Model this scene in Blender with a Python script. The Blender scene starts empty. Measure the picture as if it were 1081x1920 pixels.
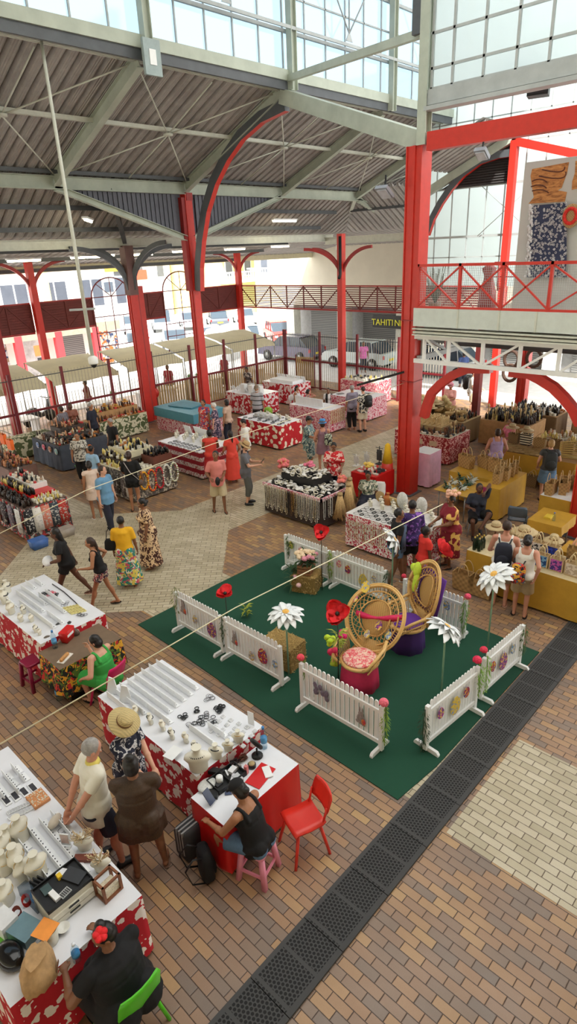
import bpy, math, random
from mathutils import Vector as V, Matrix as M
R=math.radians; PI=math.pi
rnd=random.Random(7)
sc=bpy.context.scene
sc.view_settings.view_transform='Standard'; sc.view_settings.look='None'; sc.view_settings.gamma=1; sc.view_settings.use_curve_mapping=False
OBJS=[]
# ---------------- camera (a person on the upper gallery, 6.3 m up)
F=1152.0; CH=6.3
_p,_r,_y=R(22.96),R(-2.57),R(44.2)
fw=V((math.cos(_p)*math.cos(_y),math.cos(_p)*math.sin(_y),-math.sin(_p)))
_rt=V((math.sin(_y),-math.cos(_y),0)); _up=_rt.cross(fw)
rt=_rt*math.cos(_r)+_up*math.sin(_r); up=_up*math.cos(_r)-_rt*math.sin(_r)
cam=bpy.data.objects.new('camera',bpy.data.cameras.new('camera'))
m=M((( rt.x,up.x,-fw.x,0),(rt.y,up.y,-fw.y,0),(rt.z,up.z,-fw.z,CH),(0,0,0,1)))
cam.matrix_world=m; cam.data.sensor_fit='VERTICAL'; cam.data.sensor_height=36; cam.data.sensor_width=24; cam.data.lens=F/1920*36
cam.data.clip_end=500; sc.collection.objects.link(cam); sc.camera=cam
def ray(x,y): return fw+rt*((x-540.5)/F)-up*((y-960)/F)
def G(x,y,z=0):
    d=ray(x,y); t=(z-CH)/d.z; return V((d.x*t,d.y*t,z))
def GX(x,y,X):
    d=ray(x,y); t=X/d.x; return V((X,d.y*t,CH+d.z*t))
def GY(x,y,Y):
    d=ray(x,y); t=Y/d.y; return V((d.x*t,Y,CH+d.z*t))
# ---------------- mesh builder
def rotz(a): return M.Rotation(a,3,'Z')
def basis(d):
    d=d.normalized(); u=V((0,0,1)) if abs(d.z)<.95 else V((1,0,0))
    x=u.cross(d).normalized(); return x,d.cross(x)
class MB:
    def __init__(s): s.v=[];s.f=[];s.m=[];s.sm=[]
    def add(s,vs,fs,mi=0,sm=False):
        o=len(s.v); s.v+= [tuple(a) for a in vs]; s.f+=[tuple(i+o for i in f) for f in fs]
        s.m+=[mi]*len(fs); s.sm+=[sm]*len(fs); return s
    def box(s,c,sz,r=None,mi=0):
        c=V(c); vs=[]
        for x in(-.5,.5):
            for y in(-.5,.5):
                for z in(-.5,.5):
                    p=V((x*sz[0],y*sz[1],z*sz[2]))
                    if r is not None: p=(rotz(r) if isinstance(r,(int,float)) else r)@p
                    vs.append(c+p)
        return s.add(vs,[(0,1,3,2),(4,6,7,5),(0,4,5,1),(2,3,7,6),(0,2,6,4),(1,5,7,3)],mi)
    def bb(s,a,b,mi=0):
        return s.box([(a[i]+b[i])/2 for i in range(3)],[abs(b[i]-a[i]) for i in range(3)],None,mi)
    def beam(s,a,b,w,h,mi=0,upv=None):
        a=V(a);b=V(b);d=(b-a); L=d.length; d.normalize(); u=V(upv) if upv else V((0,0,1))
        if abs(d.dot(u))>.98: u=V((1,0,0))
        x=d.cross(u).normalized(); z=x.cross(d)
        return s.box((a+b)/2,(w,L,h),M((x,d,z)).transposed(),mi)
    def tube(s,pts,r,seg=8,mi=0,caps=True,closed=False,sm=True,flat=1):
        pts=[V(p) for p in pts]; n=len(pts); vs=[];fs=[]
        rr=r if isinstance(r,(list,tuple)) else [r]*n
        px=None
        for i,p in enumerate(pts):
            if closed: d=pts[(i+1)%n]-pts[i-1]
            else: d=pts[min(i+1,n-1)]-pts[max(i-1,0)]
            if d.length<1e-9: d=V((0,0,1))
            d.normalize()
            if px is None: px,py=basis(d)
            else:
                px=(px-d*px.dot(d))
                if px.length<1e-6: px,_=basis(d)
                px.normalize(); py=d.cross(px)
            for k in range(seg):
                a=2*PI*k/seg; vs.append(p+px*(math.cos(a)*rr[i])+py*(math.sin(a)*rr[i]*flat))
        m_=n if closed else n-1
        for i in range(m_):
            j=(i+1)%n
            for k in range(seg):
                l=(k+1)%seg; fs.append((i*seg+k,i*seg+l,j*seg+l,j*seg+k))
        if caps and not closed:
            fs.append(tuple(range(seg-1,-1,-1))); fs.append(tuple((n-1)*seg+k for k in range(seg)))
        return s.add(vs,fs,mi,sm)
    def ell(s,c,rx,ry=None,rz=None,rot=None,seg=12,rings=8,mi=0,half=0):
        ry=rx if ry is None else ry; rz=rx if rz is None else rz
        c=V(c); vs=[];fs=[]
        a0=0; a1=PI/2 if half else PI
        for i in range(rings+1):
            t=a0+(a1-a0)*i/rings
            for k in range(seg):
                a=2*PI*k/seg; p=V((rx*math.sin(t)*math.cos(a),ry*math.sin(t)*math.sin(a),rz*math.cos(t)))
                if rot is not None: p=rot@p
                vs.append(c+p)
        for i in range(rings):
            for k in range(seg):
                l=(k+1)%seg; fs.append((i*seg+k,(i+1)*seg+k,(i+1)*seg+l,i*seg+l))
        return s.add(vs,fs,mi,True)
    def cap(s,a,ra,b,rb,seg=10,mi=0):
        a=V(a);b=V(b); s.tube([a,b],[ra,rb],seg,mi); s.ell(a,ra,seg=seg,rings=6,mi=mi); s.ell(b,rb,seg=seg,rings=6,mi=mi); return s
    def lathe(s,prof,c=(0,0,0),seg=20,mi=0,rot=None,sm=True,sx=1,sy=1,fn=None):
        c=V(c); vs=[];fs=[]
        for r,z in prof:
            for k in range(seg):
                a=2*PI*k/seg; q=fn(a,z) if fn else 1
                p=V((r*q*math.cos(a)*sx,r*q*math.sin(a)*sy,z))
                if rot is not None: p=rot@p
                vs.append(c+p)
        for i in range(len(prof)-1):
            for k in range(seg):
                l=(k+1)%seg; fs.append((i*seg+k,i*seg+l,(i+1)*seg+l,(i+1)*seg+k))
        n=len(prof)
        if prof[0][0]>1e-4: fs.append(tuple(range(seg-1,-1,-1)))
        if prof[-1][0]>1e-4: fs.append(tuple((n-1)*seg+k for k in range(seg)))
        return s.add(vs,fs,mi,sm)
    def loft(s,secs,mi=0,sm=True,closed=True,caps=True):
        n=len(secs[0]); vs=[p for q in secs for p in q]; fs=[]
        for i in range(len(secs)-1):
            for k in range(n if closed else n-1):
                l=(k+1)%n; fs.append((i*n+k,i*n+l,(i+1)*n+l,(i+1)*n+k))
        if caps and closed:
            fs.append(tuple(range(n-1,-1,-1))); fs.append(tuple((len(secs)-1)*n+k for k in range(n)))
        s.add(vs,fs,mi,sm)
        if caps and closed: s.sm[-1]=s.sm[-2]=False
        return s
    def prism(s,poly,z0,z1,mi=0,T=None):
        n=len(poly); vs=[V((x,y,z0)) for x,y in poly]+[V((x,y,z1)) for x,y in poly]
        if T: vs=[T@v for v in vs]
        fs=[tuple(range(n-1,-1,-1)),tuple(range(n,2*n))]+[(i,(i+1)%n,n+(i+1)%n,n+i) for i in range(n)]
        return s.add(vs,fs,mi)
    def quad(s,a,b,c,d,mi=0): return s.add([a,b,c,d],[(0,1,2,3)],mi)
    def xf(s,T):
        s.v=[tuple(T@V(p)) for p in s.v]; return s
    def plus(s,o,mo=0):
        n=len(s.v); s.v+=o.v; s.f+=[tuple(i+n for i in f) for f in o.f]; s.m+=[a+mo for a in o.m]; s.sm+=o.sm; return s
    def mesh(s,name,mats):
        me=bpy.data.meshes.new(name); me.from_pydata(s.v,[],s.f)
        for mt in (mats if isinstance(mats,(list,tuple)) else [mats]): me.materials.append(mt)
        me.polygons.foreach_set('material_index',s.m); me.polygons.foreach_set('use_smooth',s.sm); me.update(); return me
def reg(o):
    OBJS.append(o); return o
def obj(name,mb,mats,parent=None,loc=None,rz=None,label=None,cat=None,group=None,kind=None,center=True):
    """link one mesh object; top-level meshes get their origin moved to their base centre"""
    if isinstance(mb,MB):
        if parent is None and loc is None and center and mb.v:
            xs=[p[0] for p in mb.v]; ys=[p[1] for p in mb.v]; zs=[p[2] for p in mb.v]
            loc=V(((min(xs)+max(xs))/2,(min(ys)+max(ys))/2,min(zs)))
            mb.v=[(p[0]-loc.x,p[1]-loc.y,p[2]-loc.z) for p in mb.v]
        me=mb.mesh(name,mats)
    else: me=mb
    o=bpy.data.objects.new(name,me); reg(o)
    if parent is not None: o.parent=parent
    if loc is not None: o.location=loc
    if rz is not None: o.rotation_euler=(0,0,rz)
    return tag(o,label,cat,group,kind)
def tag(o,label=None,cat=None,group=None,kind=None):
    if label: o['label']=label
    if cat: o['category']=cat
    if group: o['group']=group
    if kind: o['kind']=kind
    return o
def thing(name,label,cat,loc=(0,0,0),rz=0,group=None):
    o=bpy.data.objects.new(name,None); reg(o); o.location=loc; o.rotation_euler=(0,0,rz); o.empty_display_size=.1
    return tag(o,label,cat,group)
KIDS={}
def kids(o): return [c for c in OBJS if c.parent is o] if o.name not in KIDS else KIDS[o.name]
def dup(root,loc=None,rz=None,label=None,group=None,scale=None,tree=None):
    tree=tree or root['_t'] if False else tree
    r=root.copy(); reg(r)
    if loc is not None: r.location=loc
    if rz is not None: r.rotation_euler=(0,0,rz) if isinstance(rz,(int,float)) else rz
    if scale is not None: r.scale=(scale,)*3 if isinstance(scale,(int,float)) else scale
    if label: r['label']=label
    if group: r['group']=group
    for ch in (kids(root) if tree is None else tree):
        c=ch.copy(); reg(c); c.parent=r
        for g in [q for q in KIDS.get(ch.name,[])]:
            d=g.copy(); reg(d); d.parent=c
    return r
class Proto:
    """a thing built once, then copied with its parts; the first placing moves the original"""
    def __init__(s,root):
        s.root=root; s.kids=[c for c in OBJS if c.parent is root]; s.g={c.name:[q for q in OBJS if q.parent is c] for c in s.kids}; s.used=False
    def put(s,loc,rz=0,label=None,group=None,cat=None,scale=None,simple=False,mats=None):
        if not s.used: r=s.root; s.used=True
        else:
            r=s.root.copy(); reg(r)
            if not simple:
                for ch in s.kids:
                    c=ch.copy(); reg(c); c.parent=r
                    for g in s.g[ch.name]:
                        d=g.copy(); reg(d); d.parent=c
        r.location=loc; r.rotation_euler=(0,0,rz) if isinstance(rz,(int,float)) else rz
        if scale is not None: r.scale=(scale,)*3 if isinstance(scale,(int,float)) else scale
        return tag(r,label,cat,group)
# ---------------- materials
def srgb(r,g,b):
    f=lambda c:(c/255/12.92) if c<=10 else ((c/255+.055)/1.055)**2.4
    return (f(r),f(g),f(b),1)
class N:
    def __init__(s,name,rough=.6,metal=0,spec=None):
        s.mt=bpy.data.materials.new(name); s.mt.use_nodes=True; s.t=s.mt.node_tree; s.b=s.t.nodes['Principled BSDF']
        s.b.inputs['Roughness'].default_value=rough; s.b.inputs['Metallic'].default_value=metal
        if spec is not None: s.b.inputs['Specular IOR Level'].default_value=spec
    def n(s,ty,**k):
        x=s.t.nodes.new(ty)
        for a,b in k.items(): setattr(x,a,b)
        return x
    def put(s,sock,val):
        if isinstance(val,bpy.types.NodeSocket): s.t.links.new(val,sock)
        else: sock.default_value=val
    def m(s,op,a,b=0.,c=None):
        x=s.n('ShaderNodeMath',operation=op); s.put(x.inputs[0],a); s.put(x.inputs[1],b)
        if c is not None: s.put(x.inputs[2],c)
        return x.outputs[0]
    def co(s,kind='Object'): return s.n('ShaderNodeTexCoord').outputs[kind]
    def pos(s): return s.n('ShaderNodeNewGeometry').outputs['Position']
    def xyz(s,v):
        x=s.n('ShaderNodeSeparateXYZ'); s.put(x.inputs[0],v); return x.outputs
    def comb(s,x,y,z=0.):
        c=s.n('ShaderNodeCombineXYZ'); s.put(c.inputs[0],x); s.put(c.inputs[1],y); s.put(c.inputs[2],z); return c.outputs[0]
    def mapv(s,v,scale=(1,1,1),rot=(0,0,0),loc=(0,0,0)):
        x=s.n('ShaderNodeMapping'); s.put(x.inputs[0],v); x.inputs['Scale'].default_value=scale; x.inputs['Rotation'].default_value=rot; x.inputs['Location'].default_value=loc; return x.outputs[0]
    def noise(s,v,scale=5,detail=3,rough=.5,dist=0):
        x=s.n('ShaderNodeTexNoise'); s.put(x.inputs['Vector'],v); x.inputs['Scale'].default_value=scale; x.inputs['Detail'].default_value=detail; x.inputs['Roughness'].default_value=rough; x.inputs['Distortion'].default_value=dist; return x.outputs
    def vor(s,v,scale=5,rand=1,feat='F1'):
        x=s.n('ShaderNodeTexVoronoi',feature=feat); s.put(x.inputs['Vector'],v); x.inputs['Scale'].default_value=scale; x.inputs['Randomness'].default_value=rand; return x.outputs
    def ramp(s,f,stops,interp='LINEAR'):
        x=s.n('ShaderNodeValToRGB'); s.put(x.inputs[0],f); cr=x.color_ramp; cr.interpolation=interp
        while len(cr.elements)<len(stops): cr.elements.new(.5)
        for e,(p,c) in zip(cr.elements,stops): e.position=p; e.color=c
        return x.outputs[0]
    def mix(s,f,a,b,bt='MIX'):
        x=s.n('ShaderNodeMix',data_type='RGBA',blend_type=bt); s.put(x.inputs[0],f); s.put(x.inputs[6],a); s.put(x.inputs[7],b); return x.outputs[2]
    def col(s,c): s.put(s.b.inputs['Base Color'],c); return s
    def bump(s,h,st=.3,d=.01):
        x=s.n('ShaderNodeBump'); s.put(x.inputs['Height'],h); x.inputs['Strength'].default_value=st; x.inputs['Distance'].default_value=d
        s.put(s.b.inputs['Normal'],x.outputs[0]); return s
MC={}
def cached(fn):
    def w(*a,**k):
        key=(fn.__name__,)+a+tuple(sorted(k.items()))
        if key not in MC: MC[key]=fn(*a,**k)
        return MC[key]
    return w
@cached
def paint(r,g,b,rough=.5,metal=0,var=.12,scale=6,name='paint'):
    n=N(name,rough,metal); c=srgb(r,g,b)
    if var:
        f=n.noise(n.co(),scale,4,.6)[0]
        d=tuple(x*(1-var) for x in c[:3])+(1,); e=tuple(min(1,x*(1+var)) for x in c[:3])+(1,)
        n.col(n.ramp(f,[(.3,d),(.7,e)]))
    else: n.col(c)
    return n.mt
@cached
def printed(bg,fgs,scale=9,thr=.5,dist=1.0,rough=.8,name='printed_cloth',kind='noise',stretch=(1,1,1)):
    """cloth print: blobs of one or more colours on a ground colour"""
    n=N(name,rough); v=n.mapv(n.co(),scale=stretch)
    c=srgb(*bg)
    for i,fg in enumerate(fgs):
        vv=n.mapv(v,loc=(i*3.7,i*1.9,i*5.1))
        if kind=='noise': f=n.noise(vv,scale,1.5,.5,dist)[0]; fac=n.m('GREATER_THAN',f,thr)
        else:
            w=n.noise(vv,scale*2.2,1,.5)[1]
            ad=n.n('ShaderNodeVectorMath',operation='MULTIPLY_ADD'); n.put(ad.inputs[0],w); ad.inputs[1].default_value=(dist/scale,)*3; n.put(ad.inputs[2],vv)
            f=n.vor(ad.outputs[0],scale,.85)[0]; fac=n.m('LESS_THAN',f,thr)
        c=n.mix(fac,c,srgb(*fg))
    n.col(c); return n.mt
@cached
def striped(c1,c2,freq=20,axis=2,duty=.5,rough=.7,name='striped'):
    n=N(name,rough); x=n.xyz(n.co())[axis]; f=n.m('LESS_THAN',n.m('FRACT',n.m('MULTIPLY',x,freq)),duty)
    n.col(n.mix(f,srgb(*c1),srgb(*c2))); return n.mt
@cached
def woven(r,g,b,scale=60,rough=.8,name='woven'):
    n=N(name,rough); v=n.co(); x=n.xyz(v)
    a=n.m('SINE',n.m('MULTIPLY',n.m('ADD',x[0],x[1]),scale*2)); bb=n.m('SINE',n.m('MULTIPLY',x[2],scale*2))
    h=n.m('MULTIPLY',a,bb); f=n.m('MULTIPLY_ADD',h,.35,.5)
    c=srgb(r,g,b); d=tuple(k*.45 for k in c[:3])+(1,)
    n.col(n.mix(f,d,c)); n.bump(h,.5,.004); return n.mt
@cached
def glow(r,g,b,s,name='lamp_glow'):
    n=N(name); n.col(srgb(r,g,b)); n.b.inputs['Emission Color'].default_value=srgb(r,g,b); n.b.inputs['Emission Strength'].default_value=s; return n.mt
@cached
def glass(r=1,g=1,b=1,rough=0.,name='glass'):
    n=N(name); t=n.t; tr=n.n('ShaderNodeBsdfTransparent'); tr.inputs[0].default_value=(r,g,b,1)
    gl=n.n('ShaderNodeBsdfGlossy'); gl.inputs['Roughness'].default_value=.08
    mx=n.n('ShaderNodeMixShader'); mx.inputs[0].default_value=.06; t.links.new(tr.outputs[0],mx.inputs[1]); t.links.new(gl.outputs[0],mx.inputs[2])
    t.links.new(mx.outputs[0],t.nodes['Material Output'].inputs[0]); return n.mt
@cached
def frost(r,g,b,name='frosted_glass'):
    n=N(name); t=n.t; a=n.n('ShaderNodeBsdfTranslucent'); a.inputs[0].default_value=(r,g,b,1); d=n.n('ShaderNodeBsdfTransparent'); d.inputs[0].default_value=(r*.6,g*.6,b*.6,1)
    mx=n.n('ShaderNodeMixShader'); mx.inputs[0].default_value=.25; t.links.new(a.outputs[0],mx.inputs[1]); t.links.new(d.outputs[0],mx.inputs[2]); t.links.new(mx.outputs[0],t.nodes['Material Output'].inputs[0]); return n.mt
@cached
def skyl(r,g,b,name='added_opal_skylight'):
    n=N(name); t=n.t; a=n.n('ShaderNodeBsdfTranslucent'); a.inputs[0].default_value=(r,g,b,1); t.links.new(a.outputs[0],t.nodes['Material Output'].inputs[0]); return n.mt
@cached
def brick(rot=False,tones='brown',name='brick_paving'):
    n=N(name,.42); p=n.xyz(n.pos())
    if rot:
        k=math.sqrt(.5); u=n.m('MULTIPLY',n.m('SUBTRACT',p[0],p[1]),k); w=n.m('MULTIPLY',n.m('ADD',p[0],p[1]),k)
    else: u,w=p[1],p[0]
    bw,bh=.24,.102
    row=n.m('FLOOR',n.m('DIVIDE',w,bh)); off=n.m('MULTIPLY',n.m('MODULO',row,2.),.5)
    uu=n.m('ADD',n.m('DIVIDE',u,bw),off); colm=n.m('FLOOR',uu)
    fu=n.m('FRACT',uu); fv=n.m('FRACT',n.m('DIVIDE',w,bh))
    du=n.m('MULTIPLY',n.m('MINIMUM',fu,n.m('SUBTRACT',1.,fu)),bw); dv=n.m('MULTIPLY',n.m('MINIMUM',fv,n.m('SUBTRACT',1.,fv)),bh)
    wob=n.m('MULTIPLY',n.noise(n.pos(),30,2)[0],.004)
    d=n.m('SUBTRACT',n.m('MINIMUM',du,dv),wob); mort=n.m('LESS_THAN',d,.0022 if not rot else .0022)
    wn=n.n('ShaderNodeTexWhiteNoise',noise_dimensions='2D'); n.put(wn.inputs['Vector'],n.comb(row,colm))
    rv=wn.outputs['Value']
    if tones=='brown':
        patch=n.m('MULTIPLY',n.m('SUBTRACT',n.noise(n.pos(),.55,2)[0],.5),.8)
        rv2=n.m('ADD',n.m('MULTIPLY_ADD',rv,.75,.12),patch)
        c=n.ramp(rv2,[(0,srgb(128,114,104)),(.2,srgb(142,122,106)),(.38,srgb(156,127,104)),(.6,srgb(168,133,102)),(.8,srgb(182,146,106)),(1,srgb(196,164,112))])
        mc=srgb(70,52,40)
    else:
        c=n.ramp(rv,[(0,srgb(186,176,148)),(.5,srgb(200,190,162)),(1,srgb(212,203,178))]); mc=srgb(86,70,54)
    g=n.noise(n.pos(),90,3,.7)[0]; c=n.mix(n.m('MULTIPLY_ADD',g,.5,-.1),c,n.mix(1.,c,(.62,.58,.55,1),'MULTIPLY'))
    dirt=n.noise(n.pos(),1.3,5,.7)[0]; c=n.mix(n.m('MULTIPLY_ADD',dirt,1.2,-.35),c,n.mix(1.,c,(.72,.68,.64,1),'MULTIPLY'))
    n.col(n.mix(mort,c,mc)); n.put(n.b.inputs['Roughness'],n.m('MULTIPLY_ADD',dirt,.35,.2))
    n.bump(n.m('MINIMUM',n.m('MULTIPLY',d,150.),1.),.5,.004); return n.mt
# ================= the setting
RED=paint(196,46,34,.42,0,.08); RED2=paint(150,36,34,.5,0,.15,3); DKRED=paint(104,30,28,.6,0,.15); GRN=paint(176,184,170,.6,0,.12,2)
GREY=paint(170,176,176,.55,0,.1,3); DKGREY=paint(82,86,90,.55,0,.15,3); WHITE=paint(236,238,238,.5,0,.03); PALE=paint(205,208,196,.6,0,.08)
BLACK=paint(22,22,24,.5); STEEL=paint(150,152,150,.35,.6,.1); CREAM=paint(226,218,186,.7,0,.06)
def hgt(g,x,y):
    d=ray(x,y); return CH+d.z*math.hypot(g.x,g.y)/math.hypot(d.x,d.y)
def deck_mat():
    n=N('corrugated_sheet',.7); x=n.xyz(n.pos()); w=n.m('SINE',n.m('MULTIPLY',x[0],2*PI/.066))
    f=n.noise(n.pos(),1.2,5,.7)[0]
    c=n.ramp(f,[(.3,srgb(148,143,140)),(.7,srgb(180,175,170))]); n.col(c); n.bump(w,.6,.02); return n.mt
def deck_matx():
    n=N('corrugated_sheet',.7); x=n.xyz(n.pos()); w=n.m('SINE',n.m('MULTIPLY',x[1],2*PI/.066))
    f=n.noise(n.pos(),1.2,5,.7)[0]
    c=n.ramp(f,[(.3,srgb(148,143,140)),(.7,srgb(180,175,170))]); n.col(c); n.bump(w,.6,.02); return n.mt
DECK=deck_mat(); DECKX=deck_matx()
# ---- floors
def floor_piece(poly,z,mt,name='floor',th=.02):
    mb=MB(); mb.prism(poly,z-th,z); return obj(name,mb,mt,loc=(0,0,0),kind='structure')
floor_piece([(-4,-6),(24.6,-6),(24.6,26.9),(-4,26.9)],0,brick(False,'brown'),th=.1)
CB=brick(False,'cream'); CR=brick(True,'cream')
# diamond of cream bricks in the middle of the hall, with four cream paths leaving it
a=[(6.05,8.56),(6.6,8.56),(10.2,12.06),(10.2,12.1),(7.0,15.3),(6.6,15.3),(4.3,12.98),(4.3,10.3)]
floor_piece([(6.0,8.6),(6.75,8.6),(8.9,10.75),(10.9,12.75),(8.95,12.75),(7.58,14.12),(7.58,14.75),(5.95,14.75),(3.6,12.4),(3.6,11.0)],.003,CR)
floor_piece([(8.9,10.75),(19.5,10.75),(19.5,12.75),(10.9,12.75)],.003,CB)
floor_piece([(5.35,7.3),(7.35,7.3),(7.35,9.2),(6.75,8.6),(6.0,8.6),(5.35,9.25)],.003,CB)
floor_piece([(5.6,14.75),(7.58,14.75),(7.58,18.2),(5.6,18.2)],.003,CB)
floor_piece([(4.82,-3),(6.77,-3),(6.77,2.36),(4.82,2.36)],.003,CB)
floor_piece([(4.95,2.8),(6.9,2.8),(6.9,3.3),(4.95,3.3)],.002,CB)
# ---- roofs: corrugated sheets over steel
def corr_x(x0,x1,pa,pb,mt,per=.33):
    """sheet whose ribs run from edge line pa=(y,z) to pb=(y,z)"""
    mb=MB(); prof=[]; x=x0
    while x<x1:
        prof+=[(x,0),(x+.2,0),(x+.215,.13),(x+.315,.13)]; x+=per
    vs=[]
    for yy,zz in (pa,pb): vs+=[(px,yy,zz+dz) for px,dz in prof]
    n=len(prof); mb.add(vs,[(i,i+1,n+i+1,n+i) for i in range(n-1)])
    vs=[]
    for yy,zz in (pa,pb): vs+=[(px,yy,zz+.16) for px in (x0,x)]
    mb.add(vs,[(0,1,3,2)]); return mb
def struct(name,mb,mt,parent=None): return obj(name,mb,mt,parent,loc=(0,0,0) if parent is None else None,kind='structure' if parent is None else None)
Y0,Z0,Y1,Z1,Y2,Z2,Y3,Z3=14.3,10.78,19.25,8.72,22.0,7.1,27.6,6.15
struct('ceiling',corr_x(-2,36,(Y0,Z0),(Y1,Z1),DECK),DECK)
struct('ceiling',corr_x(-2,25.1,(Y1,Z1),(Y2,Z2),DECK),DECK)
struct('ceiling',corr_x(-2,25.1,(Y2,Z2),(Y3,Z3),DECK),DECK)
# the hipped end over the far aisle
def r2z(t): return Z1+(Z2-Z1)*t/(Y2-Y1) if t<Y2-Y1 else Z2+(Z3-Z2)*(t-(Y2-Y1))/(Y3-Y2)
D1_=Y2-Y1; D2_=Y3-Y1
def hip(mb,axis):
    a=25.1 if axis=='x' else 15.4; n=0; end=25.1+D2_ if axis=='x' else Y1+D2_; first=len(mb.v)
    while a<end:
        for da,dz in ((0,0),(.2,0),(.215,.13),(.315,.13)):
            q=a+da; t0=max(0,(q-25.1) if axis=='x' else (q-Y1)); t0=min(t0,D2_)
            for t in (t0,max(t0,D1_),D2_):
                p=(q,Y1+t,r2z(t)+dz) if axis=='x' else (25.1+t,q,r2z(t)+dz)
                mb.v.append(p)
            n+=1
        a+=.33
    for k in range(n-1):
        for r in (0,1): A=first+3*k+r; mb.f.append((A,A+1,A+4,A+3)); mb.m.append(0); mb.sm.append(False)
    return mb
struct('ceiling',hip(MB(),'x'),DECK)
mb=hip(MB(),'y')
struct('ceiling',mb,DECKX)
struct('ceiling',MB().bb((-26,-26,15.5),(14,-1,15.6)).bb((-26,-1,15.5),(-1,8.6,15.6)).bb((-26,8.6,15.5),(24.5,14.4,15.6)),paint(190,192,190,.8))  # unseen lantern roof slab, added and sized to keep sun off the hall floor
struct('window_4',MB().quad((-1,-1,15.55),(14,-1,15.55),(14,8.6,15.55),(-1,8.6,15.55)),skyl(.5,.5,.49))  # skylight added out of view to light the near hall from above
# unseen galleries on the viewer's own side, walls behind; added to shade the near hall
struct('floor',MB().bb((-7,-7,4.5),(-.15,24,4.6)).bb((-.15,-7,4.5),(13.3,-.15,4.6)),paint(150,140,125,.7))
struct('wall_left',MB().bb((-7.2,-7,0),(-7,24,15.4)),CREAM); struct('wall_back',MB().bb((-7,-7.2,0),(13.3,-7,15.4)),CREAM)
# rafters, purlins, cross bracing
tn=[0]
def trim(mb,mt,nm='trim'):
    tn[0]+=1; return struct('%s_%d'%(nm,tn[0]),mb,mt)
def ibeam(a,b,w=.16,h=.3,mb=None):
    mb=mb or MB(); a=V(a);b=V(b); d=(b-a).normalized(); u=V((0,0,1)) if abs(d.z)<.9 else V((1,0,0)); x=d.cross(u).normalized(); z=x.cross(d)
    mb.beam(a,b,.02,h); 
    for s in(-1,1): mb.beam(a+z*(s*h/2),b+z*(s*h/2),w,.02)
    return mb
slope=(Z1-Z0)/(Y1-Y0)
def rz_(y): return Z0+slope*(y-Y0)
for x in (5.5,10.4,15.3,20.2,25.1,30.0):
    trim(ibeam((x,Y0+.05,rz_(Y0)-.22),(x,Y1-.05,rz_(Y1)-.2),.2,.3),GRN)
for y in (14.5,16.7,19.0):
    mb=MB()
    for s in (-.05,.05): mb.beam((-2,y+s,rz_(y)-.08),(34,y+s,rz_(y)-.08),.035,.1)
    trim(mb,PALE if y!=19.0 else DKGREY)
for k,x in enumerate((5.5,10.4,15.3,20.2,25.1)):
    mb=MB(); xa,xb=x+.15,x+4.75; xm=(xa+xb)/2; H_=V((xm,16.7,rz_(16.7)-.2))
    for p in ((xa,14.6),(xb,14.6),(xa,18.95),(xb,18.95),(xm,14.6),(xm,18.95)): mb.tube([(p[0],p[1],rz_(p[1])-.16),H_],.02,6)
    mb.lathe([(.0,-.03),(.14,-.03),(.14,.03),(0,.03)],H_,10); trim(mb,PALE)
# main eaves beam on the inner columns and the second one on the aisle columns
trim(ibeam((-2,Y1,8.48),(34,Y1,8.48),.22,.34),GRN)
trim(ibeam((-2,21.75,6.85),(26.5,21.75,6.85),.2,.3),PALE)
trim(ibeam((25.9,21.75,6.7),(25.9,15.4,6.7),.2,.3),PALE)
mb=MB()
for y,z in ((20.4,8.0),(21.4,7.4),(23.6,6.8),(25.4,6.5),(27.4,6.1)): mb.beam((-2,y,z-.1),(25.1,y,z-.1),.08,.14)
trim(mb,DKGREY)
mb=MB()
for d,z in ((1.2,8.2),(3,7.75),(5,7.15),(7,6.6)): mb.beam((25.1+d,15.4,z-.2),(25.1+d,19.25+d,z-.2),.08,.14)
trim(mb,DKGREY)
trim(MB().beam((25.1,19.25,8.5),(33,27,5.9),.16,.24),PALE)
trim(MB().beam((12.3,19.3,8.45),(14.1,21.6,6.9),.14,.2),DKGREY)
trim(MB().beam((-2,27.6,6.05),(34,27.6,6.05),.12,.3),CREAM)
# dark slatted gables hanging either side of the inner columns, with their pale braces
def slat_panel(xc,dx,name):
    mb=MB(); n=24
    for i in range(n):
        t=(i+.5)/n; x=xc+dx*(.06+.9*t); zt=8.3; zb=6.95+(8.2-6.95)*t
        if zt-zb>.05: mb.box((x,Y1+.06,(zt+zb)/2),(abs(dx)/n*.72,.03,zt-zb))
    mb.box((xc+dx*.5,Y1+.1,8.28),(abs(dx)*.95,.03,.12))
    mb.add([(xc,Y1+.12,6.9),(xc+dx*.96,Y1+.12,8.3),(xc,Y1+.12,8.3)],[(0,1,2)])
    struct(name,mb,paint(96,98,108,.7,0,.1))
    trim(ibeam((xc,Y1,6.88),(xc+dx,Y1,8.35),.2,.16),GRN)
slat_panel(15.15,-4.75,'wall_gable'); slat_panel(15.45,4.7,'wall_gable'); slat_panel(30.2,-4.9,'wall_gable')
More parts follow.
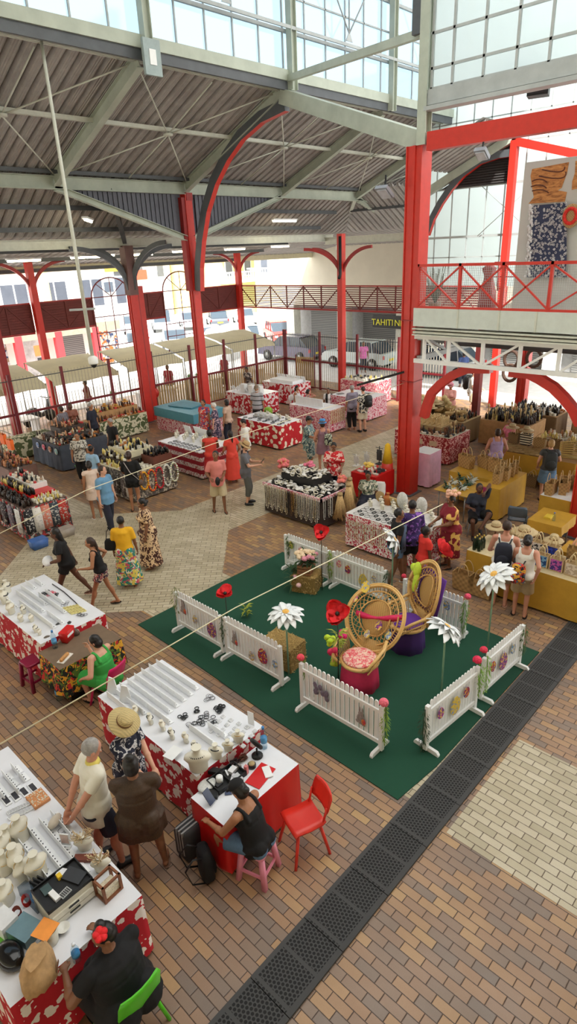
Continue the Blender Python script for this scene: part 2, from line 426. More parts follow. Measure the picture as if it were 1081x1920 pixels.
# ---- lantern: clerestory glazing along the ridge side
PANE=glass(.5,.6,.68,name='tinted_glass'); FROST=frost(.78,.84,.84); CLEAR=glass(.75,.8,.8,name='clear_glass')
def glazing(name,axis,c,a0,a1,z0,z1,da,zs,mt,fr,t=.035,main=()):
    mb=MB(); L=a0
    P_=lambda a,z:(a,c,z) if axis=='x' else (c,a,z)
    while L<=a1+.01:
        mb.beam(P_(L,z0),P_(L,z1),t,t); L+=da
    for z in zs: mb.beam(P_(a0,z),P_(a1,z),t*(2 if z in main else 1),t*(2 if z in main else 1))
    w=struct(name,mb,fr); p=MB(); q=.02
    if axis=='x': p.bb((a0,c+.03,z0),(a1,c+.045,z1))
    else: p.bb((c+.03,a0,z0),(c+.045,a1,z1))
    obj('pane',p,mt,w); return w
glazing('window_1','x',14.15,-1.6,30.5,10.95,15.2,.93,(11.9,12.7,13.5,14.3,15.1),PANE,GREY,.04,(11.9,13.5))
trim(MB().bb((-2,14.0,10.72),(31,14.3,10.98)),GRN); trim(MB().bb((-2,14.05,10.5),(31,14.12,10.75)),DKGREY)
for x in (5.5,10.4,15.3,20.2,25.1): trim(ibeam((x,13.95,10.5),(x,13.95,15.3),.2,.2),GRN)
mb=MB()
for x in (5.5,10.4,15.3,20.2):
    xm=x+2.45
    mb.tube([(x+.1,13.85,15.2),(xm,13.85,12.2)],.022,6); mb.tube([(x+4.8,13.85,15.2),(xm,13.85,12.2)],.022,6); mb.tube([(xm,13.85,12.2),(xm,13.85,15.2)],.025,6)
    mb.prism([(-.16,0),(.16,0),(0,.26)],-.01,.01,T=M.Translation((xm,13.85,12.0))@M.Rotation(PI/2,4,'X'))
    mb.beam((x,13.88,11.92),(x+4.9,13.88,11.92),.05,.08)
trim(mb,GREY)
jb=MB().bb((10.12,13.72,10.15),(10.58,13.8,10.85)); jo=obj('junction_box',jb,paint(150,165,165,.5),label='grey steel junction plate at the foot of the lantern post, upper left',cat='plate')
obj('plate',MB().bb((-.09,-.055,.2),(.09,-.042,.5)),WHITE,jo)
# gable-side frosted windows over the gallery (plane x = 13.6)
X=13.62
zb1=GX(807.8,129.5,X).z; zb2=GX(810.6,62.7,X).z; zs0=9.38
dz=zb2-zb1
ys=[GX(x,y,X).y for x,y in ((805,150),(850,100),(908,100),(969,100),(1030,100))]
mb=MB(); ycur=[8.4]+ys[1:]; st=ycur[-1]-ycur[-2]
while ycur[-1]>-1: ycur.append(ycur[-1]+st)
for yy in ycur: mb.beam((X,yy,zs0),(X,yy,13.4),.05,.05)
zl=[zb1+i*dz for i in range(6)]
for z in [zs0]+zl: mb.beam((X,8.45,z),(X,-1,z),.05,.05)
w=struct('window_2',mb,GREY); obj('pane',MB().bb((X+.03,-1,zs0),(X+.045,8.45,13.4)),FROST,w)
trim(MB().bb((X-.08,-1,9.08),(X+.1,8.5,9.36)),GREY); trim(MB().bb((X-.14,-1,8.98),(X+.16,8.5,9.06)),GREY)
# deep red gallery beam and the pale rafter falling to the big column
trim(MB().bb((X-.12,-1,8.22),(X+.12,8.4,8.58)),RED)
trim(MB().beam((15.3,14.35,10.42),(13.7,8.55,8.42),.26,.38),GRN)
trim(MB().beam((15.3,14.3,10.8),(13.62,8.6,10.42),.14,.16),GRN)
trim(ibeam((13.62,8.55,8.35),(13.62,8.55,13.4),.22,.24),GRN)
p_=GX(794,20,13.62); trim(MB().bb((13.5,p_.y-.12,p_.z-.4),(13.7,p_.y+.2,p_.z+1)),DKGREY)
# ---- columns
def arc_pts(p0,d,L,h,n=14,a0=0):
    """quarter ellipse leaving the column vertically and ending level"""
    p0=V(p0); d=V(d).normalized()
    return [p0+d*(L*(1-math.cos(t)))+V((0,0,h*math.sin(t))) for t in [PI/2*i/n for i in range(n+1)]]
def sweep_rect(mb,pts,w,h,mi=0,mi2=None):
    pts=[V(p) for p in pts]
    d0=(pts[-1]-pts[0]); side=V((d0.y,-d0.x,0)).normalized(); secs=[]
    for i,p in enumerate(pts):
        t=(pts[min(i+1,len(pts)-1)]-pts[max(i-1,0)]).normalized(); nn=t.cross(side)
        secs.append([p+side*(w/2)+nn*(h/2),p-side*(w/2)+nn*(h/2),p-side*(w/2)-nn*(h/2),p+side*(w/2)-nn*(h/2)])
    o=len(mb.v); mb.loft(secs,mi,False)
    if mi2 is not None:
        nf=(len(pts)-1)*4; base=len(mb.f)-nf-2
        for i in range(nf):
            if i%4 in (0,): mb.m[base+i]=mi2
            if i%4 in (2,): mb.m[base+i]=mi2
    return mb
def column(x,y,h,side,label,mt=RED,grooves=True):
    t=thing('steel_column',label,'column',(x,y,0))
    mb=MB(); s=side
    if grooves:
        mb.bb((-s/2,-s/2,0),(s/2,-s/2+.03,h)); mb.bb((-s/2,s/2-.03,0),(s/2,s/2,h)); mb.bb((-s*.43,-s/2+.03,0),(s*.43,s/2-.03,h))
        mb.bb((-s/2-.004,-.035,0),(-s*.43,.035,h))
    else: mb.bb((-s/2,-s/2,0),(s/2,s/2,h))
    obj('shaft',mb,mt,t); obj('base_plate',MB().bb((-s*.7,-s*.7,0),(s*.7,s*.7,.02)),DKGREY,t)
    return t
c1=column(13.72,8.72,8.36,.42,'massive bright red steel column in front of the gallery, tallest in the hall')
for z in (4.6,3.1): obj('collar',MB().bb((-.225,-.225,z),(.225,.225,z+.02)),RED2,c1)
obj('bracket_arm',MB().beam((-.25,.05,3.35),(-1.3,.75,3.12),.035,.05),BLACK,c1)
pc=[GX(x,y,13.5) for x,y in ((786,785),(792,762),(800,740),(818,722),(840,706),(870,694),(912,694))]
mb=MB(); sweep_rect(mb,[V((0,p.y-8.72,p.z)) for p in pc],.2,.2); obj('arch_brace',mb,RED,c1)
r1=column(13.72,4.12,3.6,.36,'bright red column at the right edge of the photo under the gallery')
pc=[GX(x,y,13.5) for x,y in ((1081,800),(1068,772),(1050,750),(1030,730),(1005,714),(985,704),(948,700))]
mb=MB(); sweep_rect(mb,[V((0,p.y-4.12,p.z)) for p in pc],.2,.2); obj('arch_brace',mb,RED,r1)
cA=column(15.35,19.3,8.3,.3,'red column left of centre whose great curved bracket reaches the lantern')
pa=[V((0,y-19.3,z)) for y,z in ((19.0,5.1),(18.9,5.9),(18.65,6.8),(18.25,7.75),(17.68,8.56),(17.0,9.2),(16.24,9.7),(15.3,10.05),(14.27,10.2))]
mb=MB(); sweep_rect(mb,pa,.2,.32,0,1); obj('arch_brace',mb,[DKGREY,RED],cA)
mb=MB(); mb.bb((-.3,-.12,5.1),(-.1,.12,8.2)); mb.bb((-.1,-.17,8.1),(.17,.17,8.35)); obj('capital',mb,RED2,cA)
cB=column(14.15,21.65,6.7,.3,'red twin column at left carrying a red hose reel')
obj('shaft',MB().bb((.3,.0,0),(.52,.22,5.3)),RED,cB); obj('capital',MB().bb((-.17,-.17,5.0),(.2,.2,6.75)),paint(110,80,76,.6),cB)
for d,L,h,z0 in (((-1,0,0),2.2,1.5,5.2),((1,0,0),2.0,1.5,5.2),((.6,-1,0),1.5,1.6,5.2),((-1,.5,0),2.,1.5,5.4)):
    mb=MB(); sweep_rect(mb,arc_pts((.1*d[0],.1*d[1],z0),d,L,h),.12,.16); obj('arch_brace',mb,DKGREY,cB)
def fac_col(x,y,label,h=6.5,dirs=((-1,0,0),(1,0,0)),mt=RED,L=1.6,z0=5.0,hh=1.35,s=.26):
    t=column(x,y,h,s,label,mt,False)
    for d in dirs:
        mb=MB(); sweep_rect(mb,arc_pts((0,0,z0),d,L,hh),.1,.12); obj('arch_brace',mb,RED2,t)
    return t
fac_col(12.35,26.1,'red column at far left before the shop shutters, arched brackets at its head')
fac_col(23.9,26.2,'red column at the far corner where the two louvred bands meet')
cD=fac_col(22.35,17.9,'slim red column standing behind the pink-clothed stalls, dark pipe down its head',6.9,((0,-1,0),(0,1,0),(-.7,.7,0)))
obj('downpipe',MB().tube([(-.2,-.1,6.8),(-.2,-.1,5.3),(-.35,-.15,5.15)],.06,8),BLACK,cD)
fac_col(9.2,22.9,'dark red column at the left edge of the photo behind the orange stall',4.2,(),RED2)
fac_col(5.2,17.2,'red column at far left beside the souvenir stall',8,(),RED)
cG=column(24.0,11.3,9.6,.24,'thin red column rising behind the gallery railing to the far roof',RED,False)
pc=[GX(x,y,24.) for x,y in ((800,440),(810,410),(826,380),(845,352),(868,326),(900,302),(935,290),(962,286))]
mb=MB(); sweep_rect(mb,[V((0,p.y-11.3,p.z)) for p in pc],.18,.24,0,1); obj('arch_brace',mb,[DKGREY,RED],cG)
column(22.6,9.5,4.4,.34,'red column hung with dark woven wreaths behind the bag stalls',RED)
column(21.2,10.6,4.4,.24,'dark maroon column beside the backpacker at the back of the right aisle',DKRED,False)
trim(MB().beam((24,11.4,9.6),(24,-1,5.9),.2,.26),RED)
trim(MB().beam((24,11.3,9.75),(24,15.6,7.9),.2,.3),GRN)
# ---- far glazed gable wall
glazing('window_3','y',24.3,-2,15.2,4.7,12.8,.72,(5.8,6.55,8.3,9.6,10.5,11.4,12.3),FROST,GREY,.04,(6.55,8.3))
mb=MB()
for y0_ in (12.6,9.9,7.2): 
    mb.tube([(24.2,y0_,6.55),(24.2,y0_-2.2,8.3)],.015,5); mb.tube([(24.2,y0_-2.2,6.55),(24.2,y0_,8.3)],.015,5)
trim(mb,GREY)
mb=MB()
for i in range(16):
    z=8.35+i*.085; ye=11.35+ (9.6-z)*2.2
    if z<9.6: mb.box((24.15,(11.4+ye)/2,z),(.03,max(.1,ye-11.4),.05),M.Rotation(.5,3,'Y'))
mb.add([(24.22,11.4,8.3),(24.22,14.3,8.3),(24.22,11.4,9.65)],[(0,1,2)])
struct('wall_louvre',mb,paint(52,48,48,.8))
struct('ceiling',corr_x(21.6,24.2,(11.35,9.92),(13.9,8.83),DECK),DECK)
# ---- gallery on the right
SL0=4.92
struct('floor',MB().bb((13.5,-2,4.5),(24.2,8.5,4.6)),paint(150,140,125,.7))
trim(MB().bb((13.38,-2,4.5),(13.5,8.5,SL0)),paint(204,212,206,.6,0,.06))
mb=MB()
for z,dx,t in ((4.44,.16,.03),(4.36,.12,.05),(4.30,.16,.03)): mb.bb((13.5-dx,-2,z-t/2),(13.62,8.5,z+t/2))
for x in (883,960,1030): 
    yy=GX(x-25,600,13.4).y; mb.bb((13.36,yy-.02,4.5),(13.39,yy+.02,SL0))
trim(mb,PALE)
mb=MB(); yv=[GX(x,650,13.5).y for x in (795,841,905,976,1050)]; 
while yv[-1]>-1: yv.append(yv[-1]-.72)
mb.beam((13.5,8.5,4.24),(13.5,-2,4.24),.08,.1); mb.beam((13.5,8.5,3.66),(13.5,-2,3.66),.08,.1)
for i,yy in enumerate(yv):
    mb.beam((13.5,yy,3.66),(13.5,yy,4.24),.07,.07)
    if i<len(yv)-1:
        a,b=(4.2,3.7) if i<2 else (3.7,4.2)
        mb.beam((13.5,yy-.05,a),(13.5,yv[i+1]+.05,b),.05,.05)
trim(mb,WHITE)
# second truss, ducts and pipes under the gallery
mb=MB()
mb.beam((13.6,8.45,4.2),(24,8.45,4.2),.1,.12); mb.beam((13.6,8.45,3.7),(24,8.45,3.7),.1,.12)
for i in range(9):
    x=13.8+i*1.2; mb.beam((x,8.45,3.7),(x,8.45,4.2),.08,.08); mb.beam((x,8.45,4.2),(x+1.2,8.45,3.7),.06,.06)
trim(mb,GREY)
for k,(xx,z,mt,rr) in enumerate(((15.2,3.9,DKGREY,.09),(16.8,4.1,BLACK,.12),(18.6,4.0,DKGREY,.1),(20.4,4.15,BLACK,.15),(22,3.9,DKGREY,.1))):
    trim(MB().tube([(xx,8.2,z),(xx,-2,z)],rr,8),mt)
for yy in (6.9,5.0,3.0): trim(ibeam((13.7,yy,4.3),(24,yy,4.3),.14,.24),DKGREY)
trim(MB().tube([(14.3,4.6,3.98),(14.3,2.9,3.98)],.13,12),GREY)
# gallery railing with crossed panels and mesh
rl=thing('gallery_railing','red steel railing with crossed braces and wire mesh along the gallery edge','railing',(13.42,8.4,SL0))
yr=[GX(x,540,13.42).y for x in (790,861,941,1031)]; yr[0]=8.42
while yr[-1]>-1: yr.append(yr[-1]-1.35)
zt=.98
mb=MB(); mb.bb((-.035,-10,zt-.06),(.035,.03,zt)); mb.bb((-.025,-10,.0),(.025,.03,.05)); obj('handrail',mb,RED,rl)
for i,yy in enumerate(yr):
    y_=yy-8.4; obj('post',MB().bb((-.035,y_-.03,0),(.035,y_+.03,zt)),RED,rl)
    if i<len(yr)-1:
        y2=yr[i+1]-8.4; mb=MB(); mb.beam((0,y_,.04),(0,y2,zt-.05),.03,.05,upv=(1,0,0)); mb.beam((0,y_,zt-.05),(0,y2,.04),.03,.05,upv=(1,0,0)); obj('cross_brace',mb,RED,rl)
mb=MB(); yy=0
k=0
while k<112:
    mb.beam((.03,-k*.045,.05),(.03,-k*.045,zt-.06),.006,.006); k+=1
for z in range(12,90,5): mb.beam((.03,0,z*.01),(.03,-5.1,z*.01),.006,.006)
o=obj('wire_mesh',mb,GREY,rl)
# back railing and objects on the gallery
rl2=thing('gallery_railing','thin red railing at the back of the gallery, before the glazed wall','railing',(23.4,8.4,4.6))
mb=MB(); mb.tube([(0,3,1.0),(0,-9,1.0)],.03,6); mb.tube([(0,3,.5),(0,-9,.5)],.02,6); obj('handrail',mb,RED2,rl2)
for i in range(8): obj('post',MB().tube([(0,2.8-i*1.5,0),(0,2.8-i*1.5,1)],.03,6),RED2,rl2)
# display board with printed carving and shell curtain
bd=thing('display_board','tall pale board on the gallery printed with carved wooden figures','board',(15.55,6.4,4.6))
zt=3.35
obj('panel',MB().bb((-.04,-1.6,0),(.04,.62,zt)),paint(196,200,198,.6,0,.02),bd)
def wood_mat():
    n=N('printed_wood',.6); p=n.co(); f=n.noise(n.mapv(p,scale=(1,1,4)),4,4,.6,1.5)[0]
    n.col(n.ramp(f,[(.3,srgb(120,72,38)),(.5,srgb(190,130,72)),(.7,srgb(214,160,98))])); return n.mt
WD=wood_mat()
def yz(poly,x0,x1,mt,nm,par,mi=0):
    mb=MB(); n=len(poly); vs=[(x0,y,z) for y,z in poly]+[(x1,y,z) for y,z in poly]
    mb.add(vs,[tuple(range(n)),tuple(range(2*n-1,n-1,-1))]+[(i,n+i,n+(i+1)%n,(i+1)%n) for i in range(n)]); return obj(nm,mb,mt,par)
# board picture coordinates taken on the plane of the board
def bp(x,y):
    p=GX(x,y,15.5); return (p.y-6.4,p.z-4.6)
yz([bp(*q) for q in ((997,317),(1066,304),(1062,325),(1052,352),(1045,357),(1062,360),(1058,378),(990,382),(1000,370),(996,345),(994,330))],-.052,-.042,WD,'carving_print',bd)
DKW=paint(96,52,36,.7)
yz([bp(*q) for q in ((999,370),(1030,364),(1026,375),(1002,377))],-.056,-.050,paint(70,52,66,.7),'carving_shadow_print',bd) if False else None
for pts in (((997,340),(1012,336),(1025,342)),((995,350),(1012,347),(1024,353)),((997,358),(1015,356),(1028,362)),((1016,318),(1030,326),(1048,322),(1058,313)),((1010,330),(1030,340),(1050,334),(1060,322))):
    P3=[V((-.055,)+bp(*q)) for q in pts]; P3=[(1-t)**2*P3[0]+2*t*(1-t)*(P3[len(P3)//2]*2-(P3[0]+P3[-1])*.5)+t*t*P3[-1] for t in [k/10 for k in range(11)]]; mb=MB(); mb.tube(P3,.014,5); obj('carved_groove_print',mb,DKW,bd)
yz([bp(*q) for q in ((1078,302),(1090,300),(1090,352),(1071,356),(1072,340),(1077,325))],-.052,-.042,WD,'carving_print',bd)
cur=thing('shell_curtain','dark blue curtain of white shell rings hanging on the pale board','curtain',(15.42,6.4,4.6))
q0,q1,q2,q3=[bp(*q) for q in ((998,386),(1064,380),(1064,520),(990,520))]
yz([q0,q1,q2,q3],-.01,.0,paint(52,62,92,.8),'backing_cloth',cur)
mb=MB(); rr=random.Random(4)
for i in range(420):
    u,v_=rr.random(),rr.random(); yy=(q0[0]*(1-u)+q1[0]*u)*(1-v_)+(q3[0]*(1-u)+q2[0]*u)*v_; zz=(q0[1]*(1-u)+q1[1]*u)*(1-v_)+(q3[1]*(1-u)+q2[1]*u)*v_
    s=rr.uniform(.012,.022); mb.tube([(-.02,yy+s*math.cos(a),zz+s*math.sin(a)) for a in [2*PI*k/6 for k in range(6)]],.006,4,closed=True)
for i in range(60):
    v_=i/60; u=rr.uniform(-.04,.08); yy=(q0[0]*(1-u)+q1[0]*u)*(1-v_)+(q3[0]*(1-u)+q2[0]*u)*v_; zz=q0[1]*(1-v_)+q3[1]*v_
    mb.ell((-.03,yy,zz),.03,.03,.04,seg=6,rings=4)
obj('shell',mb,paint(214,216,220,.5),cur,kind='stuff')
wr=thing('flower_wreath','red flower wreath on a round woven mat hung at the right edge above the gallery','wreath',tuple(GX(1070,405,15.35)))
mb=MB(); mb.ell((0,0,0),.03,.2,.25,seg=12,rings=8); obj('woven_mat',mb,woven(196,160,110),wr)
mb=MB()
for k in range(22):
    a=2*PI*k/22; mb.ell((-.04,.13*math.cos(a),.15*math.sin(a)),.03,.045,.04,seg=6,rings=4)
obj('petal_ring',mb,paint(206,40,30,.7,0,.3,20),wr)
# grey/red silhouettes of shrubs seen through the mesh on the gallery
for i,(px,py,c,l) in enumerate(((815,520,(90,95,80),'bare grey shrub in a pot behind the gallery mesh'),(912,520,(150,60,60),'red cloth figure stand behind the gallery mesh'))):
    p=GX(px,560,15.6); t=thing('potted_shrub' if i==0 else 'dress_stand',l,'plant' if i==0 else 'stand',(15.6,p.y,4.6))
    mb=MB(); 
    if i==0:
        mb.lathe([(.14,0),(.18,.25),(.16,.25),(.0,.22)],seg=12); obj('pot',mb,paint(120,90,70),t); mb=MB(); rr=random.Random(3)
        for k in range(26):
            a=rr.uniform(0,6.28); b=rr.uniform(.2,1.1); mb.tube([(0,0,.22),(b*.15*math.cos(a),b*.15*math.sin(a),.5),(b*.3*math.cos(a),b*.3*math.sin(a),.6+.6*rr.random())],.01,4)
        obj('branches',mb,paint(*c),t)
    else:
        mb.tube([(0,0,0),(0,0,1.1)],.02,6); obj('pole',mb,STEEL,t); obj('draped_cloth',MB().lathe([(.22,.1),(.2,.5),(.1,.9),(.17,1.1),(.03,1.2)],seg=14,fn=lambda a,z:1+.15*math.sin(5*a)),paint(*c),t)
# ---- fittings hung from the beams
def flood(loc,label,s=.28):
    t=thing('floodlight',label,'light',tuple(loc)); 
    obj('housing',MB().box((0,0,0),(s,s*.9,.08),M.Rotation(.6,3,'Y')),paint(150,155,165,.4),t); obj('lens',MB().box((-.02,0,-.05),(s*.8,s*.7,.02),M.Rotation(.6,3,'Y')),paint(190,195,205,.2),t)
    obj('bracket',MB().beam((0,0,0),(0.05,0,.35),.03,.03),BLACK,t)
flood(GX(903,288,13.5),'grey floodlight hanging below the red gallery beam')
flood(GX(750,358,13.45)+V((-.2,.3,0)),'grey floodlight fixed to the left of the massive red column',.36)
sp=thing('loudspeaker','black loudspeaker hanging under the frosted windows','speaker',tuple(GX(1010,160,14.2)))
obj('cabinet',MB().box((0,0,.02),(.34,.4,.42),.3),BLACK,sp); obj('grille',MB().box((-.18,-.05,.02),(.02,.34,.36),.3),paint(40,40,42,.8),sp); obj('bracket',MB().beam((0,0,.1),(0,0,.5),.03,.03),BLACK,sp)
def tubelight(c,L,ang,label,tilt=0):
    t=thing('fluorescent_light',label,'light',tuple(c),ang)
    obj('housing',MB().bb((-L/2,-.09,0),(L/2,.09,.06)),WHITE,t); obj('lamp_tube',MB().tube([(-L/2+.03,0,-.03),(L/2-.03,0,-.03)],.04,8),glow(255,240,200,9),t); return t
tubelight(GY(165,412,20.1),1.5,.9,'lit fluorescent batten slanting under the roof at left')
tubelight(GY(533,413,20.4),1.5,0,'lit fluorescent batten on the roof right of the curved bracket')
for i,(x,y,l) in enumerate(((160,481,'second from the left under the eaves'),(188,478,'nearest the twin column'),(262,476,'right of the twin column'),(345,470,'left of the curved bracket'),(440,466,'large and bright above the far corner column'),(525,461,'right of the far corner column'),(45,487,'at the far left under the eaves'))):
    tubelight(GY(x,y,23.5),1.3,0,'lit fluorescent batten '+l)
pr=thing('security_camera','white dome security camera on a long pole dropping from the roof at left','camera',(8.05,14.45,0))
zb=hgt(V((8.05,14.45,0)),190,672)
obj('pole',MB().tube([(0,0,10.6),(0,0,zb)],[.035,.05],10),PALE,pr); obj('housing',MB().lathe([(.03,.2),(.12,.14),(.12,0),(.11,-.02)],(0,0,zb-.1),14),WHITE,pr)
obj('dome',MB().ell((0,0,zb-.12),.08,.08,.1,seg=12,rings=8),BLACK,pr); obj('crossbar',MB().beam((-.3,.2,zb+1.2),(.2,-.15,zb+1.2),.05,.05),GREY,pr)
# cords strung across the hall
tag(obj('cord',MB().tube([G(0,1395,2.2),G(440,1140,2.4),G(830,945,2.6)],.007,5),CREAM),'long white cord strung low across the hall over the green carpet','cord')
tag(obj('cord',MB().tube([G(0,1000,2.4),G(160,920,2.6),G(400,832,2.8),(13.5,8.8,3.05)],.007,5),CREAM),'white cord strung from the left stalls to the massive red column','cord')
# ---- drain mats
def mat_mat():
    n=N('perforated_rubber',.75); p=n.pos(); s=.042
    x=n.xyz(p); a=n.comb(n.m('DIVIDE',x[0],s),n.m('DIVIDE',x[1],s*1.732)); 
    def cell(off):
        v=n.n('ShaderNodeVectorMath',operation='ADD'); n.put(v.inputs[0],a); v.inputs[1].default_value=(off,off,0)
        f=n.n('ShaderNodeVectorMath',operation='FRACTION'); n.put(f.inputs[0],v.outputs[0]); q=n.xyz(f.outputs[0])
        dx=n.m('MULTIPLY',n.m('SUBTRACT',q[0],.5),s); dy=n.m('MULTIPLY',n.m('SUBTRACT',q[1],.5),s*1.732)
        return n.m('SQRT',n.m('ADD',n.m('MULTIPLY',dx,dx),n.m('MULTIPLY',dy,dy)))
    d=n.m('MINIMUM',cell(0.),cell(.5)); lo=n.m('SUBTRACT',x[1],2.45); inside=n.m('MULTIPLY',n.m('GREATER_THAN',x[1],2.475),n.m('LESS_THAN',x[1],2.885))
    gap=n.m('GREATER_THAN',n.m('FRACT',n.m('DIVIDE',n.m('SUBTRACT',x[0],.35),.378)),.1)
    hole=n.m('MULTIPLY',n.m('MULTIPLY',n.m('LESS_THAN',d,.0155),inside),gap)
    n.col(n.mix(hole,srgb(66,66,66),srgb(8,8,8))); n.bump(n.m('SUBTRACT',1.,hole),.8,.01); return n.mt
MM=mat_mat()
nx=.7+.755*0
xs=[.7+.756*i for i in range(-1,14)]
for i in range(len(xs)-1):
    mb=MB(); mb.bb((xs[i]+.004,2.42,.004),(xs[i+1]-.004,2.93,.03))
    tag(obj('drain_mat',mb,MM,group='perforated mats over the floor drain'),'black perforated rubber mat, one of the row over the floor drain','mat')
# ================= green carpet enclosure with picket fences, giant flowers and wicker thrones
def carpet_mat():
    n=N('green_carpet',.95); f=n.noise(n.pos(),260,2)[0]; g=n.noise(n.pos(),1.1,3)[0]
    c=n.mix(f,srgb(14,56,42),srgb(30,90,64)); n.col(n.mix(n.m('MULTIPLY_ADD',g,.6,-.1),c,srgb(14,52,40))); n.bump(f,.4,.004); return n.mt
mb=MB(); pts=[(4.83,3.04),(5.6,2.96),(6.7,2.955),(8.85,2.96),(8.9,6),(8.86,8.86),(7,8.9),(5.0,8.9),(4.97,7.8),(4.85,5.2)]
mb.prism(pts,.004,.016); tag(obj('carpet',mb,carpet_mat()),'dark green carpet laid under the white picket fences','carpet')
PW=paint(238,240,240,.5,0,.04,3)
EGG={'red':((178,40,60),(60,60,150)),'purple':((110,60,140),(196,80,150)),'yellow':((222,190,70),(120,150,200)),'green':((120,150,60),(80,60,60)),'pink':((214,110,150),(240,220,210)),'blue':((120,150,190),(210,220,235)),'grey':((160,150,160),(220,220,220))}
def egg_mesh(w,h,c,t=.012):
    a,b=EGG[c]; mt=printed(a,(b,(230,200,90)),28,.56,.5,.5,name='painted_egg')
    mb=MB(); pts=[]
    for k in range(20):
        an=2*PI*k/20; s=math.sin(an); pts.append((w/2*math.cos(an)*(1-.18*s),h/2*s))
    n=len(pts); mb.add([(x,0,z) for x,z in pts]+[(x,-t,z) for x,z in pts],[tuple(range(n)),tuple(range(2*n-1,n-1,-1))]+[(i,(i+1)%n,n+(i+1)%n,n+i) for i in range(n)])
    return mb,mt
def fence(p0,p1,label,stick=(),h=.76,n=15,side=1):
    """picket panel from p0 to p1; stickers are (kind,u,z,size) on the face side"""
    p0=V(p0);p1=V(p1); d=p1-p0; L=d.length; a=math.atan2(d.y,d.x)
    t=thing('picket_fence',label,'fence',((p0.x+p1.x)/2,(p0.y+p1.y)/2,.016),a,'white picket fence panels on the carpet')
    mb=MB(); s=(L-.1)/n
    for i in range(n):
        x=-L/2+.05+s*(i+.5); w=s*.74; z1=h+.05
        pr=[(-w/2,.1),(w/2,.1),(w/2,z1-.03),(w/2*.7,z1-.008),(0,z1),(-w/2*.7,z1-.008),(-w/2,z1-.03)]
        T=M.Translation((x,0,0))@M.Rotation(PI/2,4,'X'); mb.prism(pr,-.008,.008,T=T)
    obj('picket_panel',mb,PW,t)
    obj('top_rail',MB().bb((-L/2,-.03,h-.12),(L/2,-.008,h-.07)),PW,t); obj('bottom_rail',MB().bb((-L/2,-.03,.12),(L/2,-.008,.18)),PW,t)
    for e in(-1,1):
        obj('end_post',MB().bb((e*L/2-.03,-.035,0.03),(e*L/2+.03,.02,h)),PW,t)
        mb=MB(); pr=[(-.2,0),(.2,0),(.2,.03),(.17,.065),(-.17,.065),(-.2,.03)]; mb.prism(pr,-.022,.022,T=M.Translation((e*(L/2-.03),0,0))@M.Rotation(PI/2,4,'Z')@M.Rotation(PI/2,4,'X')); obj('foot',mb,PW,t)
    for kd,u,z,sz in stick:
        x=u*L/2; sz*=1.7 if kd in EGG else 1.9
        if kd=='rabbit':
            mb=MB(); sg=-.04*side
            for (ex,ez,rx,rz) in ((0,0,.5,.62),(.02,.62,.34,.34),(-.14,1.12,.1,.36),(.2,1.1,.1,.36),(-.35,-.35,.28,.2),(.3,-.5,.25,.16)):
                mb.ell((x+ex*sz,sg,z+ez*sz),rx*sz,.006,rz*sz,seg=12,rings=8)
            mb.ell((x+.35*sz,sg-.006*side,z-.15*sz),.26*sz,.006,.34*sz,seg=12,rings=8,mi=1)
            obj('rabbit_cutout',mb,[paint(150,140,138,.7,0,.3,30),printed((214,130,60),((200,60,80),),30,.5,.5)],t)
        elif kd=='eggs':
            mb=MB(); rr=random.Random(int(u*100)+5)
            for k in range(9): mb.ell((x+rr.uniform(-1,1)*sz,-.04*side,z+rr.uniform(-.9,.9)*sz),.36*sz,.01,.44*sz,seg=10,rings=6)
            obj('egg_cluster_cutout',mb,paint(120,112,130,.6,0,.35,30),t)
        else:
            mb,mt=egg_mesh(sz*1.5,sz*2.1,kd); mb.xf(M.Translation((x,-.034*side,z))); obj('egg_cutout',mb,mt,t)
    return t
FZ={}
q=lambda x,y:(x,y,0)
fence((5.44,8.2),(5.44,6.98),'white picket fence with a rabbit cutout at its left, far end of the front-left row',(('rabbit',-.62,.5,.075),('grey',-.1,.42,.05),('purple',.62,.4,.085)),side=1)
fence((5.46,6.88),(5.46,5.62),'white picket fence with a big red egg, its foot nearest the middle gap',(('rabbit',-.62,.42,.07),('grey',.0,.3,.05),('red',.42,.42,.08),('blue',.85,.4,.045)))
fence((5.36,5.08),(5.36,3.66),'longest white picket fence, nearest the camera, with egg cluster and rabbit cutouts',(('eggs',-.45,.46,.06),('rabbit',.55,.38,.075)),n=16)
fence((8.42,8.3),(8.42,7.1),'white picket fence at the far left corner behind the flower basket',(('green',-.7,.58,.05),('pink',-.25,.52,.05)))
fence((8.44,7.0),(8.44,5.75),'white picket fence behind the carpet with a large yellow egg cutout',(('pink',-.75,.55,.045),('red',-.4,.5,.05),('yellow',.2,.38,.08),('grey',.6,.5,.045)))
fence((8.4,5.3),(8.4,4.1),'white picket fence behind the purple throne with a grey rabbit cutout',(('red',-.75,.5,.06),('rabbit',.0,.42,.08),('blue',.45,.55,.05)))
fence((5.75,3.22),(6.9,3.12),'white picket fence at the right front with a yellow egg cutout and dark garland',(('purple',-.55,.5,.05),('yellow',.05,.42,.085),('red',.5,.5,.05)))
fence((7.15,3.14),(8.3,3.08),'white picket fence beside the drain mats with a purple egg cutout, farthest right',(('red',-.6,.5,.05),('purple',-.05,.42,.085),('blue',.45,.5,.05)))
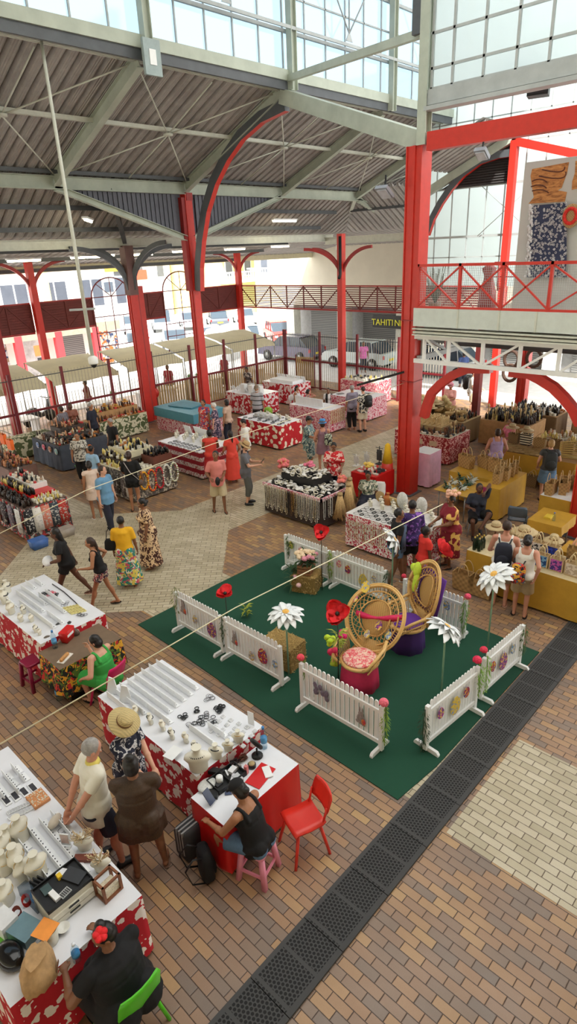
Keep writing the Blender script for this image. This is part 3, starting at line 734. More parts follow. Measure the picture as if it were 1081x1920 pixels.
# giant flowers
DW=paint(240,244,246,.6,0,.04,12); STEM=paint(124,160,132,.5); POPPY=paint(228,30,38,.7,0,.18,14); PSTEM=paint(34,40,30,.5)
def petal_mesh(L,w,droop=.25,cup=.0):
    mb=MB(); n=7; secs=[]
    for i in range(n+1):
        t=i/n; ww=w*math.sin(PI*min(1,.12+t*.86))**.6; z=droop*L*(.5*t-t*t)+.0
        secs.append([V((t*L,-ww/2,z+cup*ww)),V((t*L,-ww/4,z-.004)),V((t*L,ww/4,z-.004)),V((t*L,ww/2,z+cup*ww)),V((t*L,ww/4,z-.012)),V((t*L,-ww/4,z-.012))])
    mb.loft(secs,0,True); return mb
_pd=petal_mesh(.3,.135,.5,.1).mesh('petal',DW); _pp=petal_mesh(.17,.19,-.35,.3).mesh('petal',POPPY)
def placed(name,me,par,mat):
    o=bpy.data.objects.new(name,me); reg(o); o.parent=par; o.matrix_local=mat; return o
def daisy(g,px,label,tilt=(0,0,0),L=1.,npt=13):
    g=V(g); z=hgt(g,*px); t=thing('giant_daisy',label,'flower',(g.x,g.y,.016),0,'giant white daisies')
    obj('stem',MB().tube([(0,0,0),(0,0,z*.5),(0,0,z-.02)],.014,8),STEM,t)
    Rm=M.Rotation(tilt[1],4,'Z')@M.Rotation(tilt[0],4,'Y')
    hd=M.Translation((0,0,z-.016))@Rm
    for r_,(n_,sc_,dz,dr) in enumerate(((npt,1.,0,.0),(npt-3,.78,.02,-.22))):
        for k in range(n_):
            a=2*PI*(k+.5*r_)/n_+rnd.uniform(-.08,.08); s=sc_*L*rnd.uniform(.92,1.05)
            placed('petal',_pd,t,hd@M.Translation((0,0,dz))@M.Rotation(a,4,'Z')@M.Rotation(dr+rnd.uniform(-.12,.1),4,'Y')@M.Scale(s,4))
    c=obj('flower_centre',MB().ell((0,0,.03),.06*L,.06*L,.03*L,seg=12,rings=6),paint(240,180,90,.8,0,.3,60),t); c.matrix_local=hd
def poppy(g,px,label,tilt=(0,0),L=1.,z0=.016):
    g=V(g); z=hgt(g,*px); t=thing('giant_poppy',label,'flower',(g.x,g.y,z0),0,'giant red poppies')
    z-=z0
    obj('stem',MB().tube([(0,0,0),(0,0,z-.02)],.008,6),PSTEM,t)
    hd=M.Translation((0,0,z))@M.Rotation(tilt[1],4,'Z')@M.Rotation(tilt[0],4,'Y')
    for k in range(7):
        placed('petal',_pp,t,hd@M.Translation((0,0,.006*k))@M.Rotation(2*PI*k/7*2+.2*k,4,'Z')@M.Rotation(-.35+.1*(k%2),4,'Y')@M.Scale(L*rnd.uniform(.9,1.1),4))
    c=obj('flower_centre',MB().ell((0,0,.05),.035,.035,.025,seg=10,rings=6),PSTEM,t); c.matrix_local=hd
def leaf_tuft(name,c,label,n=26,r=.18,col_=(86,130,50),up=.3,cat='leaves',hang=0):
    mb=MB(); rr=random.Random(n)
    for k in range(n):
        a=rr.uniform(0,6.28); L=r*rr.uniform(.6,1.1); z=rr.uniform(0,up)
        p=V((0,0,z)); e=V((L*math.cos(a),L*math.sin(a),z+rr.uniform(-.1,.12)-hang)); w=V((-math.sin(a),math.cos(a),.3))*.022
        mm=(p+e)/2+V((0,0,.03)); mb.add([p,mm-w,e,mm+w],[(0,1,2,3)],0,True)
    return tag(obj(name,mb,paint(*col_,.7,0,.3,20),loc=V(c)),label,cat)
daisy((5.72,5.72,0),(532,1150),'giant white daisy over the hay bale, left of the picket enclosure',(.15,-2.3))
daisy((6.62,3.5,0),(840,1178),'giant white daisy in front of the purple throne on a pale green stem',(.62,-.6))
daisy((8.05,3.5,0),(953,1082),'giant white daisy at the far right before the yellow bag stall',(.6,2.6),1.05)
daisy((8.72,5.8,0),(722,1012),'giant white daisy seen edge-on behind the far fence by the sunglasses shopper',(1.05,-.9),.95,11)
poppy((5.72,7.15,0),(466,1112),'red poppy over the joint of the two front-left fences',(-.2,1.))
poppy((8.12,7.05,0),(599,999),'red poppy standing over the flower basket',(.9,3.9),1.05)
poppy((5.95,4.88,0),(646,1152),'large red poppy in front of the wicker throne',(.75,-2.6),1.2)
poppy((8.62,4.75,0),(818,1032),'red poppy beside the child in the red tee shirt',(1.1,-.6),1.25)
leaf_tuft('poppy_leaves',G(462,1158,.03),'yellow green leaves under the front-left poppy',22,.16,(150,160,50),.25)
leaf_tuft('poppy_leaves',(5.98,4.9,.75),'yellow green leaves on the stem of the poppy by the wicker throne',22,.2,(160,170,60),.3)
leaf_tuft('poppy_leaves',(8.66,4.75,.55),'green leaves under the poppy beside the child in red',18,.2,(110,150,60),.2)
# roses on the posts and hanging fern garlands
def rose_mesh(r,c):
    mb=MB(); rr=random.Random(int(c[0]+r*1000))
    mb.ell((0,0,0),r*.6,r*.6,r*.6,seg=10,rings=6)
    for k in range(16):
        ph=k*2.4; th=.3+k*.085; d=V((math.sin(th)*math.cos(ph),math.sin(th)*math.sin(ph),math.cos(th)))
        x,y=basis(d); c0=d*r*.62
        Rm=M((x,y,d)).transposed(); mb.ell(c0,r*.42,r*.42,r*.12,Rm,seg=8,rings=5)
    return mb
def rose(p,c,label,r=.075,grp=None):
    mb=rose_mesh(r,c); o=obj('artificial_rose',mb,paint(*c,.6,0,.22,30),loc=V(p)); tag(o,label,'rose',grp); return o
def garland(p,L,label,c=(96,140,60),w=.09,n=110):
    mb=MB(); rr=random.Random(int(p[0]*100)+n)
    for s in range(5):
        ox,oy=rr.uniform(-w,w)*.5,rr.uniform(-w,w)*.5; mb.tube([(ox*.3,oy*.3,0),(ox,oy,-L*.5),(ox*1.2,oy*1.2,-L*rr.uniform(.75,1))],.004,4)
    for k in range(n):
        z=-L*rr.random(); q=w*(.5+.5*math.sin(PI*min(1,-z/L+.1))); a=rr.uniform(0,6.28); p0=V((q*.4*math.cos(a),q*.4*math.sin(a),z)); e=p0+V((q*.7*math.cos(a),q*.7*math.sin(a),-rr.uniform(.03,.08))); s=V((-math.sin(a),math.cos(a),0))*.008
        mb.add([p0,(p0+e)/2+s,e,(p0+e)/2-s],[(0,1,2,3)],0,True)
    return tag(obj('fern_garland',mb,paint(*c,.7,0,.3,25),loc=V(p)),label,'garland')
rose((5.36,5.1,.86),(232,70,90),'pink rose on the left post of the nearest picket fence')
rose((5.36,3.64,.84),(236,110,130),'salmon pink rose on the right post of the nearest picket fence',.085)
rose((6.9,3.13,.88),(226,40,84),'crimson rose on the post between the two right-hand fences',.085)
rose((7.15,3.16,.9),(224,50,80),'crimson rose atop the near post of the farthest right fence',.075)
rose((8.4,4.08,.86),(232,80,110),'pink rose at the right end of the fence behind the purple throne')
rose((8.42,5.35,.8),(214,50,80),'small crimson rose behind the purple throne by the far gap',.06)
garland((5.4,5.06,.8),.35,'short fern garland under the pink rose, left post of the nearest fence',(120,150,70),.07,60)
garland((5.38,3.63,.78),.62,'bright green fern garland on the right post of the nearest fence',(130,160,60),.08)
garland((5.72,3.24,.72),.7,'dark green garland hanging on the post nearest the drain mats',(50,70,48),.09)
garland((6.95,3.1,.8),.5,'fern garland hung below the crimson rose between the right-hand fences',(120,160,60))
garland((7.18,3.1,.8),.62,'green fern garland on the near post of the farthest right fence',(126,170,66),.08)
garland((8.32,3.05,.78),.55,'dark green garland at the far right end of the fences',(70,100,50),.09)
garland((8.38,4.1,.8),.6,'fern garland under the pink rose behind the purple throne',(100,140,60))
garland((8.44,8.25,.78),.5,'dark fern garland on the far left corner post',(70,100,50))
garland((8.4,7.06,.8),.62,'bright fern garland where the two far fences meet',(130,160,60))
garland((8.42,5.72,.8),.65,'dark fern garland on the right end of the far fence',(50,70,44))
garland((5.44,8.2,.86),.5,'olive garland on the far left post of the front-left fences',(110,120,60),.12)
garland((5.45,6.93,.82),.62,'dark green garland between the two front-left fences',(60,80,46),.09)
# hay bales
HAY=paint(150,122,70,.95,0,.3,40)
def hay(c,sx,sy,sz,label,rz=0):
    rr=random.Random(int(sx*99)); t=thing('hay_bale',label,'hay',c,rz)
    mb=MB(); mb.box((0,0,sz/2),(sx,sy,sz)); obj('bale',mb,HAY,t); mb=MB()
    for k in range(420):
        f=rr.random(); a=rr.uniform(0,6.28); 
        if f<.4: p=V((rr.uniform(-.5,.5)*sx,rr.uniform(-.5,.5)*sy,sz))
        elif f<.7: p=V((rr.choice((-.5,.5))*sx,rr.uniform(-.5,.5)*sy,rr.random()*sz))
        else: p=V((rr.uniform(-.5,.5)*sx,rr.choice((-.5,.5))*sy,rr.random()*sz))
        d=V((rr.uniform(-1,1),rr.uniform(-1,1),rr.uniform(-.5,.6))).normalized()*rr.uniform(.05,.11); mb.beam(p-d*.5,p+d*.5,.006,.004)
    tag(obj('straw',mb,paint(196,168,108,.9,0,.2,30),t),None,None,None,'stuff'); return t
hay((5.95,6.05,.016),.42,.62,.42,'small hay bale behind the fence with the big red egg',.1)
hay((8.0,7.35,.016),.45,.5,.36,'round-edged hay bale carrying the flower basket at the far left',.4)
t=thing('flower_crate','small wooden crate on the hay bale filled with cream and pink roses','crate',(8.0,7.35,.39),.4)
mb=MB()
for z in (.03,.1,.17): 
    for s in(-1,1): mb.bb((-.17,s*.13-.006,z-.025),(.17,s*.13+.006,z+.025)); mb.bb((s*.17-.006,-.13,z-.025),(s*.17+.006,.13,z+.025))
mb.bb((-.17,-.13,0),(.17,.13,.01)); obj('slat_box',mb,paint(150,104,70,.7,0,.2,15),t)
fl=Proto(tag(obj('rose_bloom',rose_mesh(.07,(240,220,190)),paint(238,214,180,.6,0,.1,30),loc=(0,0,0)),None,'rose'))
rp=Proto(tag(obj('rose_bloom',rose_mesh(.07,(230,150,170)),paint(226,150,170,.6,0,.1,30),loc=(0,0,0)),None,'rose'))
rr=random.Random(12)
for k in range(20):
    a=k*2.4; q=.04+.17*math.sqrt(k/20); z=.78-.9*q*q+rr.uniform(-.02,.02)
    pk=k in (7,12,15,18); (rp if pk else fl).put((8.0+q*math.cos(a),7.35+q*math.sin(a),z+.02),0,'pink rose in the crate on the far hay bale' if pk else 'cream rose in the crate on the far hay bale','roses in the wooden crate','rose',rr.uniform(.8,1.1))
leaf_tuft('bouquet_leaves',(8.0,7.35,.56),'dark leaves filling the rose crate on the far hay bale',60,.3,(50,80,44),.18)
leaf_tuft('bouquet_leaves',(7.75,7.5,.15),'dark trailing leaves at the left of the far hay bale',40,.25,(56,84,44),.4)
rose((7.7,7.3,.22),(236,190,190),'pale rose low on the left side of the far hay bale',.07); rose((7.72,7.42,.36),(230,170,180),'pale pink rose above another, left of the far hay bale',.06)
# white gauze oval leaning on the hay
tag(obj('oval_ornament',MB().ell((0,0,.16),.14,.03,.17,rotz(.9),seg=16,rings=10),paint(196,200,205,.4,0,.2,20),loc=(5.75,6.45,.016)),'grey oval ornament leaning behind the red-egg fence','ornament')
# wicker peacock thrones
WK=woven(214,168,96,90,.6,name='wicker'); WKD=paint(206,160,92,.5,0,.15,30); WKR=paint(222,180,112,.45,0,.1,20)
def throne(loc,rz,label,skirt,cushion,scarf,rx=.42,rzz=.5,tilt=.3,zc=.98):
    t=thing('peacock_chair',label,'chair',loc,rz)   # faces local -X
    obj('skirt',MB().lathe([(.3,0),(.29,.2),(.27,.4),(.26,.44)],seg=32,fn=lambda a,z:1+.05*math.sin(9*a)*(1-z)),skirt,t)
    obj('seat',MB().lathe([(.29,.42),(.31,.44),(.31,.47),(.28,.48)],seg=24),WKR,t)
    obj('cushion',MB().ell((0,0,.49),.27,.27,.05,seg=20,rings=8),cushion,t)
    B=M.Translation((.24,0,.46))@M.Rotation(tilt,4,'Y'); C=B@M.Translation((0,0,zc-.46))
    def ring(rx_,rz_,r,n=40,a0=0,a1=2*PI,dx=0): return [C@V((dx-.1*(abs(math.cos(a))**2),rx_*math.cos(a),rz_*math.sin(a))) for a in [a0+(a1-a0)*k/n for k in range(n+1)]]
    mb=MB(); mb.tube(ring(rx,rzz,.02),.022,8,closed=False); mb.tube(ring(rx*.97,rzz*.97,.02,dx=.02),.015,6); mb.tube(ring(rx*1.06,rzz*1.06,.01),.014,6); obj('rim',mb,WKR,t)
    mb=MB()
    for k in range(72):
        a=2*PI*k/72; mb.tube([C@V((-.1*math.cos(a)**2,rx*1.06*math.cos(a),rzz*1.06*math.sin(a))),C@V((-.08*math.cos(a)**2,rx*.82*math.cos(a),rzz*.82*math.sin(a)))],.006,4)
    mb.tube(ring(rx*.82,rzz*.82,.012),.012,6); mb.tube(ring(rx*.55,rzz*.55,.012),.012,6); obj('spoke_border',mb,WKD,t)
    mb=MB()
    for k in range(26):
        a=2*PI*k/26; pts=[C@V((-.05*math.cos(a+s*.5)**2+.01*math.sin(s*9),rx*(.82-.27*s)*math.cos(a+.35*s),rzz*(.82-.27*s)*math.sin(a+.35*s))) for s in (0,.25,.5,.75,1)]; mb.tube(pts,.007,4)
        pts=[C@V((-.05*math.cos(a-s*.5)**2,rx*(.82-.27*s)*math.cos(a-.35*s),rzz*(.82-.27*s)*math.sin(a-.35*s))) for s in (0,.25,.5,.75,1)]; mb.tube(pts,.007,4)
    obj('lattice',mb,WKD,t)
    obj('woven_centre',MB().ell((0,0,0),.02,rx*.54,rzz*.54,seg=20,rings=12).xf(C),WK,t)
    mb=MB(); mb.loft([[B@V((x,y*w_,z_)) for x,y in ((-.02,-1),(-.02,1),(.02,1),(.02,-1))] for w_,z_ in ((.26,-.02),(.2,.08),(.24,.2))]); obj('waist_panel',mb,WK,t)
    for s in(-1,1):
        pts=[V((-.26,s*.2,.47)),V((-.3,s*.3,.58)),V((-.14,s*.36,.68)),V((.08,s*.37,.72)),V((.22,s*.34,.78))]
        mb=MB(); mb.tube(pts,.026,8); mb.tube([p+V((0,0,-.1)) for p in pts[1:]],.012,6)
        for k in range(14):
            u=k/13; a_=pts[1].lerp(pts[4],u); mb.tube([V((a_.x,a_.y*(1-.0),a_.z-.0)),V((a_.x*.8,s*.27,.47))],.007,4)
        obj('armrest',mb,WKR,t)
    if scarf:
        mb=MB(); secs=[]
        for k in range(9):
            u=k/8; p=C@V((-.06-.06*math.sin(PI*u),-rx*.95+1.75*rx*u*.95,rzz*(.25-.3*u)-.05*math.sin(PI*u))); w_=.045+.02*math.sin(u*9)
            secs.append([p+V((0,0,w_)),p+V((-.02,0,0)),p+V((0,0,-w_)),p+V((.01,0,0))])
        mb.loft(secs,0,True); obj('scarf',mb,scarf,t)
    return t,C
gA=G(668,1285); PNK=paint(214,48,92,.6,0,.1); PUR=paint(64,32,104,.8,0,.1); PUR2=paint(96,44,150,.7,0,.08)
tA,CA=throne((gA.x+.05,gA.y-.02,.016),-2.25+PI-.75,'wicker peacock throne with a pink cushion and pink scarf, its back toward the drain',PNK,printed((240,150,150),((236,92,100),(250,210,190)),16,.52,1.5),paint(222,40,96,.5,0,.15,10),.47,.52,.62,1.0)
for k,(dy,dz,c,s) in enumerate(((.3,.42,'yellow',.09),(.42,.2,'pink',.06),(-.1,-.1,'purple',.07),(.05,-.28,'grey',.06),(-.3,-.2,'blue',.06))):
    mb,mt=egg_mesh(s*1.6,s*2.2,c); o=obj('egg_cutout',mb,mt,tA); o.matrix_local=CA@M.Translation((-.09,dy,dz))@M.Rotation(PI/2,4,'Z')
gB=G(762,1212)
tB,CB_=throne((gB.x,gB.y,.016),-.45,'wicker peacock throne draped in purple with a lime green bow on its back',PUR,PUR2,None,.4,.5,.22,1.0)
mb=MB(); mb.ell((0,0,0),.05,.1,.14,seg=12,rings=8); mb.ell((.02,.1,-.02),.05,.12,.08,seg=12,rings=8); mb.ell((0,-.04,-.2),.04,.07,.2,seg=10,rings=8); o=obj('bow',mb,paint(196,220,60,.6,0,.15,12),tB); o.matrix_local=CB_@M.Translation((-.08,.3,.25))
mb=MB(); mb.loft([[CB_@V((x,y,z)) for x,y in ((.03,-.34),(.03,.3),(.05,.3),(.05,-.34))] for z in (-.35,.35)]); obj('back_cloth',mb,PUR2,tB)
mb=MB()
for (ex,ez,rx,rz) in ((0,0,.5,.62),(.02,.62,.34,.34),(-.14,1.12,.1,.36),(.2,1.1,.1,.36)): mb.ell((ex*.09,0,ez*.09),rx*.09,.006,rz*.09,seg=12,rings=8)
o=obj('rabbit_cutout',mb,paint(210,206,210,.7),tB); o.location=(-.27,.17,.24); o.rotation_euler=(0,0,-.95)
# bright tulle bows on the left arm of the pink throne
for p,c,l,s in ((G(617,1200,.75),(190,220,50),'lime green tulle pompom at the left of the pink throne',.09),(G(640,1193,.75),(214,30,110),'magenta tulle bow beside the lime pompom',.08),(G(622,1222,.6),(220,40,90),'crimson tulle bow hanging below the lime pompom',.1),(G(625,1245,.35),(190,210,60),'lime green tulle tail near the fence below the pink throne',.08)):
    mb=MB(); rr=random.Random(int(s*1000)); 
    for k in range(7): mb.ell((rr.uniform(-s,s)*.6,rr.uniform(-s,s)*.6,rr.uniform(-s,s)*.6),s*.6,s*.5,s*.5,seg=10,rings=6)
    tag(obj('tulle_bow',mb,paint(*c,.7,0,.2,14),loc=p),l,'bow')
# ================= market tables and wares
def hib(bg,fg,scale=6,thr=.36,dist=.6): return printed(bg,(fg,),scale,thr,dist,.75,kind='vor')
HIB1=printed((186,20,38),((236,226,218),),6.5,.43,.9,.75,kind='vor'); HIB2=hib((190,22,34),(238,228,206),5.2,.40,.5); HIB3=printed((190,26,44),((240,222,222),),4.2,.5,1.6,.75)
PINKC=printed((236,206,210),((196,60,90),),17,.52,1.2,.8); PINKR=printed((196,70,92),((240,210,206),),14,.53,1.4,.8); REDPAT=printed((150,26,36),((226,170,164),),11,.53,1.5,.8)
YEL=paint(196,152,52,.5,0,.12,3); WSHEET=paint(232,234,240,.25,0,.03,4); FLORAL=printed((30,34,30),((210,50,50),(230,170,50),(90,120,50)),11,.56,.8,.8); LEAFC=printed((86,96,60),((214,208,180),),6,.5,1.,.8)
REDPL=paint(206,28,28,.35,0,.05); DENIM=paint(74,84,100,.8,0,.15,4)
def band_cloth():
    n=N('pareo_cloth',.75); z=n.xyz(n.co())[2]; f=n.m('FRACT',n.m('DIVIDE',z,.26)); b=n.m('LESS_THAN',f,.5)
    k=n.noise(n.co(),22,1.5,.5,1.4)[0]; m_=n.m('MULTIPLY',b,n.m('GREATER_THAN',k,.47)); n.col(n.mix(m_,srgb(150,22,40),srgb(224,214,210))); return n.mt
def table(x0,x1,y0,y1,h,label,skirt,top,drop=None,clabel=None,fold=.012,amp=9,legs=True,cat='table'):
    t=thing('market_table',label,'table',((x0+x1)/2,(y0+y1)/2,0)); lx=(x1-x0)/2-.04; ly=(y1-y0)/2-.04
    obj('tabletop',MB().bb((-lx,-ly,h-.035),(lx,ly,h-.006)),paint(190,180,160),t)
    for sx in(-1,1):
        for sy in(-1,1): obj('leg',MB().tube([(sx*(lx-.06),sy*(ly-.06),0),(sx*(lx-.06),sy*(ly-.06),h-.035)],.016,6),STEEL,t)
    if skirt is None: return h
    drop=drop or h-.05
    X0,X1,Y0_,Y1_=x0-.01,x1+.01,y0-.01,y1+.01
    per=[]
    def seg(a,b):
        a=V(a);b=V(b); n=max(4,int((b-a).length/.05)); d=(b-a).normalized(); o=V((d.y,-d.x,0))
        for i in range(n): per.append((a+(b-a)*(i/n),o))
    seg((X0,Y0_,0),(X1,Y0_,0)); seg((X1,Y0_,0),(X1,Y1_,0)); seg((X1,Y1_,0),(X0,Y1_,0)); seg((X0,Y1_,0),(X0,Y0_,0))
    mb=MB(); rows=[]
    ph=rnd.uniform(0,6)
    for j in range(5):
        u=j/4; z=h-drop*u
        rows.append([V((p.x,p.y,z))+o*(fold*u*(1+.8*math.sin(i*.05*amp*2.1+ph)+.5*math.sin(i*.05*amp*5.3+ph))+.012*u) for i,(p,o) in enumerate(per)])
    mb.loft(rows,0,True,caps=False)
    mb.add([(X0,Y0_,h),(X1,Y0_,h),(X1,Y1_,h),(X0,Y1_,h)],[(0,1,2,3)],1)
    tag(obj('tablecloth',mb,[skirt,top]),clabel or label.replace('table','cloth'),'tablecloth'); return h
IV=paint(226,222,206,.5,0,.04,8); CARD=paint(238,240,242,.5,0,.03,6); PEARL=paint(52,54,58,.15,.3,.2,40); GOLD=paint(200,160,70,.3,.8,.1)
WOODM=paint(130,78,48,.6,0,.2,8); KRAFT=paint(182,142,96,.75,0,.15,8)
# --- prototypes
def ridge_mb(L=.15,h=.085):
    mb=MB(); pr=[(-.03,0),(.045,0),(.045,.006),(-.012,.012),(-.024,h),(-.032,h)]; n=len(pr)
    vs=[V((x,-L/2,z)) for x,z in pr]+[V((x,L/2,z)) for x,z in pr]
    return mb.add(vs,[tuple(range(n)),tuple(range(2*n-1,n-1,-1))]+[(i,n+i,n+(i+1)%n,(i+1)%n) for i in range(n)])
def mk_ridge():
    o=obj('earring_stand',ridge_mb(.15,.1),CARD,loc=(0,0,0),cat='stand')
    for s in (-.045,.0,.045): obj('pearl_earring',MB().ell((.002,s,.02),.008,.006,.008,seg=6,rings=4),paint(60,62,70,.3),o)
    return Proto(o)
def bust_mb(h=.24,w=.17):
    mb=MB(); secs=[]
    for z,rx,ry,dx in ((0,.32,.22,-.05),(.04,.34,.22,-.05),(.35,.36,.2,.0),(.55,.5,.26,.02),(.66,.46,.25,.03),(.73,.22,.18,.04),(.8,.135,.135,.05),(.95,.13,.13,.05),(.965,.185,.185,.05),(1.0,.185,.185,.05)):
        secs.append([V((dx*w+ry*w*math.cos(a),rx*w*math.sin(a),z*h)) for a in [2*PI*k/14 for k in range(14)]])
    return mb.loft(secs,0,True)
def mk_bust(h=.24,w=.17,dark=True,name='necklace_bust'):
    o=obj(name,bust_mb(h,w),IV,loc=(0,0,0),cat='display bust')
    mb=MB(); pts=[]
    for k in range(26):
        a=2*PI*k/26; r=.27*w+.05*w*math.cos(a); pts.append(V((.05*w-(.3*w)*math.cos(a)-.06*w,(.3*w)*math.sin(a),h*(.72-.16*(.5+.5*math.cos(a))))))
    if dark:
        for p in pts: mb.ell(p,.0075,seg=6,rings=4)
    else: mb.tube(pts,.003,4,closed=True)
    obj('necklace',mb,PEARL if dark else GOLD,o)
    return Proto(o)
def mk_ring(r=.03,t=.004,mt=PEARL,name='bracelet',cat='bracelet',ry=None):
    mb=MB(); mb.tube([(r*math.cos(a),(ry or r)*math.sin(a),t) for a in [2*PI*k/16 for k in range(16)]],t,5,closed=True); return Proto(obj(name,mb,mt,loc=(0,0,0),cat=cat))
def mk_box(sx,sy,sz,mt,name,cat,lid=None):
    o=obj(name,MB().bb((-sx/2,-sy/2,0),(sx/2,sy/2,sz)),mt,loc=(0,0,0),cat=cat)
    if lid: obj(lid[0],MB().bb((-sx*.36,-sy*.36,sz),(sx*.36,sy*.36,sz+.004)),lid[1],o)
    return Proto(o)
def mk_bottle(r,h,mt,capm,labm=None,name='bottle',cat='bottle'):
    o=obj(name,MB().lathe([(r*.9,0),(r,.01),(r,h*.62),(r*.75,h*.72),(r*.36,h*.8),(r*.34,h*.92)],seg=10),mt,loc=(0,0,0),cat=cat)
    obj('cap',MB().lathe([(r*.4,h*.9),(r*.42,h*.92),(r*.42,h),(0,h)],seg=8),capm,o)
    if labm: obj('label',MB().lathe([(r*1.02,h*.15),(r*1.02,h*.5)],seg=10),labm,o)
    return Proto(o)
def mk_jar(r,h,mt,capm,name='jar',cat='jar'):
    o=obj(name,MB().lathe([(r*.9,0),(r,.01),(r,h*.75),(r*.8,h*.8)],seg=10),mt,loc=(0,0,0),cat=cat)
    obj('lid',MB().lathe([(r*.92,h*.78),(r*.92,h),(0,h)],seg=10),capm,o); return Proto(o)
def mk_fig(mt,mt2,h=.14):
    o=obj('figurine',MB().lathe([(.0,0),(.03,.0),(.032,.02),(.02,.07*h/.14),(.03,.09*h/.14),(.022,.105*h/.14),(.012,.11*h/.14),(.02,.125*h/.14),(.016,.14*h/.14),(0,.145*h/.14)],seg=9),mt,loc=(0,0,0),cat='figurine')
    obj('skirt',MB().lathe([(.036,.02),(.024,.06*h/.14)],seg=9),mt2,o); return Proto(o)
def straw_hat(r=.2,h=.11,mt=None,band=None,name='straw_hat',frill=0):
    mt=mt or woven(222,198,150,120,.7)
    o=obj(name,MB().lathe([(r,.0),(r*1.0,.008),(r*.62,.02),(r*.46,.03),(r*.45,h*.8),(r*.36,h),(0,h*1.03)],seg=28,fn=(lambda a,z:1+(frill*math.sin(9*a) if z<.015 else 0))),mt,loc=(0,0,0),cat='hat')
    obj('hat_band',MB().lathe([(r*.47,.03),(r*.465,.055)],seg=24),band or paint(150,110,70,.6),o); return Proto(o)
def mk_bag(w=.36,d=.16,h=.26,mt=None,panel=None,hh=.14,name='woven_bag',hmt=None,label=None,taper=.9,hr=.008):
    mt=mt or woven(204,168,112,40,.8)
    mb=MB(); a,b=w/2,d/2; k=taper
    secs=[[V((x*s,y*s2,z)) for x,y in ((-a,-b),(a,-b),(a,b),(-a,b))] for z,s,s2 in ((0,k,k),(h*.5,(1+k)/2+.02,(1+k)/2+.05),(h,1,1),(h*.97,.94,.86),(h*.4,.9,.8))]
    mb.loft(secs,0,False); o=obj(name,mb,mt,loc=(0,0,0),cat='bag')
    for s in(-1,1):
        pts=[V((w*.24*math.cos(t),s*b*.9,h*.9+(hh+.1*h)*math.sin(t))) for t in [PI*i/12 for i in range(13)]]; obj('handle',MB().tube(pts,hr,6),hmt or paint(206,176,128,.7),o)
    if panel: 
        obj('printed_panel',MB().bb((-w*.42,-b-.004,h*.08),(w*.42,-b+.001*0-.0,h*.9)),panel,o)
    return Proto(o)
RID=mk_ridge(); BUST=mk_bust(.2,.17,True); BUSTG=mk_bust(.19,.17,False); BR=mk_ring(); BRB=mk_ring(.026,.0055,paint(30,32,36,.25)); BRS=mk_ring(.034,.0025,paint(120,120,125,.25,.7))
BOX=mk_box(.05,.05,.02,CARD,'ring_box','jewellery box',('ring_pad',paint(200,202,206,.6)))
TRAY=mk_box(.07,.17,.012,CARD,'pearl_tray','tray',('pearl_row',paint(60,60,66,.4,0,.4,90)))
YBOX=mk_box(.045,.1,.015,paint(226,216,150,.6),'charm_box','jewellery box',('charm_row',paint(190,176,110,.5)))
def along(p0,p1,n): p0=V(p0);p1=V(p1); return [p0.lerp(p1,(i+.5)/n) for i in range(n)]
ORD=['first','second','third','fourth','fifth','sixth','seventh','eighth','ninth','tenth','eleventh','twelfth']
def ridge_row(P0,P1,rowname,tbl,rz=0):
    P0=V(P0);P1=V(P1); n=max(1,round((P1-P0).length/.158))
    for p in along(P0,P1,n): RID.put(p,rz,'white earring stand, %s, %s'%(rowname,tbl),'earring stands, %s, %s'%(rowname,tbl))
# ===== T2: the jewellery table in the middle foreground
h2=.83; table(2.98,4.03,4.55,6.66,h2,'long jewellery table in the middle foreground, red cloth with white flowers',HIB1,WSHEET,None,'red cloth with white hibiscus on the middle foreground jewellery table')
z=h2+.004
rows=[(3.94,6.62,5.72),(3.81,6.62,5.68),(3.68,6.62,5.66),(3.55,6.6,5.64),(3.42,6.58,5.62)]
for i,(x,a,b) in enumerate(rows): ridge_row((x,a,z),(x,b,z),'%s long row from the carpet side'%ORD[i],'middle foreground table')
for i,(x,a,b) in enumerate(((3.3,6.58,5.45),(3.19,6.5,5.85),(3.08,6.55,6.1))): ridge_row((x,a,z),(x,b,z),'%s short row beside the busts'%ORD[i],'middle foreground table')
ridge_row((3.42,5.2,z),(3.42,4.75,z),'row among the bracelets','middle foreground table'); ridge_row((3.6,5.05,z),(3.6,4.75,z),'short row behind the small bust','middle foreground table')
mb=MB()
for i,(px,py,nm) in enumerate(((212,1302,'leftmost'),(236,1318,'second from the left'))):
    g=G(px,py,h2); o=obj('earring_board',MB().prism([(-.09,0),(.09,0),(.05,.26),(-.02,.29)],-.008,.008,T=M.Rotation(PI/2,4,'X')),CARD,loc=(g.x,g.y,z),rz=-.9+.2*i)
    tag(o,'tall white pointed display board, %s on the middle foreground table'%nm,'display board'); obj('easel_foot',MB().bb((-.06,-.004,0),(.06,.07,.008)),CARD,o)
bp_=[(255,1325),(282,1340),(305,1352),(322,1368),(348,1375),(366,1392)]
for i,(px,py) in enumerate(bp_):
    g=G(px,py+14,h2+.02); (BUST if i%2 else BUSTG).put((g.x,g.y,z),PI*.75+.15*i,'small ivory bust, %s in the row along the shoppers\' side of the middle foreground table'%ORD[i],None,'display bust',.78)
BIG=mk_bust(.36,.32,True); g=G(378,1452,h2); BIG.put((g.x+.02,g.y+.07,z),-2.3,'largest ivory bust with a dark pearl collar, near corner of the middle foreground table',None,'display bust')
g=G(410,1425,h2); BUST.put((g.x,g.y+.04,z),-2.6,'ivory bust wearing a wide black collar, right of the largest bust',None,'display bust',1.1)
g=G(428,1408,h2); BUSTG.put((g.x,g.y,z),-2.5,'slim ivory bust right of the black collar bust',None,'display bust',.9)
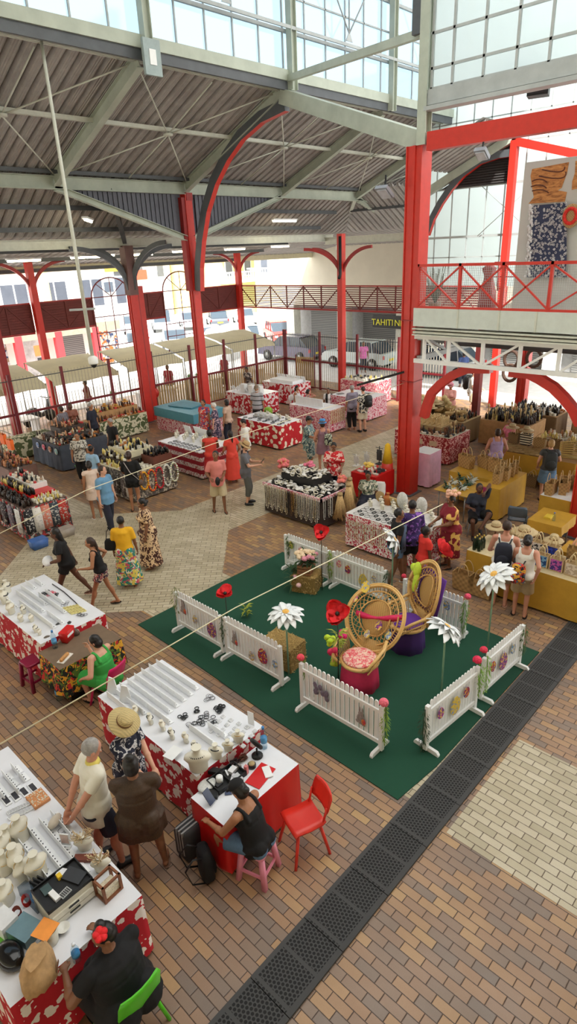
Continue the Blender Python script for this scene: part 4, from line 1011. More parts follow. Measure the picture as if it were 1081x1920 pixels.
g=G(447,1392,h2); BUSTG.put((g.x,g.y,z),-2.4,'slim ivory bust nearest the near right corner of the middle foreground table',None,'display bust',1.)
tag(obj('price_card',MB().box((0,0,.11),(.006,.09,.2),.2),CARD,loc=(3.95,4.66,z)),'blank white card standing at the near right corner of the middle foreground table','card')
rr=random.Random(21)
def rings(cx,cy,n,proto,label,grp,sp=.06,z_=None):
    for k in range(n):
        proto.put((cx+rr.uniform(-sp,sp),cy+rr.uniform(-sp,sp),(z_ or z)+.0015*k),rr.uniform(0,3),label,grp)
def gp(x,y,z_=None): g=G(x,y,z_ or h2); return g.x,g.y
for (px,py,n,pr,l) in ((343,1343,6,BRB,'black cord bracelet in the left cluster beside the ridges'),(366,1333,4,BRB,'black cord bracelet in the small upper cluster'),(385,1345,6,BR,'dark pearl bracelet in the central fan'),(412,1330,14,BRB,'black bead bracelet in the big heap at the right'),(390,1310,7,BRS,'thin silver bangle near the right ridges'),(372,1358,7,BR,'dark hoop in the middle of the bracelets'),(355,1362,3,BRS,'single silver hoop near the big bust'),(398,1352,6,BR,'dark pearl bracelet below the big heap')):
    x_,y_=gp(px,py); rings(x_,y_,n,pr,l+', middle foreground table',l,.055 if n>5 else .04)
for i in range(5):
    for j in range(4):
        a=V(gp(418,1345)+(0,)).lerp(V(gp(478,1372)+(0,)),i/4); b=V(gp(395,1372)+(0,))-V(gp(418,1345)+(0,)); p=a+b*(j/3)
        BOX.put((p.x,p.y,z),0,'tiny white ring box in the near right block of the middle foreground table','ring boxes, middle foreground table')
# ===== T2b cash table
h3=.74; table(2.8,3.93,3.86,4.42,h3,'cash table with white top and plain red sides, beside the tank top woman',REDPL,WSHEET,None,'plain red plastic cloth with white top on the cash table')
z3=h3+.004
def onp(name,mb,mt,px,py,h_,label,cat,rz=0): 
    g=G(px,py,h_); o=obj(name,mb,mt,loc=(g.x,g.y,h_+.004),rz=rz); return tag(o,label,cat)
def water_bottle(px,py,h_,label,s=1.):
    g=G(px,py,h_); t=thing('water_bottle',label,'bottle',(g.x,g.y,h_+.004))
    obj('body',MB().lathe([(.034*s,0),(.036*s,.02),(.034*s,.1*s),(.036*s,.19*s),(.014*s,.25*s)],seg=14),glass(.78,.86,.9,name='clear_plastic'),t); obj('cap',MB().lathe([(.015*s,.25*s),(.015*s,.28*s),(0,.28*s)],seg=10),paint(60,130,200,.4),t); obj('label',MB().lathe([(.037*s,.08*s),(.037*s,.14*s)],seg=14),paint(90,160,210,.5),t); return t
water_bottle(495,1402,h3,'clear water bottle with blue label beside the black fan',1.15)
t=thing('desk_fan','black desk fan at the back of the cash table','fan',tuple(G(482,1418,h3)+V((0,0,.004))))
obj('base',MB().lathe([(.07,0),(.07,.015),(.02,.03)],seg=14),BLACK,t); obj('stem',MB().tube([(0,0,.02),(0,0,.12)],.012,6),BLACK,t)
mb=MB(); mb.lathe([(.085,-.02),(.095,0),(.085,.02)],seg=20); mb.lathe([(.0,.03),(.08,.02)],seg=20); mb.xf(M.Translation((0,0,.19))@M.Rotation(1.1,4,'Y')@M.Rotation(PI,4,'X')); obj('fan_head',mb,BLACK,t)
mb=MB().lathe([(.018,0),(.022,.004),(.014,.004)],seg=12).xf(M.Translation((-.03,0,.21))@M.Rotation(1.1-PI/2*0,4,'Y')@M.Rotation(PI,4,'X')); obj('hub',mb,paint(200,200,200),t)
onp('red_folder',MB().box((0,0,.004),(.34,.2,.006),.2),REDPL,488,1455,h3,'red plastic folder lying on the cash table under the white phone','folder')
onp('phone',MB().box((0,0,.012),(.09,.17,.012),-.5),WHITE,501,1449,h3,'white phone on the red folder, cash table','phone')
tr=thing('cash_tray','black open tray of coins, cards and pens on the cash table','tray',tuple(G(425,1462,h3)+V((0,0,.004))),-.8+.75)
mb=MB(); mb.bb((-.2,-.12,0),(.2,.12,.01))
for a,b in (((-.2,-.12),(.2,-.11)),((-.2,.11),(.2,.12)),((-.2,-.12),(-.19,.12)),((.19,-.12),(.2,.12)),((-.02,-.12),(-.01,.12))): mb.bb((a[0],a[1],0),(b[0],b[1],.06))
obj('tray_body',mb,BLACK,tr)
for i,(x,y,s,c,nm,l) in enumerate(((-.12,.02,(.08,.1,.02),(60,62,66),'card_reader','dark card reader in the black cash tray'),(-.05,.07,(.05,.03,.03),(236,236,236),'eraser_block','white block in the black cash tray'),(.06,-.05,(.1,.05,.02),(220,220,226),'note_stack','pale stack of notes in the black cash tray'),(.13,.05,(.06,.06,.03),(70,160,170),'tin','teal tin in the black cash tray'),(.05,.06,(.09,.02,.015),(236,236,240),'marker_pen','white marker in the black cash tray'))):
    p=tr.location+rotz(-.05)@V((x,y,.012)); tag(obj(nm,MB().bb((-s[0]/2,-s[1]/2,0),(s[0]/2,s[1]/2,s[2])),paint(*c,.5),loc=p,rz=.3*i),l,'desk item')
for i,(px,py,c,nm,l,s_) in enumerate(((404,1450,(30,30,34),'black_case','long black case beside the paper roll',(.07,.2,.05)),(436,1448,(226,226,228),'white_box','white box at the back of the cash tray',(.1,.07,.05)),(446,1462,(200,202,206),'silver_box','silver card machine by the cash tray',(.08,.12,.04)),(452,1478,(120,110,160),'notepad','lilac notepad before the cash tray',(.1,.07,.015)),(428,1488,(70,80,110),'blue_card','dark blue card at the front of the cash table',(.08,.05,.008)),(400,1492,(20,20,22),'black_pouch','black pouch with a loop at the front of the cash table',(.12,.1,.04)),(462,1450,(206,120,120),'pink_bottle','small pink bottle behind the red folder',(.04,.04,.11)),(447,1440,(150,140,130),'grey_tape','grey tape block among the cords',(.05,.05,.04)))):
    onp(nm,MB().bb((-s_[0]/2,-s_[1]/2,0),(s_[0]/2,s_[1]/2,s_[2])),paint(*c,.4),px,py,h3,l,'desk item',.5-.3*i)
t=onp('paper_roll',MB().lathe([(.014,0),(.04,0),(.04,.09),(.014,.09)],seg=18),WHITE,412,1468,h3+.0,'white paper roll standing by the cash tray','paper roll'); obj('core_hole',MB().lathe([(.013,.088),(0,.0885)],seg=12),BLACK,t)
onp('plastic_pouch',MB().ell((0,0,.025),.12,.09,.025,seg=14,rings=8),glass(.85,.85,.86,name='clear_plastic') if False else paint(206,208,206,.3,0,.2,30),388,1475,h3,'crinkled clear pouch of cards at the left end of the cash table','pouch')
for i,(px,py,c,l,nm) in enumerate(((455,1425,(110,60,40),'tangle of brown bead cords behind the cash tray','bead_tangle'),(440,1432,(60,40,40),'dark coil of bead cords behind the cash tray, left of the brown ones','bead_tangle'))):
    mb=MB(); r2=random.Random(i)
    for k in range(9): mb.tube([(.04*math.cos(a+k)+r2.uniform(-.04,.04),.03*math.sin(a)+r2.uniform(-.01,.01),.01+.006*k) for a in [2*PI*j/10 for j in range(10)]],.005,4,closed=True)
    onp(nm,mb,paint(*c,.5,0,.3,50),px,py,h3,l,'cords')
t=onp('camera_puck',MB().lathe([(.05,0),(.05,.04),(.0,.045)],seg=16),BLACK,472,1438,h3,'black round pot with a beige lid below the fan','pot'); obj('lid',MB().lathe([(.038,.045),(.038,.055),(0,.057)],seg=16),paint(176,156,110,.6),t)
# ===== T1: bottom left table
h1=.83; table(.5,1.73,3.83,6.68,h1,'long jewellery table at the bottom left, red cloth with white flowers',HIB1,WSHEET,None,'red cloth with white hibiscus on the bottom left table')
z=h1+.004; TB='bottom left table'
for i,(x,a,b) in enumerate(((1.64,6.3,5.95),(1.52,6.25,5.85))): ridge_row((x,a,z),(x,b,z),'%s far row'%ORD[i],TB)
for i,(x,a,b) in enumerate(((1.38,6.5,5.9),(1.24,6.4,5.8),(1.1,6.3,5.7),(.98,5.9,5.0),(.86,5.7,5.0))): ridge_row((x,a,z),(x,b,z),'%s inner row'%ORD[i],TB)
for i in range(4):
    g=V(gp(62,1478,h1)+(0,)).lerp(V(gp(12,1502,h1)+(0,)),i/3); TRAY.put((g.x,g.y,z),0,'white tray with a row of dark pearls, %s from the aisle edge, bottom left table'%ORD[i],'pearl trays on the bottom left table')
for i,(x,a,b) in enumerate(((1.63,5.3,4.85),(1.5,5.3,4.4),(1.37,5.3,4.4),(1.24,5.25,4.55),(1.12,5.2,4.7))): ridge_row((x,a,z),(x,b,z),'%s near row from the aisle edge'%ORD[i],TB)
t=onp('sorting_tray',MB().bb((-.09,-.11,0),(.09,.11,.035)),paint(206,140,90,.6),72,1500,h1,'orange tray heaped with small shells at the aisle edge of the bottom left table','tray'); mb=MB(); r2=random.Random(2)
for k in range(70): mb.ell((r2.uniform(-.08,.08),r2.uniform(-.1,.1),.038),.009,.007,.007,seg=6,rings=4)
obj('shell_heap',mb,paint(232,222,200,.5,0,.2,40),t,kind='stuff')
for (px,py,n,l) in ((112,1545,4,'dark bracelet near the aisle edge'),(122,1560,3,'thin silver bangle near the aisle edge')):
    x_,y_=gp(px,py,h1); rings(x_,y_,n,BR if n==4 else BRS,l+' of the bottom left table',l,.05,z)
for i in range(8):
    for j in range(2):
        a=V(gp(18,1525,h1)+(0,)).lerp(V(gp(55,1508,h1)+(0,)),i/7); BOX.put((a.x-.02*j,a.y-.08*j,z),0,'tiny white ring box in the double row of the bottom left table','ring boxes, bottom left table')
bl=[(18,1560,.3,.26,'first, at the photo edge'),(40,1548,.26,.24,'second, tall and pale'),(10,1610,.3,.24,'third, low at the photo edge'),(34,1602,.26,.2,'fourth, with black cord'),(45,1622,.28,.22,'fifth, leaning'),(72,1618,.24,.22,'sixth, nearest the cash box'),(14,1665,.26,.22,'seventh, near the organiser'),(8,1580,.24,.2,'eighth, partly cut off by the photo edge')]
BB=mk_bust(.26,.22,False)
mbc=BB.root
for i,(px,py,a,b,l) in enumerate(bl):
    g=G(px,py+18,h1+.05); BB.put((max(g.x,.56),g.y,z),2.4-.3*(i%3),'ivory necklace bust on the bottom left table, '+l,None,'display bust',1.+.15*(i%2))
mb=MB()
ct=thing('hand_mirror','small white standing mirror with pink rim at the aisle side of the bottom left table','mirror',tuple(G(126,1590,h1)+V((0,0,.004))),.6)
obj('frame',MB().box((0,0,.12),(.012,.1,.15)),WHITE,ct); obj('glass',MB().box((-.008,0,.13),(.003,.08,.11)),paint(216,190,182,.1),ct); obj('foot',MB().bb((-.03,-.04,0),(.03,.04,.02)),WHITE,ct)
# coral-crowned busts on the wooden shell rack
for i,(px,py,l) in enumerate(((160,1592,'upper bust crowned with dried coral'),(192,1632,'lower bust crowned with dried coral'))):
    g=G(px,py,h1); t=thing('coral_bust','ivory %s at the end of the bottom left table'%l,'display bust',(g.x,g.y,z),-2.2)
    obj('bust',bust_mb(.2,.2),IV,t); mb=MB(); r2=random.Random(i)
    for k in range(40):
        a=r2.uniform(0,6.28); e=V((.09*math.cos(a)*r2.random()+.03,.1*math.sin(a),.2+r2.uniform(0,.07))); mb.tube([(.03,0,.17),e,e+V((r2.uniform(-.02,.02),r2.uniform(-.02,.02),.02))],.004,4)
    obj('coral_sprig',mb,paint(220,198,160,.8,0,.2,40),t)
rk=thing('wooden_frame_box','brown wooden box frame with shells inside at the near end of the bottom left table','box',tuple(G(205,1672,h1)+V((0,0,.004))),.1)
mb=MB()
for x in(-.09,.09):
    for y in(-.07,.07): mb.bb((x-.012,y-.012,0),(x+.012,y+.012,.2))
for zz in (.01,.19):
    for y in(-.07,.07): mb.bb((-.1,y-.01,zz-.012),(.1,y+.01,zz+.012))
    for x in(-.09,.09): mb.bb((x-.01,-.08,zz-.012),(x+.01,.08,zz+.012))
obj('frame',mb,WOODM,rk); obj('back_panel',MB().bb((-.08,-.06,.02),(.08,.06,.1)),paint(216,206,180,.7,0,.3,60),rk)
t=onp('shell_rack',MB().box((0,0,.02),(.07,.34,.04),.75),paint(120,60,44,.6),172,1612,h1,'narrow wooden rack of pinned shells between the two coral busts','rack',0)
# cash drawer unit with its clutter
cu=thing('drawer_unit','beige plastic drawer unit with an open black tray top on the bottom left table','drawers',tuple(G(140,1690,h1)+V((-.05,.06,.004))),.02)
obj('cabinet',MB().bb((-.22,-.16,0),(.22,.16,.2)),paint(206,202,184,.5),cu)
for zz in (.02,.085,.15):
    if zz<.14: d_=obj('drawer',MB().bb((-.2,-.175,zz),(.2,-.155,zz+.055)),paint(214,210,194,.5),cu); obj('handle',MB().bb((-.05,-.182,zz+.03),(.05,-.175,zz+.045)),BLACK,d_)
mb=MB(); mb.bb((-.22,-.16,.2),(.22,.16,.206))
for a,b in (((-.22,-.16),(.22,-.15)),((-.22,.15),(.22,.16)),((-.22,-.16),(-.21,.16)),((.21,-.16),(.22,.16))): mb.bb((a[0],a[1],.2),(b[0],b[1],.235))
obj('top_tray',mb,BLACK,cu)
def oncab(nm,dx,dy,s,c,l,cat,rz=0):
    return tag(obj(nm,MB().bb((-s[0]/2,-s[1]/2,0),(s[0]/2,s[1]/2,s[2])),paint(*c,.5),loc=(cu.location.x+dx,cu.location.y+dy,z+.208),rz=rz),l,cat)
k=oncab('calculator',-.02,-.09,(.1,.07,.012),(190,192,190),'grey pocket calculator on the beige drawer unit','calculator',.2)
mb=MB()
for i in range(5):
    for j in range(4): mb.bb((-.042+i*.018,-.028+j*.014,.012),(-.03+i*.018,-.019+j*.014,.016))
obj('keys',mb,BLACK,k)
oncab('notebook',.12,.0,(.13,.2,.02),(46,48,52),'dark ribbed notebook on the beige drawer unit','notebook',.4); oncab('tissue_pack',-.1,-.05,(.05,.12,.03),(236,236,236),'white strip of tissue on the beige drawer unit','tissue',.1)
oncab('phone',.07,.1,(.08,.13,.014),(230,232,236),'white phone lying at the back of the beige drawer unit','phone',.5); oncab('toy_block',.02,.09,(.04,.05,.04),(230,190,40),'yellow toy on the beige drawer unit','toy'); oncab('card_stack',-.12,.06,(.08,.1,.02),(60,80,80),'dark green card stack on the beige drawer unit','cards')
tb=onp('pen_organiser',MB().box((0,0,.06),(.09,.3,.12),.1),glass(.6,.62,.64,name='smoked_plastic'),62,1690,h1,'clear organiser holding red and blue cords on the bottom left table','organiser')
for i,(c,l,px,py) in enumerate((((190,40,30),'coil of red cord in the clear organiser',52,1697),((40,120,190),'coil of blue cord in the clear organiser',68,1690),((120,50,40),'coil of brown cord by the photo edge',35,1720))):
    mb=MB()
    for k in range(8): mb.tube([(.035*math.cos(a),.02*math.sin(a)+.002*k,.04+.04*math.sin(a)+.004*k) for a in [2*PI*j/12 for j in range(12)]],.004,4,closed=True)
    onp('cord_coil',mb,paint(*c,.5),px,py,h1,l,'cord')
for i,(px,py) in enumerate(((82,1672),(90,1668),(76,1678))):
    onp('card_folder',MB().box((0,0,.07),(.012,.2,.14),.35),BLACK,px,py,h1,'black folder standing %s between the organiser and the drawer unit'%ORD[i],'folder')
tb=onp('white_tub',MB().lathe([(.06,0),(.075,.16),(.07,.16),(.06,.01),(0,.01)],seg=20),paint(220,216,200,.5),97,1765,h1,'white plastic tub with an orange card across its top','tub')
g=tb.location; o=tag(obj('orange_card',MB().box((0,0,0),(.17,.17,.006),.4),paint(240,150,60,.5),loc=(g.x-.02,g.y+.01,g.z+.17)),'orange card lying across the white tub','card')
bgm=paint(178,142,98,.8,0,.2,16)
mb=MB(); secs=[]; r2=random.Random(5)
for i,(zz,s) in enumerate(((0,.8),(.05,1),(.14,1.02),(.2,.8),(.24,.5),(.27,.62))): secs.append([V((.19*s*math.cos(a)*(1+.12*math.sin(5*a+i))*r2.uniform(.92,1.08),.13*s*math.sin(a)*(1+.15*math.sin(3*a+i))*r2.uniform(.92,1.08),zz)) for a in [2*PI*k/20 for k in range(20)]])
mb.loft(secs,0,True); o=onp('paper_bag',mb,bgm,78,1835,h1-.02,'crumpled brown paper bag with faint red and green print on the bottom left table','paper bag',.9)
o.location.z=z
obj('print',MB().bb((-.05,-.15,.08),(.05,-.145,.11)),paint(120,80,50,.8),o)
mb=MB(); secs=[[V((.1*s*math.cos(a),.15*s*math.sin(a),zz)) for a in [2*PI*k/18 for k in range(18)]] for zz,s in ((0,.8),(.03,1),(.09,.98),(.12,.7),(.13,.2))]
mb.loft(secs,0,True); onp('black_bag',mb,paint(14,15,18,.15),22,1800,h1,'shiny black rounded bag at the left edge of the bottom left table','bag',.1)
onp('plastic_box',MB().bb((-.1,-.12,0),(.1,.12,.1)),paint(110,140,150,.3),50,1752,h1,'blue grey plastic box beside the white tub','box',.3)
onp('napkin_box',MB().bb((-.08,-.1,0),(.08,.1,.14)),paint(222,224,226,.5),12,1740,h1,'white box with rolled tissues at the photo edge','box',.2)
onp('green_tray',MB().box((0,0,.0),(.2,.24,.015),.3),paint(110,200,60,.4),12,1775,h1,'lime green lid under the white box at the photo edge','lid')
onp('silver_stapler',MB().box((0,0,.03),(.26,.02,.02),.4),STEEL,65,1790,h1,'thin silver rod lying before the white tub','rod')
onp('cotton_bowl',MB().lathe([(.03,0),(.06,.045),(.055,.045),(.0,.01)],seg=16),paint(226,226,220,.3),120,1745,h1,'small glass bowl of cotton beside the seated woman\'s hand','bowl')
t=onp('water_bottle',MB().lathe([(.036,0),(.036,.13),(.014,.19)],seg=14),glass(.78,.86,.9,name='clear_plastic'),145,1800,h1,'clear water bottle with blue label, held by the woman in black','bottle'); obj('label',MB().lathe([(.037,.06),(.037,.1)],seg=14),paint(70,140,190,.5),t); obj('cap',MB().lathe([(.015,.19),(.015,.21),(0,.21)],seg=10),paint(230,235,240),t)
o=onp('basket',MB().lathe([(.1,0),(.14,.1),(.13,.1),(.09,.01),(0,.01)],seg=18),REDPL,85,1905,.3,'red plastic stool top peeking out at the bottom edge','stool'); o.location.z=.001; 
# ===== T3 and the small flower-cloth table
ht=.83; table(3.05,4.17,8.47,10.62,ht,'jewellery table at the left edge, red cloth with large white flowers',HIB1,WSHEET,None,'red cloth with white hibiscus on the left edge table'); z=ht+.004; TB='left edge table'
for i,(x,a,b) in enumerate(((3.95,10.5,10.2),(3.8,10.5,10.2),(3.66,10.4,9.5),(3.52,10.3,9.3),(3.4,9.9,8.7),(3.55,9.2,8.7),(3.28,10.5,9.8),(3.88,9.9,9.3),(3.75,9.9,9.0))): ridge_row((x,a,z),(x,b,z),'%s row'%ORD[i],TB)
for i,(px,py,s) in enumerate(((10,1130,1.4),(22,1150,1.2),(45,1150,.8),(60,1165,.75),(68,1185,.7),(40,1165,.8),(15,1110,1.2),(75,1190,.6))):
    g=G(px,py,ht); (BUSTG if i%2 else BUST).put((max(g.x,3.13),g.y,z),2.2,'ivory bust on the left edge table, %s from its far end'%ORD[i],None,'display bust',s)
for (px,py,n,pr,l) in ((88,1112,9,BRB,'black beaded bracelet'),(104,1118,9,BR,'dark pearl bracelet'),(96,1114,4,mk_ring(.03,.005,paint(220,80,100,.4)),'coral pink bracelet'),(122,1133,5,BRS,'thin large hoop'),(155,1153,10,BRS,'silver bangle at the near right corner')):
    x_,y_=gp(px,py,ht); rings(x_,y_,n,pr,l+' on the left edge table',l+' left',.06,z)
for i in range(5):
    for j in range(3):
        p=V(gp(122,1142,ht)+(0,)).lerp(V(gp(145,1137,ht)+(0,)),i/4)+V((-.0,-.11*j,0)); YBOX.put((p.x,p.y,z),0,'pale yellow charm box on the near end of the left edge table','charm boxes, left edge table')
tag(obj('cord_strand',MB().tube([tuple(G(x,y,ht+.01)) for x,y in ((98,1095),(120,1110),(140,1128),(153,1142))],.009,6),BLACK),'long black cord laid along the aisle edge of the left edge table','cord')
hf=.72; table(2.98,4.02,7.78,8.44,hf,'small table under a dark tropical flower cloth, at the end of the left edge table',FLORAL,paint(120,100,80,.6),.5,'dark tropical flower print cloth hanging in folds below the lunch things',.03,14)
zf=hf+.004
water_bottle(104,1215,hf,'water bottle with blue label on the flower cloth table',1.15)
t=onp('red_tote',MB().loft([[V((x*s,y*s,zz)) for x,y in ((-.12,-.06),(.12,-.06),(.12,.06),(-.12,.06))] for zz,s in ((0,.8),(.1,1.),(.2,1.05))]),REDPL,128,1200,hf,'red cooler bag with white lettering on the flower cloth table','bag',.5)
obj('white_lettering',MB().bb((-.08,-.068,.1),(.08,-.063,.14)),WHITE,t)
t=onp('bread_tray',MB().bb((-.13,-.06,0),(.13,.06,.012)),paint(232,228,218,.5),122,1235,hf,'paper tray with filled bread rolls on the flower cloth table','food tray',.5); mb=MB(); mb.cap((-.09,0,.035),.03,(.07,0,.035),.03,8); obj('bread_roll',mb,paint(206,150,90,.7,0,.25,30),t)
for i,(px,py,c,l) in enumerate(((112,1180,(60,60,56),'dark plastic pouch behind the red cooler bag'),(132,1178,(40,38,40),'black purse behind the red cooler bag'),(140,1190,(90,70,60),'brown pouch under the seated woman\'s hand'),(90,1205,(96,84,72),'brown box at the left of the flower cloth table'))):
    mb=MB(); r2=random.Random(i); secs=[[V((.09*s*math.cos(a)*r2.uniform(.85,1.1),.06*s*math.sin(a)*r2.uniform(.85,1.1),zz)) for a in [2*PI*k/12 for k in range(12)]] for zz,s in ((0,.9),(.05,1),(.1,.7),(.12,.3))]; mb.loft(secs,0,True); onp('pouch',mb,paint(*c,.4,0,.2,20),px,py,hf,l,'pouch',i)
water_bottle(112,1312,0.0,'tall clear water bottle standing on the floor by the black bin bag',1.3)
mb=MB(); r2=random.Random(8); mb.loft([[V((.2*s*math.cos(a)*r2.uniform(.85,1.12),.16*s*math.sin(a)*r2.uniform(.85,1.1),zz)) for a in [2*PI*k/18 for k in range(18)]] for zz,s in ((0,.9),(.12,1),(.26,.9),(.36,.6),(.42,.35))],0,True)
tag(obj('bin_bag',mb,paint(16,16,18,.25),loc=tuple(G(145,1300))),'crumpled black bin bag on the floor under the flower cloth table','bag')
# plastic stools and chairs
def stool(loc,rz,c,label,h=.45,w=.3):
    t=thing('plastic_stool',label,'stool',loc,rz); mt=paint(*c,.35,0,.05); a=w/2
    mb=MB(); mb.loft([[V((x*a*s,y*a*s,zz)) for x,y in ((-1,-.8),(-.8,-1),(.8,-1),(1,-.8),(1,.8),(.8,1),(-.8,1),(-1,.8))] for zz,s in ((h-.04,1.),(h-.01,1.),(h,.93))]); obj('seat',mb,mt,t)
    for sx in(-1,1):
        for sy in(-1,1):
            mb=MB(); mb.loft([[V((sx*(a*k_+dx),sy*(a*k_+dy),zz)) for dx,dy in ((-.05,-.05),(0.0,-.05),(0,0),(-.05,0))] for zz,k_ in ((0,1.25),(h-.03,.98))]); obj('leg',mb,mt,t)
    for s in(-1,1):
        for zz,k_ in ((h*.33,1.16),):
            obj('stretcher',MB().box((0,s*(a*k_-.03),zz),(w*1.05,.02,.035)),mt,t); obj('stretcher',MB().box((s*(a*k_-.03),0,zz),(.02,w*1.05,.035)),mt,t)
    return t
def pchair(loc,rz,c,label,h=.45,w=.4,legc=None,back=.36):
    """moulded chair facing local -Y"""
    t=thing('plastic_chair',label,'chair',loc,rz); mt=paint(*c,.35,0,.05); lm=paint(*legc,.35) if legc else mt; a=w/2
    mb=MB(); secs=[]
    for y,zz in ((-a,h-.02),(-a*.8,h),(0,h-.012),(a*.8,h),(a,h+.03)): secs.append([V((x,y,zz+(.015 if abs(x)>a*.8 else 0)+d)) for x,d in ((-a,0),(-a*.5,0),(a*.5,0),(a,0),(a,-.02),(a*.5,-.02),(-a*.5,-.02),(-a,-.02))])
    mb.loft(secs,0,True); obj('seat',mb,mt,t)
    mb=MB(); secs=[]
    for zz,yy,ww in ((h+.12,a+.01,.94),(h+.16,a+.02,1.),(h+back*.85,a+.07,.98),(h+back,a+.08,.85)): secs.append([V((x*a*ww,yy+.03*(1-(x*x))+d,zz)) for x,d in ((-1,0),(-.5,0),(0,0),(.5,0),(1,0),(1,.014),(.5,.014),(0,.014),(-.5,.014),(-1,.014))])
    mb.loft(secs,0,True); obj('backrest',mb,mt,t)
    for s in(-1,1): obj('back_support',MB().tube([(s*a*.85,a*.85,h-.02),(s*a*.9,a+.02,h+.2)],.014,6),lm,t)
    for sx in(-1,1):
        for sy in(-1,1): obj('leg',MB().tube([(sx*a*.75,sy*a*.7,h-.02),(sx*a*1.1,sy*a*1.15,0)],[.02,.017],8),lm,t)
    return t
stool(tuple(G(70,1290)+V((.05,.1,0))),.1,(140,16,62),'tall wine red plastic stool in front of the left edge table',.48,.3)
gS=G(506,1650); 
gC=G(578,1585)
pchair((gC.x-.05,gC.y+.02,0),-.35-PI/2,(226,54,40),'empty red plastic chair right of the cash table',.46,.38)
# ===== S1: curios stall with slate cloth
def riser(x0,x1,y0,y1,z0,z1,mt,label,nm='display_riser'): tag(obj(nm,MB().bb((x0,y0,z0),(x1,y1,z1)),mt),label,'riser')
def goods(protos,x0,x1,y0,y1,z_,n,label,grp,jit=.4,sc_=(.85,1.25),seed=1):
    r2=random.Random(seed); n=int(n*1.45); nx=max(1,int(math.sqrt(n*(x1-x0)/(y1-y0)))); ny=max(1,round(n/nx))
    for i in range(nx):
        for j in range(ny):
            p=r2.choice(protos); x=x0+(i+.5+r2.uniform(-jit,jit)*.5)*(x1-x0)/nx; y=y0+(j+.5+r2.uniform(-jit,jit)*.5)*(y1-y0)/ny
            nm=p.root.name.split('.')[0].replace('_',' '); cat=p.root.get('category')
            p.put((x,y,z_),r2.uniform(0,6.28),'%s %s'%(nm,label),'%ss %s'%(nm,grp),cat,r2.uniform(*sc_),simple=True)
GB1=mk_bottle(.032,.17,paint(40,30,24,.2),paint(220,180,60),paint(232,226,206),'oil_bottle'); GB2=mk_bottle(.028,.15,paint(226,206,120,.2),WHITE,paint(240,236,220),'monoi_bottle'); GB3=mk_bottle(.03,.19,paint(24,26,30,.2),paint(190,30,30),paint(240,240,236),'sauce_bottle')
JR1=mk_jar(.04,.09,paint(190,120,50,.3),paint(240,236,220)); JR2=mk_jar(.035,.08,paint(230,226,210,.5),paint(180,60,50)); JR3=mk_jar(.04,.1,paint(60,40,30,.3),GOLD)
FG1=mk_fig(paint(120,70,40),paint(196,60,60)); FG2=mk_fig(paint(226,220,206),paint(90,120,160)); FG3=mk_fig(paint(60,44,36),paint(214,180,90),.18); FG4=mk_fig(paint(206,150,110),paint(60,130,90))
BX1=mk_box(.09,.06,.05,paint(214,70,70),'gift_box','box',('lid_panel',paint(240,230,220))); BX2=mk_box(.1,.07,.03,paint(226,222,210),'soap_box','box',('lid_panel',paint(120,160,190))); BX3=mk_box(.08,.08,.06,paint(60,62,66),'trinket_box','box',('lid_panel',GOLD))
SH=Proto(obj('polished_shell',MB().ell((0,0,.03),.05,.035,.03,seg=10,rings=6).ell((.03,0,.035),.02,.03,.02,seg=8,rings=5),paint(222,190,160,.3,0,.3,30),loc=(0,0,0),cat='shell'))
h=.86; table(8.6,10.3,18.45,20.3,h,'curio table under a slate grey cloth at the left middle distance',paint(70,76,88,.8,0,.2,3),paint(90,84,80,.8),None,'slate grey cloth tied round the curio table',.03,6)
z=h+.004; riser(8.9,10.0,19.0,20.1,z,z+.12,paint(60,56,54),'dark low step on the slate clothed curio table'); riser(9.2,10.1,19.4,20.1,z+.124,z+.3,paint(70,60,54),'upper dark step on the slate clothed curio table')
goods([FG1,FG2,FG3,GB1,JR2,SH],8.63,8.88,18.5,20.2,z,42,'on the front strip of the slate clothed curio table','front strip, curio table',seed=2)
goods([FG2,FG1,JR1,GB3,BX3,SH],8.9,10.25,18.5,18.98,z,34,'on the right strip of the slate clothed curio table','right strip, curio table',seed=3)
goods([FG3,FG4,SH,BX1,JR2,GB2],8.93,9.98,19.03,19.38,z+.122,22,'on the lower step of the curio table','lower step, curio table',seed=4)
goods([FG1,FG4,BX1,SH,FG3],9.22,10.08,19.42,20.08,z+.302,30,'on the upper step of the curio table','upper step, curio table',seed=5)
for i,(px,py,c,l) in enumerate(((65,838,(110,140,190),'blue patterned purse, leftmost'),(80,846,(210,80,110),'pink round purse, second'),(90,850,(180,120,90),'brown purse, third'),(103,853,(150,190,190),'pale round clock purse, rightmost'))):
    g=G(px,py,.62); o=obj('hanging_purse',MB().ell((0,0,0),.03,.1,.11,seg=12,rings=8),printed(c,((230,220,210),),20,.55,.6),loc=(8.54,min(20.2,18.6+.42*(3-i)),.68)); tag(o,l+' of those hung on the slate clothed curio table','purse')
    obj('strap',MB().tube([(0,-.03,.1),(0,0,.16),(0,.03,.1)],.006,5),BLACK,o)
tag(obj('bag_of_fruit',MB().ell((0,0,0),.09,.12,.16,seg=12,rings=8),paint(236,120,40,.6),loc=(9.6,18.36,.55)),'bright orange hanging bag on the right side of the curio table','bag')
cr=thing('storage_crate','translucent plastic crate with a green lid on the floor before the curio table','crate',(8.95,17.75,0),.1)
obj('tub',MB().loft([[V((x*s,y*s,zz)) for x,y in ((-.2,-.15),(.2,-.15),(.2,.15),(-.2,.15))] for zz,s in ((0,.85),(.28,1.))]),paint(190,204,190,.3),cr); obj('lid',MB().bb((-.21,-.16,.28),(.21,.16,.31)),paint(120,190,110,.4),cr)
# black ottoman bench left
table(8.0,9.6,21.0,21.5,.75,'low table under pale leaf print cloth along the fence at far left',LEAFC,LEAFC,None,'pale leaf print cloth hanging before the left fence')
